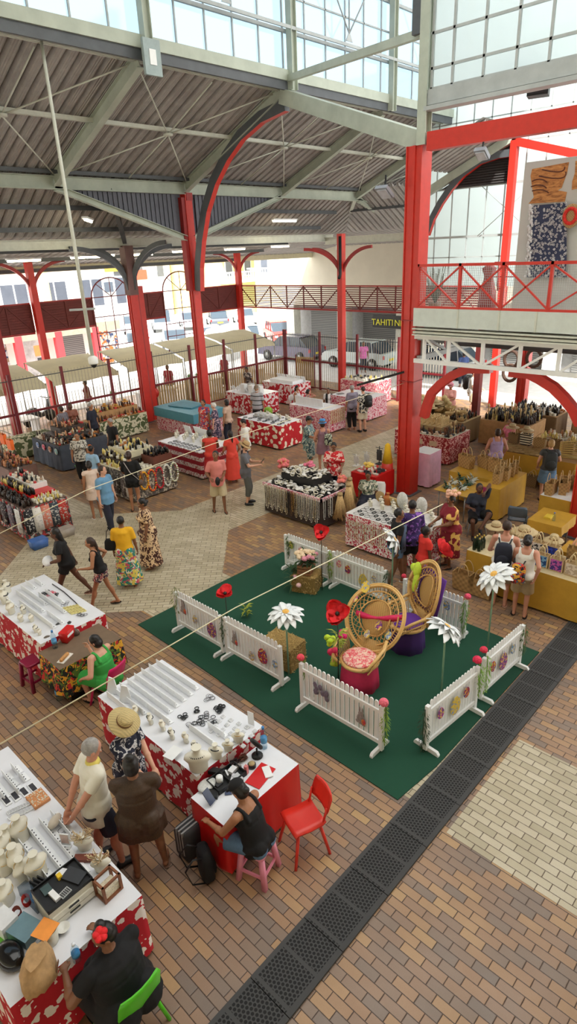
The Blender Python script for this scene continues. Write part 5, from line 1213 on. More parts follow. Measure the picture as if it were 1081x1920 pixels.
# souvenir table in front of the twin column
h=.8; table(10.9,13.2,20.3,21.2,h,'souvenir table in front of the twin column',LEAFC,KRAFT,None,'leaf print cloth on the souvenir table before the twin column'); z=h+.004
riser(11.2,13.1,20.7,21.15,z,z+.25,KRAFT,'cardboard step on the souvenir table before the twin column')
goods([FG4,FG1,BX1,JR1,SH,FG3,BX2],10.95,13.15,20.35,20.68,z,46,'on the front of the souvenir table before the twin column','front, souvenir table',seed=8)
goods([FG4,FG1,BX1,JR1,FG3,GB2],11.25,13.05,20.74,21.1,z+.252,36,'on the step of the souvenir table before the twin column','step, souvenir table',seed=9)
CAP=straw_hat(.13,.1,paint(210,150,60,.7,0,.3,12),None,'sun_cap')
for i,(x,c) in enumerate(((11.4,0),(11.8,0),(12.3,0),(12.7,0))): CAP.put((x,20.9,z+.3+.12*(i%2)),i,'orange sun cap, %s from the left on the souvenir table step'%ORD[i],None,'hat')
# ===== S2: oils and leis stall
h=.84; table(8.5,9.95,14.25,16.3,h,'oil and soap table with hanging flower leis, left of the aisle',printed((96,90,86),((190,180,160),),12,.55,1.),CREAM,None,'grey patterned cloth on the oil and soap table',.02); z=h+.004
riser(8.75,9.9,14.9,16.25,z,z+.14,paint(60,48,40),'dark lower step on the oil and soap table'); riser(9.05,9.9,15.1,16.2,z+.144,z+.32,CREAM,'cream upper step on the oil and soap table'); riser(9.3,9.95,14.28,14.86,z,z+.26,paint(104,58,44),'brown shelf block at the right end of the oil and soap table')
goods([GB2,JR1,GB1,BX2],8.53,8.73,14.3,16.25,z,34,'on the front row of the oil and soap table','front row, oil table',seed=11)
goods([GB2,JR2,GB1],8.77,9.03,14.93,16.2,z+.142,28,'on the dark step of the oil and soap table','dark step, oil table',seed=12)
goods([GB2,JR1,BX2,JR2,GB3],9.07,9.88,15.12,16.18,z+.322,48,'on the cream step of the oil and soap table','cream step, oil table',seed=13)
goods([GB1,GB3,JR3],9.32,9.93,14.3,14.84,z+.262,22,'on the brown shelf block of the oil and soap table','brown shelf, oil table',seed=14)
goods([GB1,JR2,BX2],8.77,9.28,14.3,14.86,z,20,'beside the brown shelf of the oil and soap table','beside shelf, oil table',seed=15)
def lei_mb(c1,c2,L=.62,w=.13,r=.032):
    mb=MB(); n=26; rr_=random.Random(int(c1[0]))
    for k in range(n):
        t=2*PI*k/n; x=w*math.sin(t); zz=-L/2+L/2*math.cos(t)
        mb.ell((rr_.uniform(-.008,.008),x,zz),r,r,r*.8,seg=7,rings=5,mi=k%2)
    return mb,[paint(*c1,.7,0,.2,20),paint(*c2,.7,0,.2,20)]
for i,(c1,c2,l,y,L) in enumerate((((236,160,30),(244,180,40),'marigold yellow flower lei, leftmost of those on the oil table',14.22,.5),((240,150,50),(226,70,40),'orange and red flower lei on the oil table',0,.62),((190,24,44),(206,40,50),'deep red flower lei on the oil table',0,.62),((236,236,226),(224,226,214),'white flower lei, inner one on the oil table',0,.62),((240,240,232),(214,220,180),'white flower lei, rightmost on the oil table',0,.56))):
    mb,mt=lei_mb(c1,c2,L); mb.xf(M.Rotation(PI/2,4,'Z')); tag(obj('flower_lei',mb,mt,loc=(8.85+.26*i,14.17,.82)),l,'lei')
for i,(y,c,l) in enumerate(((15.9,(150,150,130),'olive scarf'),(15.5,(180,170,150),'beige scarf'),(14.9,(70,66,64),'dark patterned scarf'),(14.55,(86,78,76),'grey patterned scarf, nearest the standing customer'),(14.33,(214,208,196),'white cloth strip'))):
    tag(obj('hanging_scarf',MB().loft([[V((dx,yy*(1+.1*k),zz)) for dx,yy in ((0,-.1),(0,0),(0,.1),(-.02,.1),(-.03,0),(-.02,-.1))] for k,zz in ((0,0),(1,-.3),(1,-.66))]),printed(c,((200,196,190),),22,.6,.6),loc=(8.42,y,.83)),l+' hanging on the aisle face of the oil table','scarf')
# ===== S0: stall cut by the left edge
h=.86; table(5.4,6.5,14.1,16.3,h,'crowded souvenir table at the left edge in the middle distance',printed((70,66,66),((200,196,190),(190,60,60)),9,.56,1.),paint(100,80,70),None,'dark patterned cloth on the crowded left souvenir table',.02); z=h+.004
riser(5.75,6.45,14.5,16.25,z,z+.12,REDPL,'red step on the crowded left souvenir table'); riser(6.0,6.45,14.9,16.2,z+.124,z+.26,WHITE,'white upper step on the crowded left souvenir table')
goods([GB3,GB1,JR3,FG3],5.42,5.73,14.15,16.2,z,46,'on the front strip of the crowded left souvenir table','front, left souvenir table',seed=21)
goods([GB3,GB1,GB2],5.77,5.98,14.53,16.2,z+.122,30,'on the red step of the crowded left souvenir table','red step, left souvenir table',seed=22)
goods([FG2,BX1,JR2,GB3,SH],6.02,6.43,14.93,16.15,z+.262,34,'on the white step of the crowded left souvenir table','white step, left souvenir table',seed=23)
goods([FG2,GB2,JR2],5.75,6.45,14.14,14.46,z,26,'on the aisle end of the crowded left souvenir table','aisle end, left souvenir table',seed=24)
for i in range(9):
    c=((30,30,34),(226,222,214),(214,130,110),(60,70,80),(190,60,50),(236,236,236),(120,110,130),(70,64,74),(210,180,160))[i]
    side=i<5
    loc=(5.45+.22*i,14.04,.84) if side else (5.32,14.3+.42*(i-5),.84)
    mb=MB().loft([[V((dx,yy*(1+.15*k),zz)) for dx,yy in ((0,-.1),(0,0),(0,.1),(-.03,.1),(-.05,0),(-.03,-.1))] for k,zz in ((0,0),(1,-.3),(1,-.6))]); 
    if side: mb.xf(M.Rotation(PI/2,4,'Z'))
    tag(obj('hanging_textile',mb,printed(c,((200,196,190),),18,.58,.8),loc=loc),'%s hanging textile from the left on the crowded left souvenir table'%ORD[i],'textile')
for i in range(2): tag(obj('storage_bin',MB().loft([[V((x*s,y*s,zz)) for x,y in ((-.2,-.14),(.2,-.14),(.2,.14),(-.2,.14))] for zz,s in ((0,.85),(.22,1.))]),paint(70,110,180,.4) if i else paint(170,160,150,.5),loc=(6.15-.75*i,13.75-.1*i,.0)),('blue bin' if i else 'grey bin')+' on the floor before the crowded left souvenir table','bin')
# orange toy stall, far left edge
h=.8; table(6.6,7.4,17.6,19.6,h,'toy table at the far left edge behind the crowded souvenir table',paint(120,90,80),paint(90,80,76),None,'brown cloth on the toy table at the far left edge'); z=h+.004
goods([FG3,FG1,BX1,FG4,JR1],6.62,7.38,17.65,19.5,z,60,'on the toy table at the far left edge','toy table',seed=31)
ORB=mk_bag(.3,.1,.3,paint(236,110,40,.6),None,.1,'cloth_bag')
for i in range(4): ORB.put((6.9,17.9+.42*i,z+.5+.1*(i%2)),1.57,'orange cloth bag, %s of the column of bags at the far left edge'%ORD[i],None,'bag')
rk=thing('hanging_rack','thin steel rack holding the orange bags at the far left edge','rack',(6.9,18.6,z)); obj('pole',MB().tube([(0,0,0),(0,0,1.3)],.015,6),STEEL,rk); obj('rail',MB().tube([(0,-.9,1.0),(0,.9,1.0)],.012,6),STEEL,rk)
# ===== S3: banded red cloth table with ivory busts
h=.86; table(10.9,12.15,14.15,16.3,h,'necklace table with a dark red banded border print, centre left',band_cloth(),WSHEET,None,'dark red cloth with white border bands on the centre left table',.012); z=h+.004
for i,(x,a,b) in enumerate(((11.0,15.9,14.3),(11.2,15.9,14.3))):
    for k,p in enumerate(along((x,a,z),(x,b,z),8)): BR.put(p,0,'dark necklace ring laid in the %s row of the banded red table'%ORD[i],'necklaces, %s row, banded red table'%ORD[i],'necklace',2.2)
for i in range(18): 
    x,y=11.45+.14*(i%4)+.02*(i%3),14.35+.11*i; (BUST if i%3==0 else BUSTG).put((x,y,z),2.6,'ivory bust on the banded red table, %s'%(['near end','near middle','middle','far middle','far end','at the back'][min(5,i//3)]+(', %s of its cluster'%ORD[i%3])),'busts, banded red table','display bust',.9+.1*(i%3))
for i,(x,y) in enumerate(((11.9,16.0),(12.0,15.6),(11.95,15.2))): tag(obj('display_board',MB().box((0,0,.17),(.02,.34,.34),M.Rotation(-.3,3,'Y')),CARD,loc=(x,y,z)),'white leaning display board, %s from the far end of the banded red table'%ORD[i],'display board')
# ===== S4: red table with white blossoms
h=.86; table(14.45,15.55,14.3,16.4,h,'shell jewellery table in the centre, red cloth dotted with cream blossoms',HIB2,WSHEET,None,'red cloth dotted with cream blossoms in the centre'); z=h+.004
for i in range(26): BR.put((14.6+.18*(i%5),14.45+.14*(i//2)+.02*(i%3),z+.002),i,'dark necklace ring on the blossom dotted table','necklaces, blossom dotted table','necklace',2.4)
for i in range(10): (BUST if i%2 else BUSTG).put((15.2+.07*(i%3),14.5+.16*i,z),2.8,'ivory bust in the back row of the blossom dotted table, %s from the right'%ORD[i],'busts, blossom dotted table','display bust',.8)
for i in range(4): tag(obj('stacked_case',MB().bb((-.14,-.1,0),(.14,.1,.07)).bb((-.12,-.08,.07),(.12,.08,.13)),paint(196,196,196,.4),loc=(15.0,15.1+.26*i,z)),'grey stacked display case, %s from the right on the blossom dotted table'%ORD[i],'case')
# blue boxes beside column A
bx=thing('display_cabinet','large teal blue covered display table beside the curved-bracket column','cabinet',(14.38,19.2,0))
obj('base',MB().bb((-.7,-1.2,0),(.7,1.15,.55)),PINKC,bx); obj('lid_box',MB().bb((-.75,-1.28,.55),(.75,1.2,.9)),paint(84,150,170,.5,0,.06),bx); obj('folded_cover',MB().box((.1,.2,.93),(.8,1.2,.03),.2),paint(80,140,160,.6),bx); obj('leg',MB().bb((-.76,-1.3,0),(-.68,-1.22,.55)),RED2,bx)
# ===== far stalls
h=.9; table(17.15,18.4,18.2,20.1,h,'watch and jewellery table, far, red cloth with pale leaves, left of the two',HIB3,WSHEET,None,'red leaf print cloth on the far left jewellery table'); z=h+.004
for i in range(22): tag(obj('display_card',MB().box((0,0,.1),(.02,.1,.18),M.Rotation(-.5,3,'Y')).mesh('display_card',CARD) if i==0 else bpy.data.meshes['display_card'],None,loc=(17.45+.16*(i%4),18.5+.075*i,z)),'white display card on the far left jewellery table','card','display cards, far left jewellery table')
for i in range(5): tag(obj('card_rack',MB().bb((-.1,-.12,0),(.1,.12,.34)),paint(180,182,182,.5,0,.4,30) if i%2 else WHITE,loc=(17.5+.2*(i%2),18.35+.24*i,z)),'small card rack, %s from the right on the far left jewellery table'%ORD[i],'rack')
table(19.6,20.75,18.45,20.35,h,'wide far table with red leaf print cloth, before the corner gate',HIB3,WSHEET,None,'red leaf print cloth on the wide table before the corner gate')
tag(obj('tray_case',MB().bb((-.35,-.7,0),(.35,.7,.12)),CARD,loc=(20.1,19.3,z)),'long white display case on the wide table before the corner gate','case')
for i in range(6): tag(obj('display_board',MB().box((0,0,.12),(.02,.24,.24),M.Rotation(-.3,3,'Y')),CARD,loc=(20.45,18.6+.3*i,z)),'small white board, %s from the right on the wide far table'%ORD[i],'display board')
h=.86; table(17.05,17.95,14.25,16.25,h,'pink print table with a row of tall white stands, centre distance',PINKC,WSHEET,None,'pink leaf print cloth on the centre distance table'); z=h+.004
ST_=Proto(obj('tall_stand',MB().box((0,0,.15),(.03,.13,.3),M.Rotation(-.15,3,'Y')).bb((-.04,-.06,0),(.06,.06,.012)),CARD,loc=(0,0,0),cat='stand'))
for i in range(10): ST_.put((17.3,14.85+.14*i,z),0,'tall white stand, %s from the right on the pink print table'%ORD[i],'tall stands, pink print table')
for i in range(8): tag(obj('bead_strand',MB().bb((-.01,-.02,-.5),(.01,.02,0)) if i==0 else [o for o in OBJS if o.name.startswith('bead_strand')][0].data,paint(220,200,160,.6,0,.3,30),loc=(17.08+.11*i,14.2,.86)) if i==0 else obj('bead_strand',[o for o in OBJS if o.name.startswith('bead_strand')][0].data,None,loc=(17.08+.11*i,14.2,.86)),'cream bead strand hanging on the right side of the pink print table','strand','bead strands, pink print table')
table(19.2,20.5,14.15,16.0,h,'far table in pink print cloth with books laid out',PINKC,WSHEET,None,'pink print cloth on the table with laid-out books')
for i in range(7): tag(obj('booklet',MB().bb((-.1,-.14,0),(.1,.14,.02)),WHITE if i%2 else paint(120,120,120),loc=(19.5+.3*(i%3),14.4+.22*i,z),rz=.2*i),'flat booklet, %s from the right on the far pink table'%ORD[i],'booklet')
table(21.5,22.7,15.45,17.3,.98,'farthest pink and red bordered table before the right fence',PINKR,paint(196,190,180),None,'pink and red border cloth on the farthest table')
goods([BX2,JR2,BX3,GB2],21.55,22.65,15.5,17.25,.984,30,'on the farthest pink and red table','farthest table',seed=41)
tag(obj('green_bag',MB().loft([[V((x*s,y*s,zz)) for x,y in ((-.1,-.14),(.1,-.14),(.1,.14),(-.1,.14))] for zz,s in ((0,1),(.22,1.),(.3,.7))]),paint(140,190,60,.6,0,.3,14),loc=(16.5,16.9,.45)),'lime green patterned bag on a dark box in the centre distance','bag')
riser(16.3,16.75,16.65,17.15,0,.449,paint(70,30,36),'dark maroon box under the lime green bag','side_box')
# ===== S5: shell necklace stall
h=.82; table(10.33,11.45,8.95,10.85,h,'shell necklace table behind the flower basket, pink trimmed',paint(60,48,44,.9),BLACK,None,'dark cloth of the shell necklace table',.01); z=h+.004
tag(obj('lace_trim',MB().bb((10.29,8.9,h-.07),(10.33,10.9,h+.012)).bb((10.29,8.9,h-.07),(11.45,8.94,h+.012)),printed((206,110,130),((236,220,220),),26,.5,.8)),'pink and white trim along the edge of the shell necklace table','trim')
def strand_mb(c,L,r=.011,w=.035,seed=0):
    mb=MB(); r2=random.Random(seed); n=int(L/(r*1.9))
    for s in(-1,1):
        for k in range(n): mb.ell((r2.uniform(-.004,.004),s*w*(1-.3*k/n),-k*r*1.9),r*r2.uniform(.8,1.15),r,r,seg=5,rings=4)
    mb.ell((0,0,-L),r,w*.8,r,seg=6,rings=4); return mb
SM={'w':paint(226,220,200,.4,0,.15,30),'c':paint(206,190,150,.4,0,.2,30),'k':paint(30,28,28,.4),'g':paint(196,150,60,.4,0,.15,30),'b':paint(110,80,56,.5,0,.3,30),'m':printed((226,220,206),((60,50,46),),50,.56,.5),'s':paint(196,196,190,.4,0,.2,30)}
SP={}
def strand(kd,L,loc,rz,label,grp,cat='necklace'):
    key=(kd,L)
    if key not in SP: SP[key]=Proto(obj('shell_necklace',strand_mb(SM[kd],L,seed=len(SP)),SM[kd],loc=(0,0,0),cat='necklace'))
    SP[key].put(loc,rz,label,grp)
NM={'w':'white','c':'cream','k':'black','g':'golden','b':'brown','m':'speckled','s':'silvery'}
seq='wwwcwwwmwwwcmwckkbgbcmswwswwmswcms'
for i,kd in enumerate(seq):
    y=10.84-.056*i; strand(kd,(.5,.58,.64)[i%3],(10.265,y,h-.02),0,'%s shell necklace hanging %s on the front of the shell necklace table'%(NM[kd],'at the left third' if i<12 else 'near the middle' if i<22 else 'at the right third'),'%s shell necklaces %d, shell table'%(NM[kd],(i>=12)+(i>=22)))
for i,kd in enumerate('skmsbk'): strand(kd,.5,(10.36+.09*i,8.87,h-.02),PI/2,'%s shell necklace at the right corner of the shell necklace table'%NM[kd],'%s corner necklaces, shell table'%NM[kd])
def raffia(loc,s,label):
    t=thing('raffia_skirt',label,'skirt',loc); mb=MB(); r2=random.Random(int(s*100))
    for k in range(120):
        a=2*PI*k/120; q=r2.uniform(.9,1.15); mb.tube([(.05*math.cos(a),.05*math.sin(a),0),(.1*q*math.cos(a),.1*q*math.sin(a),-.3*s),(.17*q*math.cos(a+.1),.17*q*math.sin(a+.1),-.68*s*r2.uniform(.85,1.03))],.005,4)
    obj('fringe',mb,paint(214,182,130,.8,0,.2,30),t); obj('waistband',MB().lathe([(.06,-.05),(.07,.0),(.06,.04)],seg=14),woven(200,170,120),t); return t
raffia((10.85,8.78,.82),.95,'raffia skirt hanging nearest the camera on the shell necklace table'); raffia((11.15,8.75,.98),1.15,'tall raffia skirt at the right corner of the shell necklace table'); raffia((11.45,8.95,1.0),1.,'raffia skirt farthest right behind the tall one')
riser(10.7,11.4,9.5,10.6,z,z+.22,BLACK,'black step under the heap of shell ornaments')
WHS=mk_ring(.05,.012,SM['w'],'shell_bracelet','bracelet'); BKS=mk_ring(.05,.012,SM['k'],'shell_bracelet','bracelet'); SPS=mk_ring(.045,.014,SM['m'],'shell_bracelet','bracelet'); CLM=Proto(obj('pearl_shell',MB().ell((0,0,.02),.06,.05,.018,seg=10,rings=6),paint(226,224,220,.25,0,.2,30),loc=(0,0,0),cat='shell'))
r2=random.Random(77)
for k in range(290):
    x=r2.uniform(10.36,11.42); y=r2.uniform(8.98,10.8); inn=(10.7<x<11.4 and 9.5<y<10.6)
    zz=z+(.222 if inn else 0)+r2.uniform(0,.05); p=r2.choice([WHS,BKS,SPS,CLM,CLM]); nm='pearl shell' if p is CLM else 'shell bracelet'
    p.put((x,y,zz),(r2.uniform(-.5,.5),r2.uniform(-.5,.5),r2.uniform(0,6)),'%s in the %s of the shell necklace table'%(nm,'raised heap' if inn else 'loose layer'),'%ss, %s, shell table'%(nm,'heap' if inn else 'layer'),None,r2.uniform(.8,1.3))
tag(obj('shell_hoop',MB().tube([(0,.1*math.cos(a),.1*math.sin(a)) for a in [2*PI*k/20 for k in range(20)]],.02,8,closed=True),SM['w'],loc=(10.75,10.05,z+.36)),'large white shell hoop standing in the heap of the shell necklace table','hoop')
def flower_crown(c,cc,label,s=1.):
    t=thing('flower_headpiece',label,'headpiece',tuple(c)); mb=MB(); r3=random.Random(int(c[0]*97)); 
    for k in range(14): mb.ell((r3.uniform(-.09,.09)*s,r3.uniform(-.09,.09)*s,r3.uniform(0,.12)*s),.06*s,.06*s,.045*s,seg=8,rings=5)
    obj('blossoms',mb,paint(*cc,.6,0,.25,16),t); mb=MB(); 
    for k in range(10): a=r3.uniform(0,6.28); mb.tube([(0,0,0),(.1*math.cos(a)*s,.1*math.sin(a)*s,.16*s)],[.02*s,.004],5)
    obj('leaf_spray',mb,paint(214,190,120,.7,0,.3,20),t)
flower_crown((11.3,11.1,.95),(232,120,120),'tall pink and orange flower headpiece at the far left of the shell table',1.3); flower_crown((11.35,10.2,1.1),(230,120,150),'pink blossom headpiece behind the shell heap'); flower_crown((11.2,9.0,1.0),(226,120,110),'coral blossom headpiece above the raffia skirts')
tag(obj('headpiece_stand',MB().tube([(0,0,0),(0,0,.95)],.02,6),BLACK,loc=(11.42,11.1,0)),'black pole under the tall flower headpiece','stand')
# ===== S6: pearl table before the big column
h=.82; table(10.05,11.1,5.95,7.95,h,'pearl table with red and white scroll border, behind the far picket fence',printed((186,40,66),((238,230,226),),13,.5,2.),paint(216,214,210,.5),None,'red and white scroll cloth on the pearl table',.01); z=h+.004
for i in range(22): strand('cwmc'[i%4],.42,(10.02,7.86-.052*i*1.1,h-.14),0,'%s shell strand hanging on the front of the pearl table'%NM['cwmc'[i%4]],'%s strands, pearl table'%NM['cwmc'[i%4]])
for i in range(48):
    x=10.15+.13*(i%4); y=6.1+.15*(i//4); (BRB if (i*7)%5<2 else BRS).put((x,y,z),i,'small pearl necklace laid on the pearl table','laid necklaces, pearl table','necklace',1.8)
for i in range(16):
    (BUST if i%2 else BUSTG).put((10.68+.14*(i%3),6.1+.11*i,z),2.9,'ivory bust in the back rows of the pearl table, %s'%(['right end','right middle','left middle','left end'][i//4]),'busts, %s, pearl table'%(i//4),'display bust',.95)
for i,(y,l) in enumerate(((7.1,'left'),(6.6,'right'))): tag(obj('draped_stand',MB().ell((0,0,.2),.09,.14,.2,seg=12,rings=8),paint(200,200,196,.6,0,.25,30),loc=(11.0,y,z)),'grey fan shaped necklace stand at the %s back of the pearl table'%l,'stand')
for i,(px,py,c,l) in enumerate(((702,905,(190,160,110),'woven straw fan propped behind the pearl table'),(735,915,(200,170,110),'wooden tray leaning behind the pearl table, against the big column'),(726,935,(176,104,50),'brown neck form with a white collar behind the pearl table'))):
    g=G(px,py,h+.15); o=obj(('woven_fan','wooden_tray','neck_form')[i],(MB().ell((0,0,.14),.02,.14,.14,seg=12,rings=8),MB().box((0,0,.1),(.03,.36,.24),M.Rotation(-.3,3,'Y')),bust_mb(.28,.24))[i],woven(*c) if i==0 else paint(*c,.6,0,.15,12),loc=(11.0,[7.7,7.25,7.5][i],z+(.0))); tag(o,l,['fan','tray','display form'][i])
# white wicker chair of the seated vendor
pchair((11.75,8.35,0),-1.0,(230,230,228),'white plastic chair between the shell table and the pearl table',.44,.44,None,.42)
# S18 small red table with purses
h=.72; table(12.55,13.4,8.95,9.75,h,'small table under a plain red cloth left of the big column',REDPL,REDPL,None,'plain red cloth left of the big column'); z=h+.004
goods([BX3,BX2,FG2,JR2],12.6,13.3,9.0,9.7,z,16,'on the small red table','small red table',seed=51)
for i,(x,y,hh,c,l) in enumerate(((12.9,9.5,.4,(200,200,196),'grey carved slab stand'),(13.2,9.3,.5,(50,50,50),'black wire jewellery tree'),(12.7,9.7,.34,(214,212,206),'pale bust stand'))):
    mb=MB(); mb.bb((-.1,-.07,0),(.1,.07,.02)); mb.tube([(0,0,0),(0,0,hh)],.015,6); mb.tube([(0,-.12,hh*.9),(0,.12,hh*.9)],.01,6); mb.tube([(0,-.1,hh*.6),(0,.1,hh*.6)],.01,6); mb.box((0,0,hh*.5),(.02,.16,hh*.6))
    tag(obj('jewellery_tree',mb,paint(*c,.5),loc=(x,y,z+.13)),l+' on the small red table','stand')
sp=thing('dress_form','dress form in red and yellow cloth hanging against the big column','dress form',(13.3,9.1,.9)); obj('cloth',MB().lathe([(.02,.55),(.07,.5),(.09,.3),(.14,0)],seg=14,fn=lambda a,z:1+.1*math.sin(6*a)),paint(226,180,30,.7,0,.1),sp); obj('red_cloth',MB().lathe([(.15,.0),(.16,-.25),(.14,-.3)],seg=14),RED,sp)
h=1.0; table(14.3,14.9,8.4,8.95,h,'small plinth under a pleated pink cloth right of the big column',paint(226,176,200,.7,0,.1),WHITE,.95,'pleated pink cloth right of the big column',.02,20)
# ===== right aisle: carving table
h=.86; table(16.35,17.6,8.95,10.9,h,'carving table with dark red leaf print behind the big column',REDPAT,paint(200,190,170),None,'dark red leaf print cloth behind the big column'); z=h+.004
STK=Proto(obj('carved_pestle',MB().lathe([(.02,0),(.022,.03),(.012,.06),(.012,.2),(.022,.22),(.01,.26),(0,.265)],seg=8),paint(216,190,140,.6,0,.15,20),loc=(0,0,0),cat='carving'))
riser(16.8,17.4,9.5,10.6,z,z+.16,woven(200,170,120),'woven step on the carving table')
for i in range(60): STK.put((16.85+.055*(i%10),9.55+.17*(i//10),z+.162),i,'pale carved wooden stick standing on the woven step of the carving table','carved sticks, carving table',None,.9+.1*(i%3))
goods([BX3,BX2,SH,FG3,FG1],16.4,16.78,9.0,10.8,z,40,'on the front of the carving table','front, carving table',seed=61); goods([BX3,FG3,FG1,GB1,STK],16.8,17.55,9.0,9.45,z,26,'on the right end of the carving table','right end, carving table',seed=62)
for i in range(3): tag(obj('price_plaque',MB().bb((-.01,-.13,-.08),(0,.13,.08)),paint(206,180,150),loc=(16.335,10.5-.5*i,.62)),'pale plaque, %s on the front of the carving table'%ORD[i],'plaque')
# baskets and figures behind
h=.8; table(18.4,19.6,9.6,11.9,h,'basket table at the back behind the carving table',woven(170,140,96),woven(190,160,110),None,'woven mat cloth of the basket table at the back'); z=h+.004
BSK=Proto(obj('round_basket',MB().lathe([(.12,0),(.17,.12),(.16,.12),(.11,.01),(0,.01)],seg=16),woven(200,166,110,60),loc=(0,0,0),cat='basket'))
for i in range(14): BSK.put((18.6+.3*(i%3),9.8+.15*i,z+.13*(i%2)),i,'round woven basket on the basket table at the back','baskets at the back',None,.9+.15*(i%3))
goods([FG3,GB1,FG1,STK,GB3],18.5,19.5,9.65,10.4,z,40,'on the right end of the basket table','basket table end',seed=63)
h=.86; table(19.0,20.2,7.6,9.3,h,'far drinks and craft table beside the red column',KRAFT,KRAFT,None,'brown cloth of the far drinks and craft table'); z=h+.004
goods([GB1,GB3,GB2,FG3,STK],19.05,20.1,7.65,9.2,z,80,'on the far drinks and craft table','far drinks table',seed=64,sc_=(1.2,1.9))
h=.84; table(20.6,21.6,7.4,9.0,h,'bottle and shell table beside the wreath-hung red column',woven(150,120,84),KRAFT,None,'brown woven cloth of the bottle table by the wreath-hung column'); goods([GB1,GB3,JR1,JR2,SH,FG2],20.65,21.55,7.45,8.95,h+.004,60,'on the bottle table by the wreath-hung column','bottle table by wreath column',seed=65,sc_=(1.2,1.9))
h=.8; table(17.9,18.7,5.3,6.9,h,'low craft table between the woven goods and the far drinks table',KRAFT,woven(190,160,110),None,'brown cloth of the low craft table'); goods([GB2,FG2,JR2,FG4,SH,BX2],17.95,18.65,5.35,6.85,h+.004,44,'on the low craft table','low craft table',seed=66,sc_=(1.2,1.8))
HB=straw_hat(.2,.13,woven(206,182,136,100)); 
for i in range(9): HB.put((18.75+.28*(i%3),11.0+.28*(i//3),1.06+.1*(i%2)),i,'straw hat heaped on the left of the basket table at the back','straw hats on the basket table','hat',.9+.1*(i%3))
DL=Proto(obj('straw_doll',MB().lathe([(.0,0),(.13,.0),(.06,.26),(.04,.3),(.09,.34),(.07,.42),(0,.46)],seg=12),woven(210,186,130,80),loc=(0,0,0),cat='doll'))
for i in range(8): DL.put((19.2+.12*(i%3),10.6+.17*i,.81),i,'tall straw doll standing on the basket table at the back','straw dolls on the basket table','doll',1.+.15*(i%3))
# S14: bags, hats and woven fans
h=.82; table(16.3,17.3,5.2,7.6,h,'woven goods table with mustard cloth in the right aisle',YEL,KRAFT,None,'mustard cloth of the woven goods table in the right aisle'); z=h+.004
FAN=Proto(obj('woven_fan',MB().ell((0,0,.01),.1,.08,.012,seg=12,rings=6).tube([(.08,0,.01),(.2,0,.01)],.008,5),woven(206,170,110,80),loc=(0,0,0),cat='fan'))
for i in range(46):
    x=16.36+.13*(i%5); y=6.1+.15*(i//5); FAN.put((x,y,z+.012*(i%3)),i*1.3,'small woven fan laid on the woven goods table','fans, woven goods table')
HAT=straw_hat(.2,.12); 
BG=mk_bag(.34,.16,.26); BGW=mk_bag(.32,.18,.34,striped((232,224,200),(50,44,40),14,2,.5,.8),None,.12,'striped_bag'); BGC=mk_bag(.42,.2,.34,woven(196,156,100,30),None,.2); BGD=mk_bag(.3,.16,.3,woven(150,120,80,50),None,.12)
for i,(p,x,y,l) in enumerate(((BGD,17.15,7.3,'tan bag at the far left'),(BGW,17.2,6.95,'black and cream striped bag'),(BG,17.2,6.55,'straw bag with a red handle band'),(HAT,17.15,6.95,'straw hat on the striped bag'),(HAT,17.2,7.4,'straw hat at the far left'),(BGD,17.2,6.1,'grey green bag'),(BGD,17.1,5.7,'dark bag at the right'))):
    zz=z+(.44 if p is HAT else 0); p.put((x,y,zz),1.57,l+' at the back of the woven goods table',None,'hat' if p is HAT else 'bag')
rk=thing('slatted_rack','pale wooden slatted rack on the right end of the woven goods table','rack',(16.75,5.5,z),.1)
mb=MB()
for x in(-.02,.02): pass
mb.beam((0,-.3,0),(0,-.3,.55),.03,.03); mb.beam((0,.3,0),(0,.3,.4),.03,.03)
for i in range(7): mb.beam((0,-.3,.08+.07*i),(0,.3,.06+.055*i),.02,.03)
obj('slats',mb,paint(206,180,110,.6),rk); obj('base',MB().bb((-.12,-.32,0),(.12,.32,.03)),paint(196,170,104,.6),rk)
for i in range(4): BGD.put((16.12,5.4+.42*i,.001),1.57,'woven bag hanging low before the woven goods table, %s from the right'%ORD[i],None,'bag',1.1)
# S13: L-shaped mustard stall with the palm bags
h=.84; table(13.35,14.85,5.9,6.35,h,'mustard clothed bag table in front of the seated caller',YEL,YEL,None,'mustard cloth of the bag table beside the seated caller'); table(14.0,14.8,6.38,7.6,.78,'low back table of the palm bag stall',YEL,YEL,None,'mustard cloth on the low back table of the palm bag stall')
BGC.put((14.5,7.4,.79),1.3,'palm bag with twin hoops, leftmost of the palm bag stall',None,'bag'); BGC.put((14.75,7.0,.79),1.2,'palm bag behind the leftmost one',None,'bag',.9); BGC.put((14.6,6.6,.79),1.4,'open topped palm basket in the middle of the palm bag stall',None,'bag')
for i,(x,y,l) in enumerate(((13.75,6.15,'nearest palm bag'),(14.1,6.1,'second palm bag'),(14.45,6.12,'third palm bag'),(14.72,6.15,'farthest palm bag'),(14.3,6.28,'palm bag pushed behind the second'))): BGC.put((x,y,h+.004),.1+.1*i,l+' in the row on the mustard table',None,'bag',.8)
h=.72; table(12.7,13.9,6.4,7.3,h,'folding table heaped with greenery and leaf cuttings',None,None); 
tag(obj('mustard_cover',MB().bb((12.7,6.4,h-.004),(13.9,7.3,h+.006)),YEL),'mustard cover on the folding table with cuttings','cover')
for i in range(9):
    leaf_tuft('leaf_cuttings',(12.85+.12*i,6.9+.22*math.sin(i*2),h+.01),'heap of %s leaf cuttings on the folding table, %s from the left'%(('pale','dark green')[i%2],ORD[i]),36,.16,((206,210,200),(70,100,80))[i%2],.08)
tag(obj('white_cup',MB().lathe([(.03,0),(.04,.09),(.036,.09),(.0,.01)],seg=14),WHITE,loc=(13.85,6.2,.85)),'white cup on the mustard table corner','cup')
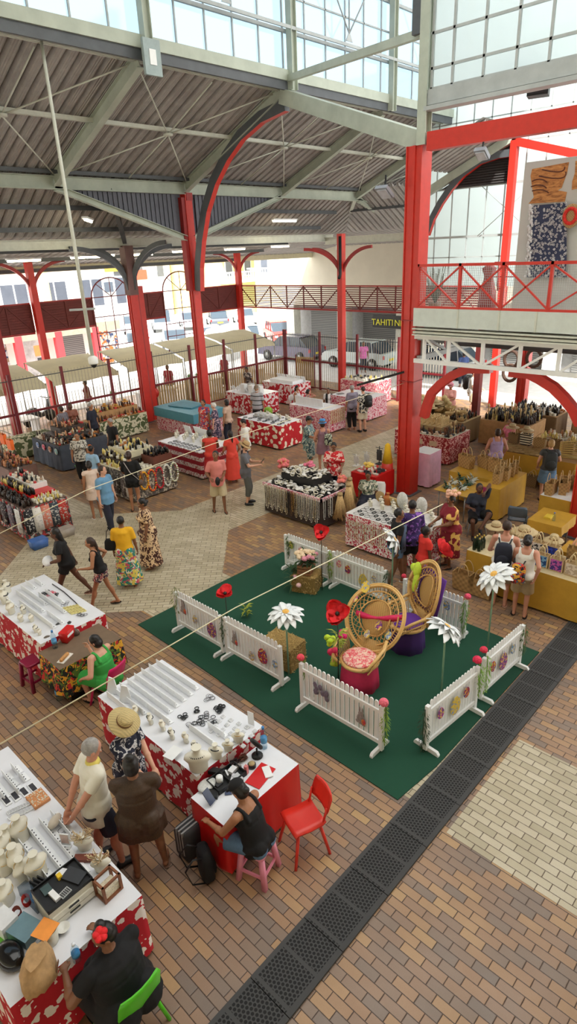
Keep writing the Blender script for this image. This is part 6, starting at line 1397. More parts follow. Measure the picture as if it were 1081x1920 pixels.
bw=thing('shell_basin','large brown basin filled with pale shells at the foot of the big column','basin',(12.35,7.85,0)); obj('basin',MB().lathe([(.22,0),(.32,.3),(.3,.3),(.2,.02),(0,.02)],seg=20),paint(120,70,50,.6),bw); mb=MB(); r3=random.Random(6)
for k in range(150): a=r3.uniform(0,6.28); q=.27*math.sqrt(r3.random()); mb.ell((q*math.cos(a),q*math.sin(a),.3+.1*(1-q/.27)),.03,.025,.02,seg=6,rings=4)
obj('shells',mb,paint(206,180,160,.5,0,.3,20),bw,kind='stuff')
# S16: tote bag stall near the daisy
h=.8; table(10.08,10.95,2.6,4.98,h,'long mustard clothed tote bag table at the right edge',YEL,paint(206,190,150),None,'mustard cloth of the tote bag table at the right edge',.012,3); z=h+.004
bgs=[((190,30,50),(230,120,120),'red'),((120,124,130),(226,226,226),'grey flowered'),((26,26,30),(214,206,200),'black and white flowered'),((40,70,190),(30,40,120),'bright blue'),((30,70,130),(120,170,210),'sea blue'),((70,50,130),(190,90,170),'violet'),((190,170,150),(226,214,200),'taupe'),((60,60,60),(160,140,120),'dark')]
for i,(a,b,nm) in enumerate(bgs):
    pt=printed(a,(b,),14,.5,1.2); BB_=mk_bag(.24,.12,.26,paint(206,180,140,.7),pt,.16,'tote_bag',paint(226,206,160,.7),None,1.,.009)
    if i<4: p=(10.55,4.35-.27*i)
    else: p=(10.3,3.62-.27*(i-4))
    BB_.put((p[0],p[1],z+(.1 if i<4 else 0)),-PI/2,'small %s tote bag, %s row of the tote bag table'%(nm,'back' if i<4 else 'front'),None,'bag')
riser(10.45,10.7,3.2,4.6,z,z+.096,BLACK,'low black ledge under the back row of tote bags')
for i,(x,y,zz,l) in enumerate(((10.75,4.75,.3,'left straw hat with a wavy brim'),(10.8,4.2,.34,'wide straw hat in the middle'),(10.85,3.65,.3,'straw hat with a bow tied crown'))):
    hp=straw_hat((.2,.25,.18)[i],.12,None,None,'straw_hat',.04); hp.put((x,y,z+zz),i,l+' over the tote bag table',None,'hat')
    tag(obj('hat_stand',MB().tube([(0,0,0),(0,0,zz)],.02,6),WOODM,loc=(x,y,z)),'wooden peg under the %s'%l,'stand')
for i in range(4): BGC.put((10.85,3.2-.28*i,z),-1.4,'large palm bag at the right end of the tote bag table, %s from the left'%ORD[i],None,'bag',.85)
WB=mk_bottle(.035,.28,paint(24,40,24,.15),paint(210,180,80),None,'green_bottle')
for i in range(6): WB.put((10.15+.09*(i%3),4.88-.1*(i//3),z),0,'dark green bottle with a gold cap on the left end of the tote bag table','green bottles, tote bag table')
for i in range(2): BGC.put((9.92,4.55+.35*i,.02),PI/2,'big open palm basket on the floor before the tote bag table, %s'%('right one' if i==0 else 'left one'),None,'bag',1.1)
mk_=mk_box(.3,.2,.03,paint(206,190,160),'cloth_stack','cloth'); 
for i,(y,c) in enumerate(((4.1,0),(3.9,0))): mk_.put((10.2,y,z+.035*0),0,'cream folded cloth %s on the tote bag table'%('left' if i==0 else 'right'),None)
# small tables behind
h=.72; table(12.35,13.2,4.05,4.75,h,'small mustard table behind the tote bag stall with a water bottle',YEL,YEL,.2,'mustard cloth of the small table behind the tote bag stall'); 
g=V((12.55,4.3,h)); t=thing('water_bottle','small water bottle on the mustard table behind the hats','bottle',(12.6,4.3,h+.004)); obj('body',MB().lathe([(.034,0),(.034,.12),(.014,.17)],seg=12),glass(.78,.86,.9,name='clear_plastic'),t); obj('cap',MB().lathe([(.015,.17),(.015,.19),(0,.19)],seg=10),paint(60,110,200),t)
tag(obj('sponge_pack',MB().bb((-.1,-.07,0),(.1,.07,.04)),paint(220,190,60,.6),loc=(12.7,4.45,h+.004)),'yellow pack on the mustard table behind the hats','pack')
pchair((12.9,5.2,0),PI/2+.3,(86,100,116),'blue grey plastic chair behind the hats of the tote bag stall',.44,.42,None,.4)
table(13.7,14.6,4.35,5.05,.8,'basket table beside the right-edge column',YEL,WHITE,None,'mustard cloth of the basket table by the right-edge column'); 
for i in range(4): BGC.put((13.9+.2*i,4.9-.2*(i%2)-.15*(i//2),.805),.3*i,'plaited palm bag on the table by the right-edge column, %s from the front'%ORD[i],None,'bag',.9)
tag(obj('parasol_cloth',MB().loft([[V((x*s,y*s,zz)) for x,y in ((-.25,-.1),(.25,-.1),(.3,.1),(-.3,.1))] for zz,s in ((0,1),(.2,.8),(.35,.3))]),paint(226,160,130,.7,0,.15,8),loc=(11.3,3.3,.85)),'peach cloth heap behind the tote bags by the right-edge column','cloth')
table(11.05,11.6,3.0,3.6,.84,'narrow side table behind the tote bag table',YEL,YEL,None,'mustard cloth on the narrow side table')
# dark wreaths hung on the far red column
for i,(z_,s) in enumerate(((3.0,-1),(2.4,-1),(3.0,1),(2.3,1),(1.8,1))):
    mb=MB(); r3=random.Random(i); mb.tube([(0,.26*math.cos(a),.3*math.sin(a)) for a in [2*PI*k/18 for k in range(18)]],.06,7,closed=True); tag(obj('woven_wreath',mb,woven(96,70,56,50),loc=(22.33,9.5+s*.42,z_)),'dark woven wreath %s on the far red column'%(('upper left','lower left','upper right','middle right','lower right')[i]),'wreath')
table(21.0,22.2,5.6,7.0,.86,'far leather goods table behind the patterned dress vendor',KRAFT,KRAFT,None,'brown cloth of the far leather goods table')
BGL=mk_bag(.3,.14,.24,paint(190,110,60,.6,0,.15),None,.1,'leather_bag')
for i in range(10): BGL.put((21.2+.3*(i%3),5.7+.13*i,.865+.0*(i%2)),.5,'tan leather bag on the far leather goods table','leather bags, far table')
# hose reel on the twin column
hr=thing('hose_reel','round red fire hose reel on the twin column','hose reel',tuple(GX(286,737,14.75))); Rm=M.Rotation(-2.4,4,'Z')@M.Rotation(PI/2,4,'Y')
obj('drum',MB().lathe([(.1,-.1),(.26,-.08),(.26,-.06),(.2,-.06),(.2,.06),(.26,.06),(.26,.08),(.1,.1)],seg=24).xf(Rm),RED,hr); obj('hose',MB().lathe([(.205,-.055),(.25,-.02),(.25,.02),(.205,.055)],seg=20).xf(Rm),BLACK,hr)
mb=MB()
for k in range(5): mb.beam((0,0,.1),(.22*math.cos(k*1.257),.22*math.sin(k*1.257),.09),.03,.012)
mb.lathe([(.05,.08),(.05,.13),(0,.135)],seg=10); obj('spokes',mb.xf(Rm),RED,hr)
# ================= people
def remesh(mb,vox,smooth=2):
    me=mb.mesh('tmp',[]); o=bpy.data.objects.new('tmp',me); sc.collection.objects.link(o)
    r_=o.modifiers.new('r','REMESH'); r_.mode='VOXEL'; r_.voxel_size=vox; r_.use_smooth_shade=True
    s_=o.modifiers.new('s','SMOOTH'); s_.iterations=smooth; s_.factor=.5
    dg=bpy.context.evaluated_depsgraph_get(); dg.update(); ev=o.evaluated_get(dg); m2=ev.to_mesh()
    out=MB(); out.v=[tuple(v.co) for v in m2.vertices]; out.f=[tuple(p.vertices) for p in m2.polygons]; out.m=[0]*len(out.f); out.sm=[True]*len(out.f)
    ev.to_mesh_clear(); bpy.data.objects.remove(o); bpy.data.meshes.remove(me); return out
def ik(a,b,l1,l2,pole):
    d=b-a; L=max(.05,min(d.length,.998*(l1+l2))); n=d.normalized(); x=(l1*l1-l2*l2+L*L)/(2*L); h=math.sqrt(max(0,l1*l1-x*x)); p=V(pole); p=(p-n*p.dot(n)).normalized(); return a+n*x+p*h,a+n*L
SK={'b':paint(132,88,62,.55,0,.06),'d':paint(98,62,44,.55,0,.06),'m':paint(168,116,84,.55,0,.06),'l':paint(214,162,136,.55,0,.05),'r':paint(198,140,116,.55,0,.05)}
EYEW=paint(226,222,216,.3); EYEB=paint(30,20,16,.3); LIP=paint(150,70,66,.5)
HC={'k':paint(20,17,17,.45,0,.3,30),'n':paint(52,34,26,.5,0,.3,30),'g':paint(150,146,142,.6,0,.25,30),'w':paint(214,212,206,.6,0,.1,30),'y':paint(180,146,96,.5,0,.2,30)}
BLK=paint(15,15,18,.85,0,.1); NAVY=paint(34,38,54,.8,0,.1); WHT=paint(232,230,222,.8,0,.04); JEAN=paint(92,124,158,.85,0,.18,14); KHAKI=paint(196,180,148,.85,0,.08); CORAL=paint(222,70,56,.8,0,.06)
def person(at,a,h,label,skin='b',hair=('cap','k'),f=1.,fem=True,top=None,bottom=None,dress=None,hands=None,feet=None,pelvis=None,lean=0,head=(0,0),near=False,shoes=None,hat=None,glasses=None,arms_out=0,curl=.5,beard=None,extra=None,sit=False,group=None,hipw=1.):
    """skeleton-driven figure; local +Y is where the chest faces, lengths for a 1.75 m person then scaled"""
    s=h/1.75; rz=R(a-45-90); ax=V(at)
    P=V(pelvis or (0,0,.94)); ln=R(lean); sd=V((0,math.sin(ln),math.cos(ln))); T_=M.Rotation(-ln,3,'X')
    fx=f**.9; bb=MB()
    W=lambda x,y,z: P+T_@V((x,y,z))
    sh=[W(sg*.175*(1+.35*(f-1)),0,.46) for sg in(-1,1)]; hp=[P+V((sg*.085*fx,0,-.02)) for sg in(-1,1)]
    nk=W(0,0,.5); hc=W(0,.02,.665)
    hands=hands or [(-.25*(1+.6*(f-1))-arms_out,.05,-.17+.0),(.25*(1+.6*(f-1))+arms_out,.05,-.17)]
    if len(hands[0])==3: hd=[P+V(q) for q in hands]
    feet=feet or [(-.1,.02,0),(.1,-.02,0)]
    bb.ell(W(0,-.01,.0),.165*fx*hipw,.12*fx,.13,T_); bb.ell(W(0,.01*f,.17),.135*fx,.105*fx,.17,T_); bb.ell(W(0,0,.34),.16*fx,.112*fx,.2,T_); bb.cap(sh[0]+V((.02,0,0)),.06,sh[1]-V((.02,0,0)),.06); bb.cap(nk-sd*.05,.062,hc-sd*.03,.05)
    bt=[]
    if fem:
        for sg in(-1,1): bt.append((W(sg*.07*fx,.085*fx,.31),.062*fx)); bb.ell(bt[-1][0],bt[-1][1])
    for sg in(-1,1): bb.ell(W(sg*.075*fx,-.075*fx,-.04),.085*fx)
    Hm=M.Translation(hc)@M.Rotation(R(head[1]),4,'Z')@M.Rotation(-R(head[0])-ln*.6,4,'X'); H3=Hm.to_3x3(); hq=lambda x,y,z: Hm@V((x,y,z))
    bb.ell(hq(0,0,.02),.076,.094,.1,H3); bb.ell(hq(0,.028,-.045),.055,.062,.062,H3); bb.cap(hq(0,.088,.0),.01,hq(0,.102,-.028),.014,8)
    for sg in(-1,1): bb.ell(hq(sg*.078,-.008,-.005),.012,.02,.032,H3,8,6)
    arms=[];legs=[]
    for i,sg in enumerate((-1,1)):
        e,w=ik(sh[i],hd[i],.285,.25,(sg*.45,-.85,-.35)); arms.append((sh[i],e,w)); r0=.05*(1+.42*(f-1))
        bb.cap(sh[i],r0*1.05,e,r0*.8); bb.cap(e,r0*.78,w,.026); bb.ell(e.lerp(w,.3),r0*.85,r0*.8,r0*.85)
        ft=V(feet[i]); an=ft+V((0,-.0,.075)); k,an=ik(hp[i],an,.435,.42,(sg*.12,1,.1)); legs.append((hp[i],k,an)); r1=.082*fx
        bb.cap(hp[i],r1,k,.054*(1+.5*(f-1))); bb.cap(k,.052*(1+.5*(f-1)),an,.035); cf=k.lerp(an,.3)+V((0,-.02,0)); dd=(an-k).normalized(); xx,yy=basis(dd); bb.ell(cf,.052,.05,.12,M((xx,yy,dd)).transposed())
        bb.cap(an+V((0,-.02,-.035)),.035,an+V((sg*.015,.11,-.048)),.03); bb.cap(an+V((sg*.01,.09,-.05)),.028,an+V((sg*.02,.165,-.057)),.018)
    fb=MB()
    for i,sg in enumerate((-1,1)):
        _,e,w=arms[i]; d=(w-e).normalized(); upv=V((0,0,1)) if abs(d.z)<.8 else V((0,1,0)); sv=d.cross(upv).normalized(); nv=sv.cross(d).normalized()
        pn=-nv if abs(d.z)<.8 else V((-sg,0,0)); sv=pn.cross(d).normalized(); tg=-sg if abs(d.z)<.8 else 1
        if abs(d.z)>=.8: sv=V((0,1,0))-d*d.y; sv.normalize(); tg=1
        Rm=M((sv,pn,d)).transposed(); bb.ell(w+d*.045,.041,.017,.052,Rm)
        for k_,(o_,L_) in enumerate(((-.03,.055),(-.01,.07),(.01,.075),(.03,.068))):
            b0=w+d*.082+sv*(o_*tg); d1=(d*math.cos(curl)+pn*math.sin(curl)); d2=(d*math.cos(curl*2.2)+pn*math.sin(curl*2.2)); m1=b0+d1*L_*.5; (bb if near else fb).cap(b0,.0095,m1,.0085,6); (bb if near else fb).cap(m1,.0085,m1+d2*L_*.5,.0072,6)
        t0=w+d*.03+sv*(.03*tg); t1=t0+(d*.6+sv*(.65*tg)+pn*.3)*.035; (bb if near else fb).cap(t0,.012,t1,.0105,6); (bb if near else fb).cap(t1,.0105,t1+(d*.85+pn*.4)*.03,.008,6)
    vox=.0078 if near else .0165
    S=M.Scale(s,4)
    out=remesh(bb,vox,2); out.plus(fb)
    fc=MB()
    for sg in(-1,1):
        fc.ell(hq(sg*.031,.08,.012),.013,.01,.008,H3,8,6,1); fc.ell(hq(sg*.031,.0885,.012),.006,.003,.006,H3,8,6,2); fc.box(hq(sg*.031,.09,.034),(.03,.008,.006),H3,2)
    fc.ell(hq(0,.083,-.052),.022,.01,.008,H3,8,6,3)
    out.plus(fc); out.xf(S)
    body=obj('person',out,[SK[skin],EYEW,EYEB,LIP],loc=ax,rz=rz,label=label,cat='person',group=group)
    def cl(name,mb,mt,vx=None,sm=3):
        o_=remesh(mb,vx or (.0105 if near else .018),sm); o_.xf(S); return obj(name,o_,mt,body)
    def lower(mb,frac,g,flare=0):
        mb.ell(W(0,-.01,.0),(.168*hipw)*fx+g,.128*fx+g,.13+g,T_); mb.ell(W(0,0,.1),.142*fx+g,.112*fx+g,.08,T_)
        for i in range(2):
            hp_,k,an=legs[i]; mb.ell(W((-1,1)[i]*.075*fx,-.075*fx,-.04),.085*fx+g)
            r1=.082*fx+g; r2_=.056*(1+.5*(f-1))+g+flare
            if frac<=1: e=hp_.lerp(k,frac); mb.ell(hp_,r1); mb.tube([hp_,e],[r1,r1+(r2_-r1)*frac+flare*.5],14)
            else: mb.ell(hp_,r1); mb.tube([hp_,k],[r1,r2_],14); mb.ell(k,r2_); mb.tube([k,k.lerp(an,frac-1)],[r2_,.05+g+flare*.3],14)
    def skirt(mb,z_hem,flare,g,z_top=.12):
        n=40; secs=[]
        if sit:
            lower(mb,.95,g+.03)
            for i in range(2):
                hp_,k,an=legs[i]; mb.cap(hp_,.1*fx,k+V((0,-.03,0)),.085)
            mb.cap(legs[0][1]+V((.02,0,0)),.09,legs[1][1]-V((.02,0,0)),.09); zz=z_hem
            kk=(legs[0][1]+legs[1][1])/2; 
            if kk.z>z_hem: mb.loft([[V((kk.x+(.13+abs(legs[0][1].x-kk.x))*math.cos(t),kk.y-.05+.09*math.sin(t),q)) for t in [2*PI*k_/n for k_ in range(n)]] for q in (kk.z,z_hem)])
            return
        for j in range(7):
            u=j/6; z=P.z+z_top+(z_hem-P.z-z_top)*u; uu=min(1,(P.z+z_top-z)/(z_top+.02)) if z>P.z-.02 else 1
            rx=(.138+.032*uu)*fx*(hipw if uu>.5 else 1)+g+flare*max(0,(P.z-z)); ry=(.108+.022*uu)*fx+g+flare*max(0,(P.z-z)); am=.10*max(0,(u-.3))
            secs.append([V((P.x+rx*(1+am*math.sin(7*t+1))*math.cos(t),P.y-.01+ry*(1+am*math.sin(5*t))*math.sin(t),z)) for t in [2*PI*k_/n for k_ in range(n)]])
        mb.loft(secs,0,True)
        for sg in(-1,1): mb.ell(W(sg*.075*fx,-.075*fx,-.04),.087*fx+g)
        mb.ell(W(0,-.01,.0),.168*fx*hipw+g,.124*fx+g,.13,T_)
    def upper(mb,slv,hem,g,tank=False):
        mb.ell(W(0,.01*f,.16),.135*fx+g*1.6,.105*fx+g*1.5,.17,T_); mb.ell(W(0,0,.335),.16*fx+g,.114*fx+g,.208 if not tank else .165,T_)
        for c,r_ in bt: mb.ell(c,r_+g)
        n=28; secs=[]
        for z,rx,ry in ((.3,.15,.11),(.12,.142,.115),(0,.166*hipw,.135),(hem,.168*hipw,.138)):
            secs.append([W((rx*fx+g*1.3)*math.cos(t),(ry*fx+g*1.3)*math.sin(t)-.005,z) for t in [2*PI*k_/n for k_ in range(n)]])
        mb.loft(secs,0,True)
        if hem<-.0:
            for sg in(-1,1): mb.ell(W(sg*.075*fx,-.075*fx,-.02+max(0,.1+hem)*.5),.088*fx+g)
            mb.ell(W(0,-.01,.01),.172*hipw*fx+g+.02,.132*fx+g+.022,max(.07,-hem-.01),T_)
        if not tank:
            mb.ell(W(0,-.02,.41),.155*fx,.095*fx+g,.085,T_)
            mb.cap(sh[0]+V((.02,0,-.005)),.062+g,sh[1]+V((-.02,0,-.005)),.062+g)
            for i in range(2):
                s0,e,w=arms[i]; r0=.048*(1+.42*(f-1))+g*.8; mb.ell(s0,r0*1.05)
                if slv<=1: mb.tube([s0,s0.lerp(e,slv)],[r0*1.06,r0*1.08+.006],12)
                else: mb.tube([s0,e],[r0*1.12,r0],12); mb.ell(e,r0); mb.tube([e,e.lerp(w,slv-1)],[r0,r0*.8],12)
        else:
            for sg in(-1,1): mb.tube([W(sg*.1*fx,.085*fx,.36),W(sg*.11,.06,.47),W(sg*.115,.0,.528),W(sg*.11,-.06,.49),W(sg*.1*fx,-.1*fx,.36)],.024,8)
    if bottom:
        kd,mt,x=bottom; mb=MB()
        if kd=='skirt': skirt(mb,x,.12,.016); cl('skirt',mb,mt)
        else: lower(mb,x,.014 if kd=='shorts' else .012,.03 if kd=='shorts' else .022); cl(kd,mb,mt)
    if top:
        kd,mt,slv=top[:3]; hem=top[3] if len(top)>3 else -.1; mb=MB(); upper(mb,slv,hem,.013,kd=='tank_top'); cl(kd,mb,mt)
    if dress:
        mt,slv,hem,fl=dress[:4]; mb=MB(); upper(mb,max(slv,0),-.02,.014,slv<=0); skirt(mb,hem,fl,.02,.16); cl('dress',mb,mt)
    # hair
    kd,c=hair; hm=HC[c]
    if kd!='bald':
        mb=MB(); mb.ell(hq(0,-.02,.034),.086,.096,.1,H3)
        if kd!='short': mb.ell(hq(0,-.035,-.01),.084,.078,.09,H3)
        back=H3@V((0,-1,0)); dn=V((0,0,-1)); c0=hq(0,-.08,.0)
        if kd=='bob': mb.ell(hq(0,-.03,-.03),.095,.085,.1,H3)
        if kd=='bun': mb.ell(hq(0,-.055,.135),.05,.05,.045,H3); mb.ell(hq(0,-.03,.11),.04,.04,.04,H3)
        if kd=='lowbun': mb.ell(hq(0,-.115,-.01),.045,.04,.042,H3)
        if kd=='pony': mb.cap(hq(0,-.1,.03),.032,c0+back*.05+dn*.12,.034); mb.cap(c0+back*.05+dn*.12,.034,c0+back*.04+dn*.36,.014)
        if kd=='long': mb.cap(hq(0,-.05,-.03),.075,c0+dn*.16+back*.01,.06); mb.cap(c0+dn*.16+back*.01,.06,c0+dn*.3+back*.02,.035)
        cl('hair',mb,hm,.009 if near else .014,2)
    if beard: mb=MB(); mb.ell(hq(0,.045,-.068),.056,.056,.048,H3); cl('beard',mb,HC[beard],.014,1)
    if glasses:
        mb=MB()
        for sg in(-1,1): mb.ell(hq(sg*.032,.098,.012),.024,.006,.017,H3,10,6); mb.tube([hq(sg*.055,.09,.014),hq(sg*.08,.0,.012)],.003,5)
        obj('sunglasses',mb.xf(S),EYEB,body)
    if hat:
        kd,mt=hat[:2]; mb=MB(); Q=Hm@M.Translation((0,-.01,.075))@M.Rotation(-.08,4,'X')
        if kd=='cap': mb.ell((0,0,-.01),.092,.102,.085,None,16,8,half=1); mb.lathe([(.0,0),(.075,-.004),(.075,.006),(0,.01)],(0,.1,-.008),14,sy=.9); 
        else:
            br=hat[2] if len(hat)>2 else .19; mb.lathe([(br,-.03),(br*.99,-.022),(br*.6,-.004),(.1,0),(.094,.07),(.075,.095),(0,.1)],seg=28,fn=lambda a_,z:1+(.03*math.sin(3*a_) if z<0 else 0)); mb.lathe([(.1025,.002),(.1,.028)],seg=24,mi=1)
        mb.xf(S@Q); obj('hat',mb,[mt,paint(120,84,56,.6)],body)
    for i in range(2):
        hp_,k,an=legs[i]; sg=(-1,1)[i]; o0=an+V((sg*.012,.05,-.073))
        if shoes is None: continue
        kd,mt=shoes; mb=MB()
        if kd=='flipflop': mb.loft([[V((o0.x+.045*math.cos(t)*(1-.15*math.sin(t+.4)),o0.y+.125*math.sin(t),q)) for t in [2*PI*k_/16 for k_ in range(16)]] for q in (o0.z-.0,o0.z+.014)]); mb.tube([V((o0.x-.035,o0.y,o0.z+.03)),V((o0.x,o0.y+.07,o0.z+.05)),V((o0.x+.035,o0.y,o0.z+.03))],.006,5)
        else: mb.cap(an+V((0,-.025,-.03)),.046,an+V((sg*.015,.1,-.035)),.042); mb.cap(an+V((0,.05,-.035)),.045,an+V((sg*.02,.155,-.045)),.032)
        if kd=='flipflop': obj('flip_flop',mb.xf(S),mt,body)
        else: o_=remesh(mb,.012,1); obj('shoe',o_.xf(S),mt,body)
    body['_a']=0; del body['_a']
    def world(p): return ax+rotz(rz)@(V(p)*s)
    return body,world,arms
def held(nm,mb,mt,loc,label,cat,rz=0): return tag(obj(nm,mb,mt,loc=V(loc),rz=rz),label,cat)
def backpack(w_,loc,rz,mt,label,s=1.):
    t=thing('backpack',label,'backpack',loc,rz); mb=MB(); mb.loft([[V((.15*s*q*math.copysign(abs(math.cos(t_))**.6,math.cos(t_)),.08*s*q*math.copysign(abs(math.sin(t_))**.6,math.sin(t_)),z*s)) for t_ in [2*PI*k/20 for k in range(20)]] for z,q in ((0,.75),(.05,1),(.3,1),(.4,.85),(.44,.4))],0,True); obj('bag_body',mb,mt,t)
    obj('pocket',MB().ell((0,-.085*s,.14*s),.11*s,.03*s,.1*s,seg=14,rings=8),mt,t)
    for sg in(-1,1): obj('shoulder_strap',MB().tube([(sg*.08*s,.05*s,.4*s),(sg*.11*s,.16*s,.46*s),(sg*.12*s,.26*s,.34*s),(sg*.12*s,.2*s,.1*s),(sg*.12*s,.06*s,.04*s)],.014*s,6,flat=.5),BLACK,t)
    return t
def handbag(loc,mt,label,rz=0,s=1.,strap=.5):
    t=thing('handbag',label,'handbag',loc,rz); obj('bag_body',MB().loft([[V((x*q*s,y*q*s,z*s)) for x,y in ((-.14,-.04),(0,-.06),(.14,-.04),(.14,.04),(0,.06),(-.14,.04))] for z,q in ((0,.9),(.05,1.05),(.2,.95),(.24,.7))],0,True),mt,t)
    obj('strap',MB().tube([(-.1*s,0,.22*s),(-.07*s,0,strap*.8),(0,0,strap),(.07*s,0,strap*.8),(.1*s,0,.22*s)],.009,6),mt,t); return t
# ---- near figures
SIT=lambda z,fy=.45:dict(pelvis=(0,0,z+.09),feet=[(-.12,fy,0),(.12,fy,0)],sit=True)
gb=G(232,1885)
CHX=V((1.24,3.44,0))
person(CHX+V((0,0,0)),140,1.68,'large woman in black with a red hibiscus in her bun, seated on the green chair','b',('bun','k'),1.66,near=True,dress=(BLK,.55,.32,.1),hands=[(-.3,.36,.3),(.1,.36,.36)],lean=8,head=(24,70),pelvis=(0,0,.53),feet=[(-.16,.3,0),(.16,.3,0)],sit=True,shoes=('flipflop',BLK))
fp=G(188,1752,1.2); cd=(V((0,0,CH))-fp).normalized(); ux,uy=basis(cd); FM=M((cd,ux,uy)).transposed().to_4x4()
fl_=thing('hibiscus_flower','coral red hibiscus tucked behind the ear of the woman in black','flower',fp+cd*.1)
for k in range(5): placed('petal',_pp,fl_,FM@M.Rotation(2*PI*k/5,4,'X')@M.Rotation(-1.2,4,'Y')@M.Scale(.36,4))
pchair(tuple(CHX+V((.02,.02,0))),R(137-135)+PI,(90,200,40),'lime green plastic chair under the large woman in black',.42,.42,None,.44)
gt=G(292,1655); a_=95
person((gt.x+.02,gt.y+.12,0),100,1.72,'woman in a glittery brown top and high bun, back to the camera','b',('bun','k'),1.3,near=True,dress=(paint(62,42,24,.6,0,.55,110),.7,.72,.02),hands=[(-.14,.32,.0),(.16,.32,.04)],head=(6,4),shoes=('flipflop',paint(120,90,70)),feet=[(-.14,.02,0),(.17,.1,0)],hipw=1.1)
go=G(222,1622)
YC=paint(232,214,110,.8); 
pb,w_,ar=person((go.x-.05,go.y+.1,0),38,1.78,'elderly man in a cream polo with yellow collar, hands clasped behind his back','r',('short','g'),1.02,False,near=True,top=('polo_shirt',paint(222,218,202,.85,0,.05),.62,-.21),bottom=('shorts',NAVY,.82),hands=[(-.06,-.3,-.02),(.06,-.3,.0)],head=(20,-10),shoes=('shoe',BLACK),feet=[(-.13,-.06,0),(.13,.1,0)],lean=4)
held('polo_collar',MB().lathe([(.08,-.02),(.07,.015),(.064,.03)],seg=20),YC,w_((0,.05,1.46)),'yellow collar lining on the elderly man\'s cream polo','collar')
held('folded_cap',MB().ell((0,0,0),.1,.05,.05,seg=12,rings=8),paint(206,196,180,.8,0,.15),w_((-.08,-.42,.9)),'beige cap held behind the elderly man\'s back','cap',.5)
SWIRL=printed((28,32,52),((206,204,206),),11,.55,2.2,.8)
gw=G(258,1560)
person((gw.x+.12,gw.y+.12,0),330,1.62,'woman in a straw sun hat and navy swirl print dress beside the elderly man','l',('bob','y'),1.1,near=True,dress=(SWIRL,.6,.5,.05),hands=[(-.02,.38,.12),(.14,.42,.08)],head=(28,0),hat=('straw',woven(224,200,140,110,.7),.2),shoes=('shoe',paint(90,80,76)))
gl=G(440,1600); TK=V((gS.x,gS.y,0))
TS=V((G(508,1650).x-.02,G(508,1650).y+.17,0))
stool(tuple(TS),.3,(240,150,176),'pale pink plastic stool under the woman in the black tank top',.43,.3)
person(TS,147,1.66,'woman in a black tank top, cap and denim shorts seated at the cash table','m',('lowbun','k'),1.12,near=True,top=('tank_top',BLK,0,-.1),bottom=('shorts',JEAN,.72),hands=[(-.2,.5,.18),(.14,.44,.22)],head=(28,0),pelvis=(0,0,.535),feet=[(-.14,.34,0),(.14,.46,0)],lean=14,hat=('cap',BLK),shoes=('flipflop',paint(214,120,120)))
held('hair_claw',MB().ell((0,0,0),.035,.02,.03,seg=10,rings=6),paint(190,140,110),TS+rotz(R(147-135))@V((0,.1,1.12)) ,'beige hair claw on the woman in the black tank top','hair clip')
held('tablet_phone',MB().box((0,0,0),(.09,.012,.17),M.Rotation(-.6,3,'X')),paint(70,80,104,.2),TS+rotz(R(147-135))@V((-.03,.58,.84)),'dark phone held by the woman in the black tank top','phone',R(12))
bp1=thing('travel_bag','dark trolley bag with pale stripes standing by the cash table','bag',tuple(G(362,1595))); obj('bag_body',MB().loft([[V((x*q,y*q,z)) for x,y in ((-.15,-.1),(.15,-.1),(.15,.1),(-.15,.1))] for z,q in ((0,.9),(.05,1),(.38,1),(.44,.8))]),paint(44,44,48,.6),bp1)
for i in range(3): obj('stripe',MB().bb((-.152,-.06+.05*i,.1),(.152,-.04+.05*i,.447)),paint(150,150,150),bp1)
backpack(None,tuple(G(388,1640)),1.2,BLK,'black backpack with a green strap edge on the floor under the cash table',.95)
held('paper_sheet',MB().box((0,0,0),(.2,.15,.004),.2),WHITE,(2.98,4.98,.9),'white sheet held over the table before the glittery brown top','sheet')
# green dress woman at the flower cloth table
GP_=V((3.5,7.42,0))
pchair(tuple(GP_),R(150-135)+PI,(206,30,104),'magenta plastic chair under the woman in green',.42,.38,None,.36)
person(GP_,150,1.6,'woman in a bright green sleeveless dress with a black bob, seated at lunch','l',('bob','k'),1.22,near=True,dress=(paint(58,168,74,.8,0,.08),0,.4,.1),hands=[(-.3,.2,.1),(.02,.3,.46)],head=(20,30),pelvis=(0,0,.51),feet=[(-.16,.3,0),(.12,.3,0)],lean=8,sit=True,shoes=('flipflop',BLK))
# walkers on the cream paving
WALK=lambda st:[(-.09,st,0),(.09,-st,.02)]
g=G(138,1128); person((g.x,g.y,0),192,1.66,'walking girl with long black hair in black tee and shorts carrying a white bundle','d',('long','k'),1.08,near=False,top=('tee_shirt',BLK,.6,-.08),bottom=('shorts',BLK,.42),hands=[(-.2,.3,.12),(.2,-.16,-.1)],feet=[(-.1,.3,0),(.09,-.42,.05)],shoes=('flipflop',paint(170,130,110)),lean=6)
held('white_bundle',MB().ell((0,0,0),.16,.1,.09,seg=14,rings=8),paint(232,232,236,.8,0,.06),V((g.x,g.y,0))+rotz(R(57))@V((-.1,.3,1.02)),'white cloth bundle under the arm of the girl in black','bundle',R(57))
g=G(200,1138); person((g.x,g.y,0),188,1.55,'walking girl with a long ponytail, black camisole and flowered shorts','m',('pony','n'),.9,top=('tank_top',BLK,0,-.02),bottom=('shorts',printed((60,44,60),((196,110,110),(206,190,170)),20,.55,.8),.5),hands=[(-.2,.34,.16),(.22,.02,.1)],feet=[(-.1,.3,0),(.09,-.25,.02)],shoes=('flipflop',BLK),lean=8)
g=G(245,1098); YT=printed((226,224,214),((200,70,90),(60,110,90)),12,.56,1.)
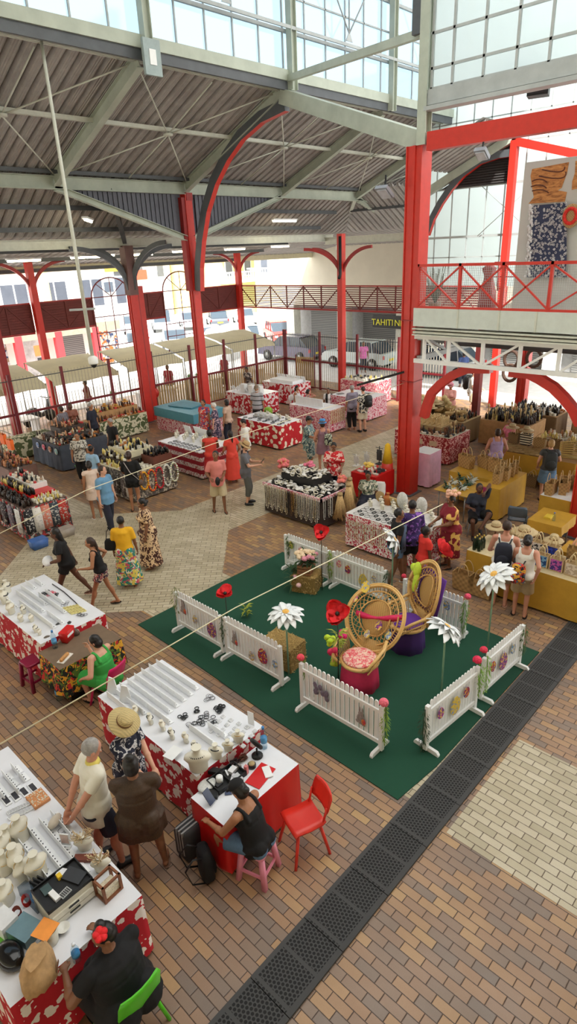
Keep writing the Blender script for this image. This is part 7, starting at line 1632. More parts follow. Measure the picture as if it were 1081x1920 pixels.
pb,w_,ar=person((g.x,g.y,0),95,1.6,'woman in a yellow top and teal flowered wrap with a black shoulder bag','b',('short','k'),1.15,top=('blouse',paint(236,178,32,.8,0,.06),.8,.02),bottom=('skirt',printed((44,128,116),((226,222,206),(200,80,100),(220,200,90)),10,.56,1.),.14),shoes=('flipflop',paint(170,110,90)))
handbag(w_((-.26,.0,.95)),BLK,'black handbag on the shoulder of the woman in the yellow top',R(-40),1.,.5)
g=G(285,1063); person((g.x,g.y,0),205,1.66,'woman in a long brown and cream leaf print dress','b',('lowbun','k'),1.25,dress=(printed((70,34,28),((222,190,150),),13,.5,1.4),.7,.12,.1),head=(22,0),hands=[(-.26,.12,-.12),(.26,.12,-.12)])
g=G(210,998); person((g.x,g.y,0),330,1.78,'man in a blue short sleeved shirt and dark trousers walking by','l',('short','n'),1.12,False,top=('shirt',paint(104,150,186,.85,0,.08),.7,-.16),bottom=('trousers',NAVY,1.9),feet=[(-.1,-.16,0),(.1,.12,0)],shoes=('shoe',BLACK),head=(0,30))
g=G(184,972); person((g.x,g.y,0),120,1.62,'woman in a cream dress partly behind the man in blue','m',('lowbun','k'),1.,dress=(paint(220,196,180,.8,0,.1),.2,.62,.1),shoes=('flipflop',WHT))
g=G(186,935); person((g.x,g.y,0),60,1.6,'boy in a light blue tee facing the oil stall','b',('short','k'),1.05,False,top=('tee_shirt',paint(150,186,216,.8,0,.05),.7,-.12),bottom=('shorts',NAVY,.9))
g=G(160,905); person((g.x,g.y,0),280,1.62,'smiling vendor in a grey and white flowered shirt between the stalls','m',('cap','k'),1.2,top=('shirt',printed((210,206,196),((90,86,80),),14,.52,1.2),.8,-.16),bottom=('trousers',BLK,1.8),head=(10,0))
g=G(256,958); pb,w_,ar=person((g.x,g.y,0),95,1.7,'woman in black top and shorts with a crossbody bag at the oil stall','m',('lowbun','n'),1.05,top=('tee_shirt',BLK,.9,-.08),bottom=('shorts',BLK,.45),hands=[(-.2,.3,.05),(.26,.1,0)],shoes=('flipflop',BLACK),head=(15,0))
held('crossbody_bag',MB().ell((0,0,0),.07,.04,.08,seg=12,rings=8),paint(90,70,60),w_((.24,-.1,.86)),'small brown crossbody bag on the hip of the woman in black','handbag'); held('bag_strap',MB().tube([w_((.22,-.1,.92))-w_((0,0,1.1)),w_((0,-.17,1.2))-w_((0,0,1.1)),w_((-.14,-.08,1.46))-w_((0,0,1.1))],.012,6),paint(170,160,160),w_((0,0,1.1)),'pale strap across the back of the woman in black','strap')
person((9.9,17.3,0),230,1.7,'grey haired vendor in a black tee behind the oil stall','m',('short','g'),1.15,False,top=('tee_shirt',BLK,.7,-.14),bottom=('trousers',NAVY,1.9),head=(25,0))
held('cardboard_box',MB().bb((-.3,-.2,0),(.3,.2,.7)),KRAFT,(10.6,17.15,0),'tall brown cardboard box behind the grey haired vendor','box',.3)
g=G(150,885); person((10.0,20.72,0),150,1.62,'woman in a striped top and long black skirt behind the curio table','m',('lowbun','n'),1.08,top=('blouse',striped((80,76,90),(170,168,176),26,0,.4),1.2,-.08),bottom=('skirt',BLK,.12),head=(15,0))
person((10.68,19.9,0),340,1.7,'man in a dark shirt with grey hair behind the curio table','m',('short','g'),1.15,False,top=('shirt',NAVY,.9,-.14),bottom=('trousers',BLK,1.9),head=(20,0))
person((10.48,20.98,0),300,1.6,'dark haired vendor behind the man in the dark shirt','d',('bob','n'),1.1,top=('blouse',paint(150,90,70),.7,-.1),bottom=('skirt',BLK,.3))
person((9.25,20.95,0),0,1.65,'stallholder in black with bright orange stripes near the left fence','b',('cap','k'),1.1,top=('jacket',striped((24,24,26),(230,110,50),4,0,.75),1.7,-.2),bottom=('trousers',BLK,1.9)) if False else None
person((4.55,14.6,0),20,1.66,'person in dark trousers at the left edge by the souvenir table','m',('cap','k'),1.,top=('blouse',paint(206,200,196),.8,-.1),bottom=('trousers',paint(84,62,56),1.6))
person((.62,7.28,0),20,1.55,'person at the left photo edge in a blue skirt, mostly out of frame','m',('cap','k'),1.,top=('blouse',paint(150,60,50),.6,-.06),bottom=('skirt',paint(44,50,120),.5)) 
g=G(413,960); pb,w_,ar=person((g.x,g.y,0),285,1.72,'man in a salmon tee and beige shorts holding a black cap','b',('short','k'),1.1,False,top=('tee_shirt',paint(216,130,122,.85,0,.06),.8,-.16),bottom=('shorts',KHAKI,1.),hands=[(-.1,.24,.12),(.22,.24,.14)],feet=[(-.12,.08,0),(.14,-.14,0)],shoes=('flipflop',BLACK),head=(0,-25))
held('peaked_cap',MB().ell((0,0,0),.07,.05,.12,seg=12,rings=8),BLACK,w_((.05,.32,1.0)),'black cap held by the man in the salmon tee','cap')
g=G(465,945); pb,w_,ar=person((g.x,g.y,0),358,1.76,'man in a straw hat, grey tee and cropped grey trousers looking at his phone','l',('short','n'),.92,False,top=('tee_shirt',paint(104,104,110,.85,0,.06),.7,-.16),bottom=('trousers',paint(92,92,88,.85,0,.06),1.55),hands=[(-.08,.36,.24),(.12,.34,.2)],shoes=('shoe',BLACK),head=(28,0),beard='n',hat=('straw',woven(212,176,122,110,.7),.17))
held('phone',MB().box((0,0,0),(.07,.012,.14),M.Rotation(-.7,3,'X')),BLACK,w_((0,.46,1.22)),'dark phone in the hands of the straw hatted man','phone',R(-137))
g=G(425,920); person((g.x+.6,g.y+.35,0),120,1.62,'woman in a long coral dress with black ponytail, back to the camera','m',('pony','k'),1.,dress=(CORAL,.5,.16,.12),hands=[(-.2,.25,.05),(.25,.1,0)])
g=G(395,915); person((10.95,13.72,0),105,1.66,'woman in a sleeveless red top at the necklace stall','b',('cap','k'),1.15,top=('sleeveless_top',paint(214,66,52,.8,0,.06),.12,-.14),bottom=('skirt',paint(190,40,46),.4),hands=[(-.16,.3,.1),(.2,.3,.1)])
g=G(448,910); person((g.x+.9,g.y+.6,0),190,1.75,'young man in a white tee with black stripes, hand on hip','l',('short','k'),1.,False,top=('tee_shirt',WHT,.75,-.18),bottom=('shorts',NAVY,.95),hands=[(-.2,.3,.1),(.24,-.14,.12)],head=(25,0))
person((13.35,16.9,0),240,1.68,'woman in a red flowered dress facing the camera by the curved-bracket column','m',('lowbun','k'),1.,dress=(printed((214,60,56),((226,190,170),(90,80,140)),12,.56,1.),.5,.4,.1))
person((13.45,16.45,0),170,1.6,'white haired person in dark flowered clothes by the curved-bracket column','l',('short','w'),1.05,dress=(printed((56,50,76),((190,160,170),),14,.56,1.),.8,.4,.08))
person((13.9,16.3,0),150,1.66,'dark haired woman behind the young man in white','m',('bob','k'),1.,top=('blouse',paint(190,160,140),.6,-.1),bottom=('trousers',NAVY,1.9))
person((15.95,16.9,0),250,1.72,'bearded vendor in cap and black shirt with pale stripes behind the blossom table','m',('short','g'),1.25,False,top=('shirt',striped((28,28,32),(170,170,176),6,2,.8),.9,-.14),bottom=('trousers',BLK,1.9),hat=('cap',paint(120,100,80)),beard='w',head=(15,0))
g=G(580,878); person((g.x,g.y,0),340,1.68,'person in black cap and blue green flowered shirt near the shell stall','m',('short','k'),1.3,False,top=('shirt',printed((110,140,140),((206,206,190),(60,80,90)),13,.54,1.2),.9,-.3),bottom=('trousers',printed((110,140,140),((206,206,190),(60,80,90)),13,.54,1.2),1.3),hands=[(-.1,.34,.1),(.16,.34,.12)],hat=('cap',BLACK),head=(15,0))
g=G(606,886); pb,w_,ar=person((g.x,g.y,0),95,1.66,'woman in a blue bucket hat and mauve dress with a patterned backpack','r',('cap','n'),1.02,dress=(paint(140,104,118,.8,0,.08),0,.66,.1),hat=('bucket',paint(70,140,200,.8,0,.08),.14),hands=[(-.22,.2,.1),(.26,.1,.0)],shoes=('flipflop',WHT))
backpack(None,w_((.14,-.22,.98)),R(-40),printed((30,34,36),((206,214,190),),22,.52,1.),'black and white patterned backpack on the blue hatted woman',.8)
REDF=printed((206,36,44),((236,200,190),),11,.54,1.)
person((12.05,9.95,0),262,1.66,'vendor in a red flowered blouse standing behind the shell table','b',('cap','k'),1.25,top=('blouse',REDF,.9,-.16),bottom=('trousers',NAVY,1.9),head=(28,0),hands=[(-.2,.3,.1),(.2,.32,.1)])
person((11.75,8.6,0),255,1.6,'seated vendor with flower crown and grey green print shirt between the two shell stalls','b',('cap','k'),1.15,top=('blouse',printed((150,160,140),((60,80,70),(220,216,200)),12,.54,1.),.8,-.1),bottom=('skirt',NAVY,.3),pelvis=(0,0,.53),feet=[(-.1,.4,0),(.1,.4,0)],sit=True,head=(25,0))
flower_crown(V((11.7,8.55,1.33)),(226,190,90),'yellow and pink flower crown on the seated vendor\'s head',.9)
g=G(742,1098); DP=SK['b']
pb,w_,ar=person((g.x,g.y,0),10,1.7,'shopper in sunglasses, black top and denim shorts with a blue scarf','b',('short','k'),1.1,True,top=('tee_shirt',BLK,.55,-.02),bottom=('shorts',JEAN,.45),feet=[(-.1,.18,0),(.1,-.22,0)],glasses=True,shoes=('flipflop',WHT),head=(4,-20),hands=[(-.22,.12,-.05),(.22,-.1,-.1)])
held('scarf',MB().loft([[V((x*q,y,z)) for x,y in ((-.06,-.02),(.06,-.02),(.06,.02),(-.06,.02))] for z,q in ((0,1.3),(-.3,1),(-.55,1.2))]),paint(74,90,116,.8,0,.1),w_((.16,.06,1.42)),'blue grey scarf over the shoulder of the sunglasses shopper','scarf')
g=G(772,1078); person((9.7,6.02,0),95,1.72,'person in a purple flowered shirt and black shorts at the pearl table','b',('short','k'),1.1,False,top=('shirt',printed((56,34,96),((140,90,180),),13,.57,1.),.9,-.16),bottom=('shorts',BLK,.85),head=(15,0))
g=G(838,1062); person((g.x,g.y,0),195,1.66,'woman in a burgundy dress with large yellow leaf prints','b',('cap','k'),1.35,dress=(printed((130,24,40),((232,186,100),),5.5,.56,.9),.7,.3,.06),hands=[(-.1,.34,.14),(.18,.32,.12)],shoes=('flipflop',BLACK),head=(20,0))
flower_crown(V((g.x,g.y,1.62))+V((.02,-.02,-.02)),(236,180,156),'peach flower crown on the woman in burgundy',.95)
g=G(795,1118); person((g.x+.1,g.y+.1,0),15,1.45,'child in a red tee behind the purple throne','d',('cap','k'),1.05,top=('tee_shirt',paint(222,52,44,.8,0,.06),.6,-.2),bottom=('shorts',BLK,.8))
g=G(880,985); Q_=V((12.45,5.98,0)); t=pchair(tuple(Q_),R(258-135)+PI,(70,84,100),'dark chair under the caller in navy',.44,.4,(150,150,150),.36)
person(Q_,258,1.66,'seated woman in a navy tee talking on the phone with legs crossed','d',('cap','k'),1.2,top=('tee_shirt',NAVY,.75,-.1),bottom=('shorts',BLK,.85),pelvis=(0,0,.53),feet=[(-.02,.55,.28),(.1,.34,0)],hands=[(-.12,.14,.62),(.18,.3,.25)],shoes=('shoe',BLACK),head=(0,10))
held('phone',MB().box((0,0,0),(.02,.07,.13)),paint(150,40,90),Q_+rotz(R(258-135))@V((-.1,.1,1.13)),'magenta phone at the ear of the seated caller','phone')
person((14.85,7.95,0),80,1.62,'woman in a lilac racerback top and teal shorts among the woven goods','r',('cap','n'),1.15,top=('tank_top',paint(170,150,196),0,-.06),bottom=('shorts',paint(40,110,120),.6)) if False else None
g=G(912,905); person((15.6,7.1,0),80,1.66,'woman in a lilac tank top and teal shorts at the woven goods table','r',('cap','n'),1.15,top=('tank_top',paint(170,150,196),0,-.06),bottom=('shorts',paint(40,110,120),.6),hands=[(-.25,.2,.05),(.28,.2,.05)])
pb,w_,ar=person((15.35,5.55,0),75,1.68,'blonde woman in a dark top and grey denim skirt at the woven goods table','l',('cap','y'),1.1,top=('tee_shirt',paint(60,62,66),.4,-.06),bottom=('skirt',JEAN,.55),hands=[(-.25,.15,0),(.25,.3,.1)],shoes=('flipflop',BLK))
backpack(None,w_((0,-.24,1.0)),R(75-135),paint(46,52,56,.7),'dark grey backpack on the blonde woman',1.)
person((18.2,7.9,0),200,1.6,'seated vendor in a pink tee near the carving table','m',('short','n'),1.1,True,top=('tee_shirt',paint(226,120,150),.6,-.1),bottom=('shorts',NAVY,.9),pelvis=(0,0,.58),feet=[(-.1,.45,0),(.1,.45,0)],hands=[(-.2,.35,.2),(.1,.4,.2)])
riser(18.0,18.4,7.7,8.1,0,.48,paint(110,160,50,.6),'lime green box seat under the vendor in pink','seat_box')
person((20.5,11.3,0),230,1.62,'person in a pink bucket hat and peach shirt behind the baskets','m',('cap','k'),1.25,top=('blouse',paint(236,170,160,.8),.9,-.2),bottom=('trousers',KHAKI,1.9),hat=('bucket',paint(236,150,170),.13),hands=[(-.1,.3,.2),(.1,.3,.2)],head=(20,0))
pb,w_,ar=person((22.4,11.4,0),330,1.78,'man in a beige cap and white tee with a black backpack at the back','l',('short','n'),1.1,False,top=('tee_shirt',WHT,.8,-.2),bottom=('shorts',KHAKI,.9),hat=('cap',paint(170,150,120)),hands=[(-.15,.3,.1),(.2,.3,.1)])
backpack(None,w_((0,-.26,1.0)),R(330-135),BLACK,'black backpack on the man in white at the back',1.1)
person((17.6,4.75,0),235,1.66,'woman in a burgundy and cream flower print dress in the right aisle','b',('lowbun','n'),1.3,dress=(printed((120,30,44),((226,200,196),),8,.53,1.),.7,.2,.08),hands=[(-.2,.3,.12),(.22,.28,.1)],head=(12,0))
person((19.0,6.0,0),140,1.7,'person in an olive hat and coat standing behind the woven goods','m',('cap','n'),1.2,top=('jacket',paint(120,112,84,.85),1.2,-.2),bottom=('trousers',BLK,1.9),hat=('bucket',paint(150,140,104,.8),.13))
person((23.2,5.8,0),120,1.75,'person in yellow shorts walking in the bright rear entrance','m',('short','n'),1.1,False,top=('shirt',paint(170,150,130),.8,-.15),bottom=('shorts',paint(206,170,60),.9),feet=[(-.1,.2,0),(.1,-.2,0)],hat=('bucket',paint(190,180,160),.16))
g=G(930,1150); pb,w_,ar=person((g.x+.3,g.y+.1,0),65,1.74,'man with a shaved head in a white singlet looking at the tote bags','r',('short','n'),1.12,False,top=('tank_top',WHT,0,-.12),bottom=('shorts',paint(150,130,104,.85),.95),hands=[(-.2,.25,.1),(.24,.25,.05)],head=(22,0),shoes=('flipflop',paint(190,150,130)))
backpack(None,w_((0,-.26,.98)),R(65-135),NAVY,'navy and orange backpack on the man in the white singlet',1.)
g=G(975,1165); pb,w_,ar=person((g.x+.15,g.y+.1,0),60,1.64,'woman in a white singlet and khaki shorts with a red strapped bag','r',('lowbun','k'),1.1,top=('tank_top',WHT,0,-.12),bottom=('shorts',paint(166,144,112,.85),.9),hands=[(-.14,.3,.1),(.22,-.16,.02)],head=(28,0),shoes=('flipflop',BLACK))
backpack(None,w_((-.08,-.26,.86)),R(60-135),printed((190,50,40),((60,110,150),(40,36,36),(226,170,60)),14,.54,1.),'red, blue and black bag on the woman in the white singlet',.85)
g=G(660,806); person((g.x,g.y,0),110,1.7,'person in a grey lilac tee and black trousers at the pink table','m',('short','g'),1.15,False,top=('tee_shirt',paint(130,122,140),.8,-.2),bottom=('trousers',BLK,1.9),head=(20,0))
g=G(672,808); pb,w_,ar=person((g.x,g.y-.2,0),120,1.7,'man in a black and white flowered shirt and cream shorts with a black backpack','l',('short','n'),1.05,False,top=('shirt',printed((226,224,216),((30,30,34),),14,.5,1.),.8,-.18),bottom=('shorts',paint(216,206,184),.95),head=(20,0),shoes=('shoe',BLACK))
backpack(None,w_((.05,-.26,1.0)),R(120-135),BLACK,'black backpack on the man in the black and white shirt',1.)
def seated(x,y,a,h,l,**k): pchair((x,y,0),R(a-135)+PI,(226,226,224),'white plastic chair under the '+k.pop('cn'),.42,.42); person((x,y,0),a,h,l,pelvis=(0,0,.51),feet=[(-.1,.4,0),(.1,.4,0)],**k)
seated(18.6,17.3,330,1.62,'woman with very long black hair and pale top seated near the far stalls',cn='long haired woman',skin='m',hair=('long','k'),top=('tank_top',paint(206,206,210),0,-.06),bottom=('shorts',JEAN,.8),head=(20,0))
seated(18.3,16.4,20,1.62,'woman with raised arms and blue denim top seated near the far stalls',cn='woman with raised arms',skin='r',hair=('lowbun','k'),top=('tank_top',JEAN,0,-.06),bottom=('skirt',printed((206,190,140),((90,80,50),),12,.54,1.),.3),hands=[(-.15,.2,.55),(.15,.2,.55)],sit=True)
seated(19.2,16.1,250,1.5,'vendor in a black and white top behind the pink tables',cn='vendor in black and white',skin='b',hair=('cap','k'),top=('blouse',striped((236,236,236),(30,30,34),5,0,.5),.8,-.1),bottom=('trousers',NAVY,1.8))
person((19.3,20.9,0),230,1.6,'vendor leaning at the wide far table, dark flowered top','b',('cap','k'),1.1,top=('blouse',printed((80,70,70),((190,180,170),),12,.56,1.),.8,-.1),bottom=('trousers',BLK,1.9),lean=14,head=(15,0))
person((16.5,20.75,0),300,1.6,'vendor with bright green cloth behind the far left jewellery table','b',('lowbun','k'),1.1,top=('blouse',paint(90,170,70),.5,-.1),bottom=('trousers',NAVY,1.9),head=(20,0))
person((17.0,8.75,0),250,1.6,'vendor with black hair at the left back of the carving table','b',('cap','k'),1.1,top=('blouse',paint(220,206,190),.6,-.1),bottom=('trousers',NAVY,1.9)) if False else None
# ================= fence, facade and the street outside
FR=paint(112,26,34,.5,0,.1); BAR=paint(176,168,150,.5,0,.1); TAN=paint(190,160,110,.7,0,.15,4)
def secfence(name,p0,p1,label,nb,ztop,zmid,wood=None):
    p0=V(p0);p1=V(p1); d=p1-p0; L=d.length; a=math.atan2(d.y,d.x); t=thing('security_fence',label,'fence',tuple(p0),a)
    for i in range(nb+1): obj('post',MB().bb((i*L/nb-.045,-.045,0),(i*L/nb+.045,.045,ztop)),FR,t)
    obj('rail',MB().bb((0,-.03,zmid-.04),(L,.03,zmid+.04)),FR,t); obj('top_wire',MB().tube([(0,0,ztop-.22),(L,0,ztop-.22)],.018,5),DKGREY,t); obj('bottom_rail',MB().bb((0,-.02,.05),(L,.02,.1)),FR,t)
    for i in range(nb):
        mb=MB(); n=int(L/nb/.13)
        for k in range(1,n): mb.tube([(i*L/nb+k*L/nb/n,0,.06),(i*L/nb+k*L/nb/n,0,ztop-.12)],.011,4)
        obj('bar_panel',mb,BAR,t)
    if wood:
        mb=MB(); x=wood[0]
        while x<wood[1]: mb.bb((x,.06,.05),(x+.085,.08,zmid-.06)); x+=.14
        obj('slat_screen',mb,TAN,t)
    return t
zt_=2.75; zm=1.35
secfence('f',(6.9,21.95,0),(22.8,21.95,0),'long steel bar fence with dark red posts along the left street side',8,zt_,zm,(7.6,15.9))
secfence('f',(22.8,21.85,0),(22.8,12.9,0),'steel bar fence with dark red posts across the far end behind the pink stalls',4,zt_,zm)
gt_=thing('fence_gate','tan slatted gate at the fence corner behind the wide far table','gate',(22.7,21.1,0),-1.3); mb=MB()
for i in range(9): mb.bb((i*.11,-.01,.05),(i*.11+.08,.01,1.5))
obj('slats',mb,TAN,gt_); obj('frame',MB().bb((-.02,-.02,0),(.02,.02,1.6)).bb((1.0,-.02,0),(1.04,.02,1.6)).bb((-.02,-.02,.0),(1.04,.02,.06)),FR,gt_)
LOU=paint(104,44,42,.7,0,.15,4)
def louvre(p0,p1,z0,z1,gap=.035,n=11,name='wall_band'):
    p0=V(p0);p1=V(p1); d=(p1-p0); L=d.length; mb=MB(); dz=(z1-z0)/n; o=V((d.y,-d.x,0)).normalized()*.05
    for i in range(n): 
        z=z0+dz*(i+.5); mb.beam(V((p0.x,p0.y,z)),V((p1.x,p1.y,z)),.02,dz-gap)
    nb=max(1,round(L/1.1))
    for k in range(nb+1): q=p0+d*(k/nb)+o*.5; mb.beam(V((q.x,q.y,z0)),V((q.x,q.y,z1)),.05,.05)
    for k in range(nb):
        a=p0+d*(k/nb)+o*.5; b=p0+d*((k+1)/nb)+o*.5; za,zb=(z0,z1) if k%2 else (z1,z0); mb.beam(V((a.x,a.y,za)),V((b.x,b.y,zb)),.03,.04)
    mb.beam(V((p0.x,p0.y,z0-.04)),V((p1.x,p1.y,z0-.04)),.1,.08,1); mb.beam(V((p0.x,p0.y,z1+.03)),V((p1.x,p1.y,z1+.03)),.1,.06,1)
    if gap<.02: q_=o*-.6; mb.add([V((p0.x,p0.y,z0))+q_,V((p1.x,p1.y,z0))+q_,V((p1.x,p1.y,z1))+q_,V((p0.x,p0.y,z1))+q_],[(0,1,2,3)]) if False else mb.beam(V((p0.x,p0.y,(z0+z1)/2))+q_,V((p1.x,p1.y,(z0+z1)/2))+q_,.02,z1-z0)
    struct(name,mb,[LOU,RED2])
yb=26.35
for a,b in ((5,12.2),(12.5,15.05),(17.15,18.95),(21.2,23.8)): louvre((a,yb,0),(b,yb,0),3.6,4.72,.012)
louvre((24.0,26.2,0),(24.0,19.3,0),3.66,4.68,.05); louvre((24.0,19.1,0),(24.0,15.2,0),3.66,4.68,.05); louvre((24.0,15.1,0),(24.0,12.2,0),3.66,4.68,.03)
for k,(a,b,zc) in enumerate(((15.1,17.1,4.75),(18.98,21.15,4.75))):
    mb=MB(); c=(a+b)/2; r=(b-a)/2
    mb.tube([(c+r*math.cos(t),yb,zc+r*.8*math.sin(t)) for t in [PI*i/16 for i in range(17)]],.03,6)
    for t in (PI/4,PI/2,3*PI/4): mb.tube([(c,yb,zc),(c+r*math.cos(t),yb,zc+r*.8*math.sin(t))],.018,5)
    for x in (a,c,b): mb.tube([(x,yb,1.6),(x,yb,zc)],.03 if x!=c else .02,6)
    for x in (a+r*.5,b-r*.5): mb.tube([(x,yb,1.6),(x,yb,3.9)],.012,5)
    for z in (zc,3.9,3.2,2.6,2.0): mb.tube([(a,yb,z),(b,yb,z)],.022,5)
    trim(mb,FR)
# canopies and tables of the outdoor stalls between fence and street
CANV=paint(206,200,170,.85,0,.06,2)
for i,x in enumerate((7.9,11.1,14.5,17.5,20.5)):
    w_=2.9; t=thing('canvas_awning','beige canvas awning, %s from the left over the outdoor stalls'%ORD[i],'awning',(x+w_/2,24.4,0))
    mb=MB(); mb.loft([[V((sx*w_/2,y,z+.06*math.sin(3*k))) for k,sx in enumerate((-1,-.5,0,.5,1))] for y,z in ((-1.2,1.85),(-1.15,2.0),(0,2.35),(1.1,2.55))],0,True,closed=False); mb2=MB(); mb2.v=[(a,b,c-.015) for a,b,c in mb.v]; mb2.f=[tuple(reversed(f)) for f in mb.f]; mb2.m=mb.m[:]; mb2.sm=mb.sm[:]; mb.plus(mb2); obj('canvas',mb,CANV,t)
    for sx in(-1,1): obj('pole',MB().tube([(sx*w_/2,-1.15,0),(sx*w_/2,-1.15,2.0)],.025,6),STEEL,t); obj('pole',MB().tube([(sx*w_/2,1.1,0),(sx*w_/2,1.1,2.55)],.025,6),STEEL,t)
for i,x in enumerate((8.6,11.8,15.2,18.0,20.9)): tag(obj('street_table',MB().bb((-.9,-.4,.72),(.9,.4,.78)).bb((-.85,-.35,0),(-.8,.35,.72)).bb((.8,-.35,0),(.85,.35,.72)),WHITE,loc=(x+.8,23.6,0)),'white topped outdoor table, %s from the left behind the bar fence'%ORD[i],'table')
table(23.6,24.8,17.6,19.6,.8,'white outdoor table beyond the far fence',None,None) if False else None
for i,(px,py,c,l) in enumerate(((278,706,(110,170,60),'round lime green shrub behind the fence, right of the twin column'),(207,712,(120,160,80),'small green plant behind the fence, left of the twin column'),(352,682,(90,150,70),'leafy green plant in a trough behind the curved-bracket column'),(370,690,(110,160,70),'second leafy plant in a trough behind the curved-bracket column'))):
    g=GY(px,py,23.6); t=thing('potted_plant',l,'plant',(g.x,23.6,.785)); obj('pot',MB().lathe([(.1,0),(.14,.16),(.12,.16),(0,.14)],seg=12),WHITE,t); mb=MB(); r3=random.Random(i)
    for k in range(60):
        a=r3.uniform(0,6.28); e=r3.uniform(.15,1.4); L_=r3.uniform(.18,.3); p0=V((0,0,.15)); e_=p0+V((math.cos(a)*math.cos(e),math.sin(a)*math.cos(e),math.sin(e)))*L_; s_=V((-math.sin(a),math.cos(a),0))*.03; mb.add([p0,(p0+e_)/2+s_,e_,(p0+e_)/2-s_],[(0,1,2,3)],0,True)
    obj('leaves',mb,paint(*c,.7,0,.2,12),t)
# street ground
def asph():
    n=N('asphalt',.8); f=n.noise(n.pos(),3,5)[0]; n.col(n.ramp(f,[(.3,srgb(206,206,204)),(.7,srgb(224,224,222))])); return n.mt
mb=MB(); mb.prism([(-60,26.9),(24.6,26.9),(24.6,-60),(140,-60),(140,140),(-60,140)],-.12,-.02); obj('floor',mb,asph(),loc=(0,0,0),kind='structure')
# cars
def car(p,rz,c,label,s=1.,van=False):
    t=thing('car',label,'car',(p[0],p[1],-.02),rz); mt=paint(*c,.25,.1,.03); H_=1.5*s if not van else 1.9
    pr=[(-2.1,.35),(-2.1,.75),(-1.9,.88),(-1.0,.92),(1.5,.95),(2.0,.9),(2.1,.7),(2.1,.35)]
    mb=MB(); mb.loft([[V((x,y*(1 if z<.6 else .96),z)) for x,z in pr] for y in (-.85,-.8,.8,.85)],0,False); obj('body',mb,mt,t)
    rf=[(-1.15,.9),(-.45,H_-.06),(-.3,H_),(1.1,H_),(1.3,H_-.08),(1.85,.93)] if not van else [(-1.7,.9),(-1.1,H_-.06),(-.9,H_),(1.8,H_),(2.0,H_-.1),(2.05,.93)]
    mb=MB(); mb.loft([[V((x,y,z)) for x,z in rf] for y in (-.72,.72)],0,False); c_=obj('cabin',mb,paint(60,74,86,.1,0,.05),t)
    mb=MB(); mb.bb((rf[1][0]+.1,-.7,H_-.03),(rf[4][0]-.05,.7,H_+.015)); obj('roof',mb,mt,t)
    for x in (rf[1][0]+.12,.45,rf[4][0]): 
        for s_ in(-1,1): obj('pillar',MB().beam((x,s_*.73,.9),(x*.93,s_*.71,H_),.07,.03),mt,t)
    for x in(-1.3,1.35):
        for y in(-1,1):
            w_=obj('wheel',MB().lathe([(.0,-.1),(.32,-.1),(.34,0),(.32,.1),(0,.1)],seg=16).xf(M.Translation((x,y*.78,.33))@M.Rotation(PI/2,4,'X')),BLACK,t); obj('hubcap',MB().lathe([(.18,.1),(.0,.12)],seg=12).xf(M.Translation((x,y*.8,.33))@M.Rotation(-y*PI/2,4,'X')),STEEL,w_)
    for y in(-1,1): obj('tail_light',MB().bb((2.08,y*.8-.1,.65),(2.12,y*.8+.02,.85)),paint(200,30,30,.3),t); obj('headlight',MB().bb((-2.12,y*.68-.12,.6),(-2.08,y*.68+.12,.75)),WHITE,t)
    obj('number_plate',MB().bb((2.1,-.25,.5),(2.125,.25,.62)),paint(240,220,60,.5),t)
CL=(((236,238,240),'white hatchback nearest the left of the twin column'),((206,210,214),'silver car parked second from the shop building corner'),((240,240,240),'white car in the middle of the nearer row'),((226,232,236),'pale car just right of the curved-bracket column'),((210,70,60),'red car at the right end of the nearer parked row'),((150,156,160),'grey car at the left end of the farther row'),((236,238,240),'white van in the farther row'),((220,226,230),'pale car in the middle of the farther row'),((90,96,106),'dark car with yellow plate in the farther row'),((236,238,238),'white car left of the far corner column, farther row'))
for i,(c,l) in enumerate(CL):
    k=i%5; a=(25.6,39.2) if i<5 else (33,51); car((a[0]+k*2.2,a[1]-k*1.4),1.0+(PI if i in(3,8) else 0),c,l,van='van' in l)
for x,y,c,l in ((28.9,27.2,(110,110,130),'dark parked car beyond the far fence, left of the slim column'),(29.0,21.9,(214,230,232),'pale blue car behind the slim column'),(28.9,16.6,(190,196,196),'silver car with a yellow plate near the yellow lettered sign')): car((x,y),-PI/2+.06,c,l)
# --- buildings
YB=37.0
def gy(x,y,Y=YB): return GY(x,y,Y)
WP=paint(236,232,224,.8,0,.04,1); YW=paint(240,222,150,.8,0,.05,1); WIN=paint(90,96,108,.15,0,.1,2); SHUT=striped((150,150,146),(96,96,96),9,2,.7)
bA=thing('shop_building','long white shop building across the street at the left, red pilasters below','building',(0,YB,0))
obj('wall',MB().bb((0,0,0),(22.2,6,7.5)),WP,bA); obj('balcony_slab',MB().bb((0,-1.2,2.75),(22.2,0,2.95)),WP,bA); obj('fascia',MB().bb((0,-1.22,2.2),(22.2,-1.1,2.75)),paint(150,146,130,.7),bA)
for k in range(8):
    x=5.5+2.45*k
    if x<22: obj('pilaster',MB().bb((x,-1.25,0),(x+.42,-.9,2.5)),paint(220,60,66,.6,0,.05),bA)
    if x<22: 
        mt=(paint(200,206,206,.6,0,.3,3),SHUT,printed((206,200,190),((60,80,120),(214,120,60)),4,.55,1.),printed((190,196,200),((40,60,100),(150,130,110)),4,.52,1.))[k%4]; obj('shop_front',MB().bb((x+.5,-.06,.05),(x+2.4,-.02,2.2)),mt,bA)
    w_=obj('window',MB().bb((x+.2,-.08,3.55),(x+1.9,-.02,5.3)),WHITE,bA); obj('pane',MB().bb((x+.3,-.1,3.65),(x+1.0,-.085,5.2)).bb((x+1.1,-.1,3.65),(x+1.8,-.085,5.2)),WIN,w_)
for a in (18.0,): obj('yellow_strip',MB().bb((a,-.12,2.95),(a+.5,-.02,7.4)),YW,bA)
mb=MB()
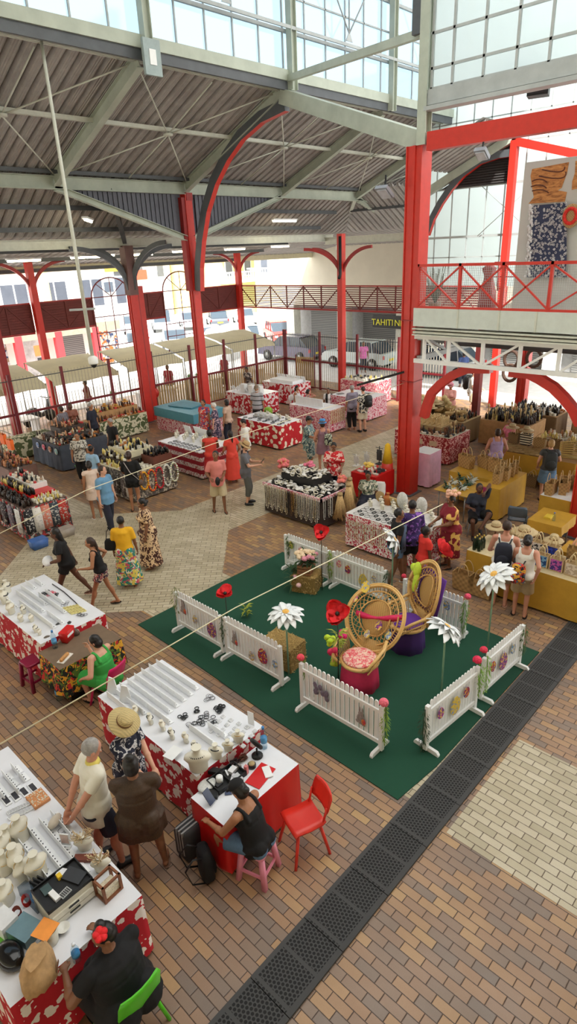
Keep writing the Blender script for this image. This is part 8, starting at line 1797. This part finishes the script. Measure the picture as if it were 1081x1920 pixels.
for k in range(54):
    x=.3+k*.4; mb.tube([(x+.14*math.cos(t),-1.15,3.32+.2*math.sin(t)) for t in [2*PI*i/8 for i in range(8)]],.035,4,closed=True)
mb.bb((0,-1.2,2.95),(22.2,-1.1,3.06)); mb.bb((0,-1.2,3.56),(22.2,-1.1,3.66)); obj('balustrade',mb,WHITE,bA)
# clothes hung at the shop doors
for i,(x,c,l) in enumerate(((16.6,(226,110,60),'orange top hanging at the shop front across the street'),(16.7,(40,40,46),'black skirt hanging below the orange top at the shop front'))):
    tag(obj('hanging_clothes',MB().bb((x-.3,YB-1.3,1.3-.75*i),(x+.3,YB-1.26,1.9-.7*i)),paint(*c)),l,'clothes')
# centre: far yellow and white buildings
def block(name,label,x0,x1,y0,y1,h,mt,face,floors,wn,bal=False,base=0):
    t=thing(name,label,'building',((x0+x1)/2,(y0+y1)/2,-.02)); lx=(x1-x0)/2; ly=(y1-y0)/2
    obj('wall',MB().bb((-lx,-ly,base),(lx,ly,h)),mt,t); obj('roof_edge',MB().bb((-lx-.2,-ly-.2,h),(lx+.2,ly+.2,h+.25)),WP,t)
    for fl in floors:
        for k in range(wn):
            if face=='y': x=-lx+(k+.5)*2*lx/wn; a,b=(x-.55,-ly-.06,fl),(x+.55,-ly,fl+1.7)
            else: y=-ly+(k+.5)*2*ly/wn; a,b=(-lx-.06,y-.55,fl),(-lx,y+.55,fl+1.7)
            w_=obj('window',MB().bb(a,b),WHITE,t)
            if face=='y': obj('pane',MB().bb((x-.45,-ly-.09,fl+.1),(x+.45,-ly-.065,fl+1.6)),WIN,w_)
            else: obj('pane',MB().bb((-lx-.09,y-.45,fl+.1),(-lx-.065,y+.45,fl+1.6)),WIN,w_)
        if bal:
            mb=MB(); n=int((2*lx if face=='y' else 2*ly)/.35)
            for k in range(n):
                q=(-lx+.2+k*.35,-ly-1.) if face=='y' else (-lx-1.,-ly+.2+k*.35); mb.tube([(q[0],q[1],fl-.4),(q[0],q[1],fl+.4)],.06,5)
            a=((-lx,-ly-1.1,fl+.4),(lx,-ly-.9,fl+.55)) if face=='y' else ((-lx-1.1,-ly,fl+.4),(-lx-.9,ly,fl+.55)); mb.bb(*a); b_=((-lx,-ly-1.15,fl-.6),(lx,-ly,fl-.4)) if face=='y' else ((-lx-1.15,-ly,fl-.6),(-lx,ly,fl-.4)); mb.bb(*b_); obj('balustrade',mb,WHITE,t)
    return t
block('corner_building','pale blue grey building with a signboard behind the second arched frame',32,46,62,72,9,paint(200,206,210,.8,0,.05,1),'y',(4.2,),5)
yb_=block('yellow_building','yellow building with white balustrades in the gap left of the slim column',46.5,66,54,66,9.5,YW,'y',(4.0,7.0),7,True)
block('yellow_building','yellow walled building with balustrade directly above the far louvred band',47,58,34,49,9.5,paint(236,226,190,.8),'x',(4.4,),5,True)
for i,(x,z,c,l,tx) in enumerate(((38.5,5.6,(240,200,60),'small yellow shop sign on the corner building',None),(37.6,3.6,(70,80,96),'dark blue grey shop sign on the corner building',None),(41.5,4.6,(226,80,60),'orange and red shop sign on the corner building',None))):
    tag(obj('shop_sign',MB().bb((x-1.1,61.7,z-.5),(x+1.1,61.8,z+.5)),paint(*c,.5)),l,'sign')
# beige building behind the far fence with shutters and the lettered sign
XB=31.5; BG_=paint(206,200,182,.85,0,.05,1)
bb_=thing('beige_building','beige building across the lane at the far end, grey shutters at street level','building',(XB,24,-.02))
zw=GX(600,572,XB).z; zt2=8.5
obj('wall',MB().bb((0,-16,zw),(8,6.3,zt2)),BG_,bb_); obj('ground_wall',MB().bb((1.5,-16,0),(8,6.3,zw)),paint(150,150,150,.8),bb_)
for k in range(5):
    y=5.6-4.4*k; obj('pillar',MB().bb((-.05,y-.35,0),(.6,y+.35,zw)),paint(222,222,210,.8),bb_)
    obj('roller_shutter',MB().bb((1.4,y-3.9,0),(1.48,y-.6,zw-.5)),SHUT,bb_)
obj('wall_pier',MB().bb((-.1,-8.6,zw),(.05,-8.0,zt2)),paint(214,208,192,.8),bb_); obj('red_frame',MB().bb((-.15,-9.5,zw+.3),(-.1,-9.3,7.0)).bb((-.15,-14,6.4),(-.1,-9.3,6.55)),RED2,bb_)
s0=GX(700,600,XB-.1); s1=GX(760,617,XB-.1)
sg=thing('lettered_sign','dark shop sign with yellow capitals over the silver car','sign',(XB-.2,(s0.y+s1.y)/2,min(s0.z,s1.z)))
wd=abs(s0.y-s1.y); obj('board',MB().bb((0,-wd/2,0),(.08,wd/2,.72)),paint(40,42,40,.5),sg)
for wd_,yy in (('TAHITI',.42),('NE',-.75)):
    cu_=bpy.data.curves.new('lettering','FONT'); cu_.body=wd_; cu_.size=.5; cu_.align_x='CENTER'; cu_.extrude=.01
    tx=bpy.data.objects.new('tmp_text',cu_); sc.collection.objects.link(tx); dg_=bpy.context.evaluated_depsgraph_get(); me_=bpy.data.meshes.new_from_object(tx.evaluated_get(dg_)); me_.name='lettering'; me_.materials.clear(); me_.materials.append(paint(236,232,60,.5)); bpy.data.objects.remove(tx)
    tx=bpy.data.objects.new('lettering',me_); reg(tx); tx.parent=sg; tx.location=(-.02,yy,.16); tx.rotation_euler=(PI/2,0,-PI/2)
block('white_hall','plain white hall across the street behind the right aisle',40,60,-30,6,7,paint(240,242,242,.8),'x',(3.5,),6)
tag(obj('parked_cover',MB().loft([[V((x,y*s,z)) for x,y in ((-1.8,-1),(1.8,-1),(1.8,1),(-1.8,1))] for z,s in ((0,1),(1.4,1.),(2.0,.5))]),WHITE,loc=(27.6,31.8,-.02),rz=.4),'white covered trailer stall beyond the far corner of the fence','trailer')
# people out in the street
for i,(x,y,a,c,l) in enumerate(((27.6,20.6,270,(226,120,190),'passer-by in a pink blouse beyond the far fence'),(17.2,24.2,250,(150,40,50),'person in a maroon top behind the fence by the round shrub'),(26.5,17.2,200,(120,90,170),'passer-by in violet beyond the far fence near the slim column'),(13.0,24.3,200,(120,60,54),'person in a brown top behind the fence left of the twin column'),(27.0,14.3,90,(60,80,130),'passer-by in blue with a dark bag beyond the right end of the fence'),(20.6,24.1,240,(150,30,36),'person in red behind the fence near the corner awnings'))):
    person((x,y,-.02 if y<23 or x>24 else 0),a,1.68,l,'b',('cap','k'),1.1,top=('blouse',paint(*c,.8),.7,-.14),bottom=('trousers',NAVY,1.8))
sc_=thing('motor_scooter','dark motor scooter parked behind the left fence','scooter',(11.2,25.3,0),.3)
for x in(-.6,.6): obj('wheel',MB().lathe([(0,-.05),(.24,-.05),(.26,0),(.24,.05),(0,.05)],seg=14).xf(M.Translation((x,0,.26))@M.Rotation(PI/2,4,'X')),BLACK,sc_)
obj('body',MB().loft([[V((x,y*w_,z)) for y,z in ((-.15,.3),(.15,.3),(.12,zz),(-.12,zz))] for x,w_,zz in ((-.6,.6,.7),(-.2,1,.75),(.1,.8,.42),(.45,.6,.5),(.6,.5,.95))]),paint(60,64,70,.3),sc_); obj('handlebar',MB().tube([(.5,-.3,1.05),(.55,0,1.0),(.5,.3,1.05)],.02,6),BLACK,sc_)
# ================= light and link
w=bpy.data.worlds.new('world'); sc.world=w; w.use_nodes=True
w.node_tree.nodes['Background'].inputs[0].default_value=(1.0,.985,.96,1); w.node_tree.nodes['Background'].inputs[1].default_value=1.25
su=bpy.data.lights.new('sun','SUN'); su.energy=3.6; su.angle=R(3); su.color=(1,.96,.9); so=bpy.data.objects.new('sun',su); so.rotation_euler=(R(36),0,R(-45)); sc.collection.objects.link(so)
sc.view_settings.exposure=1.45
for o in OBJS: sc.collection.objects.link(o)
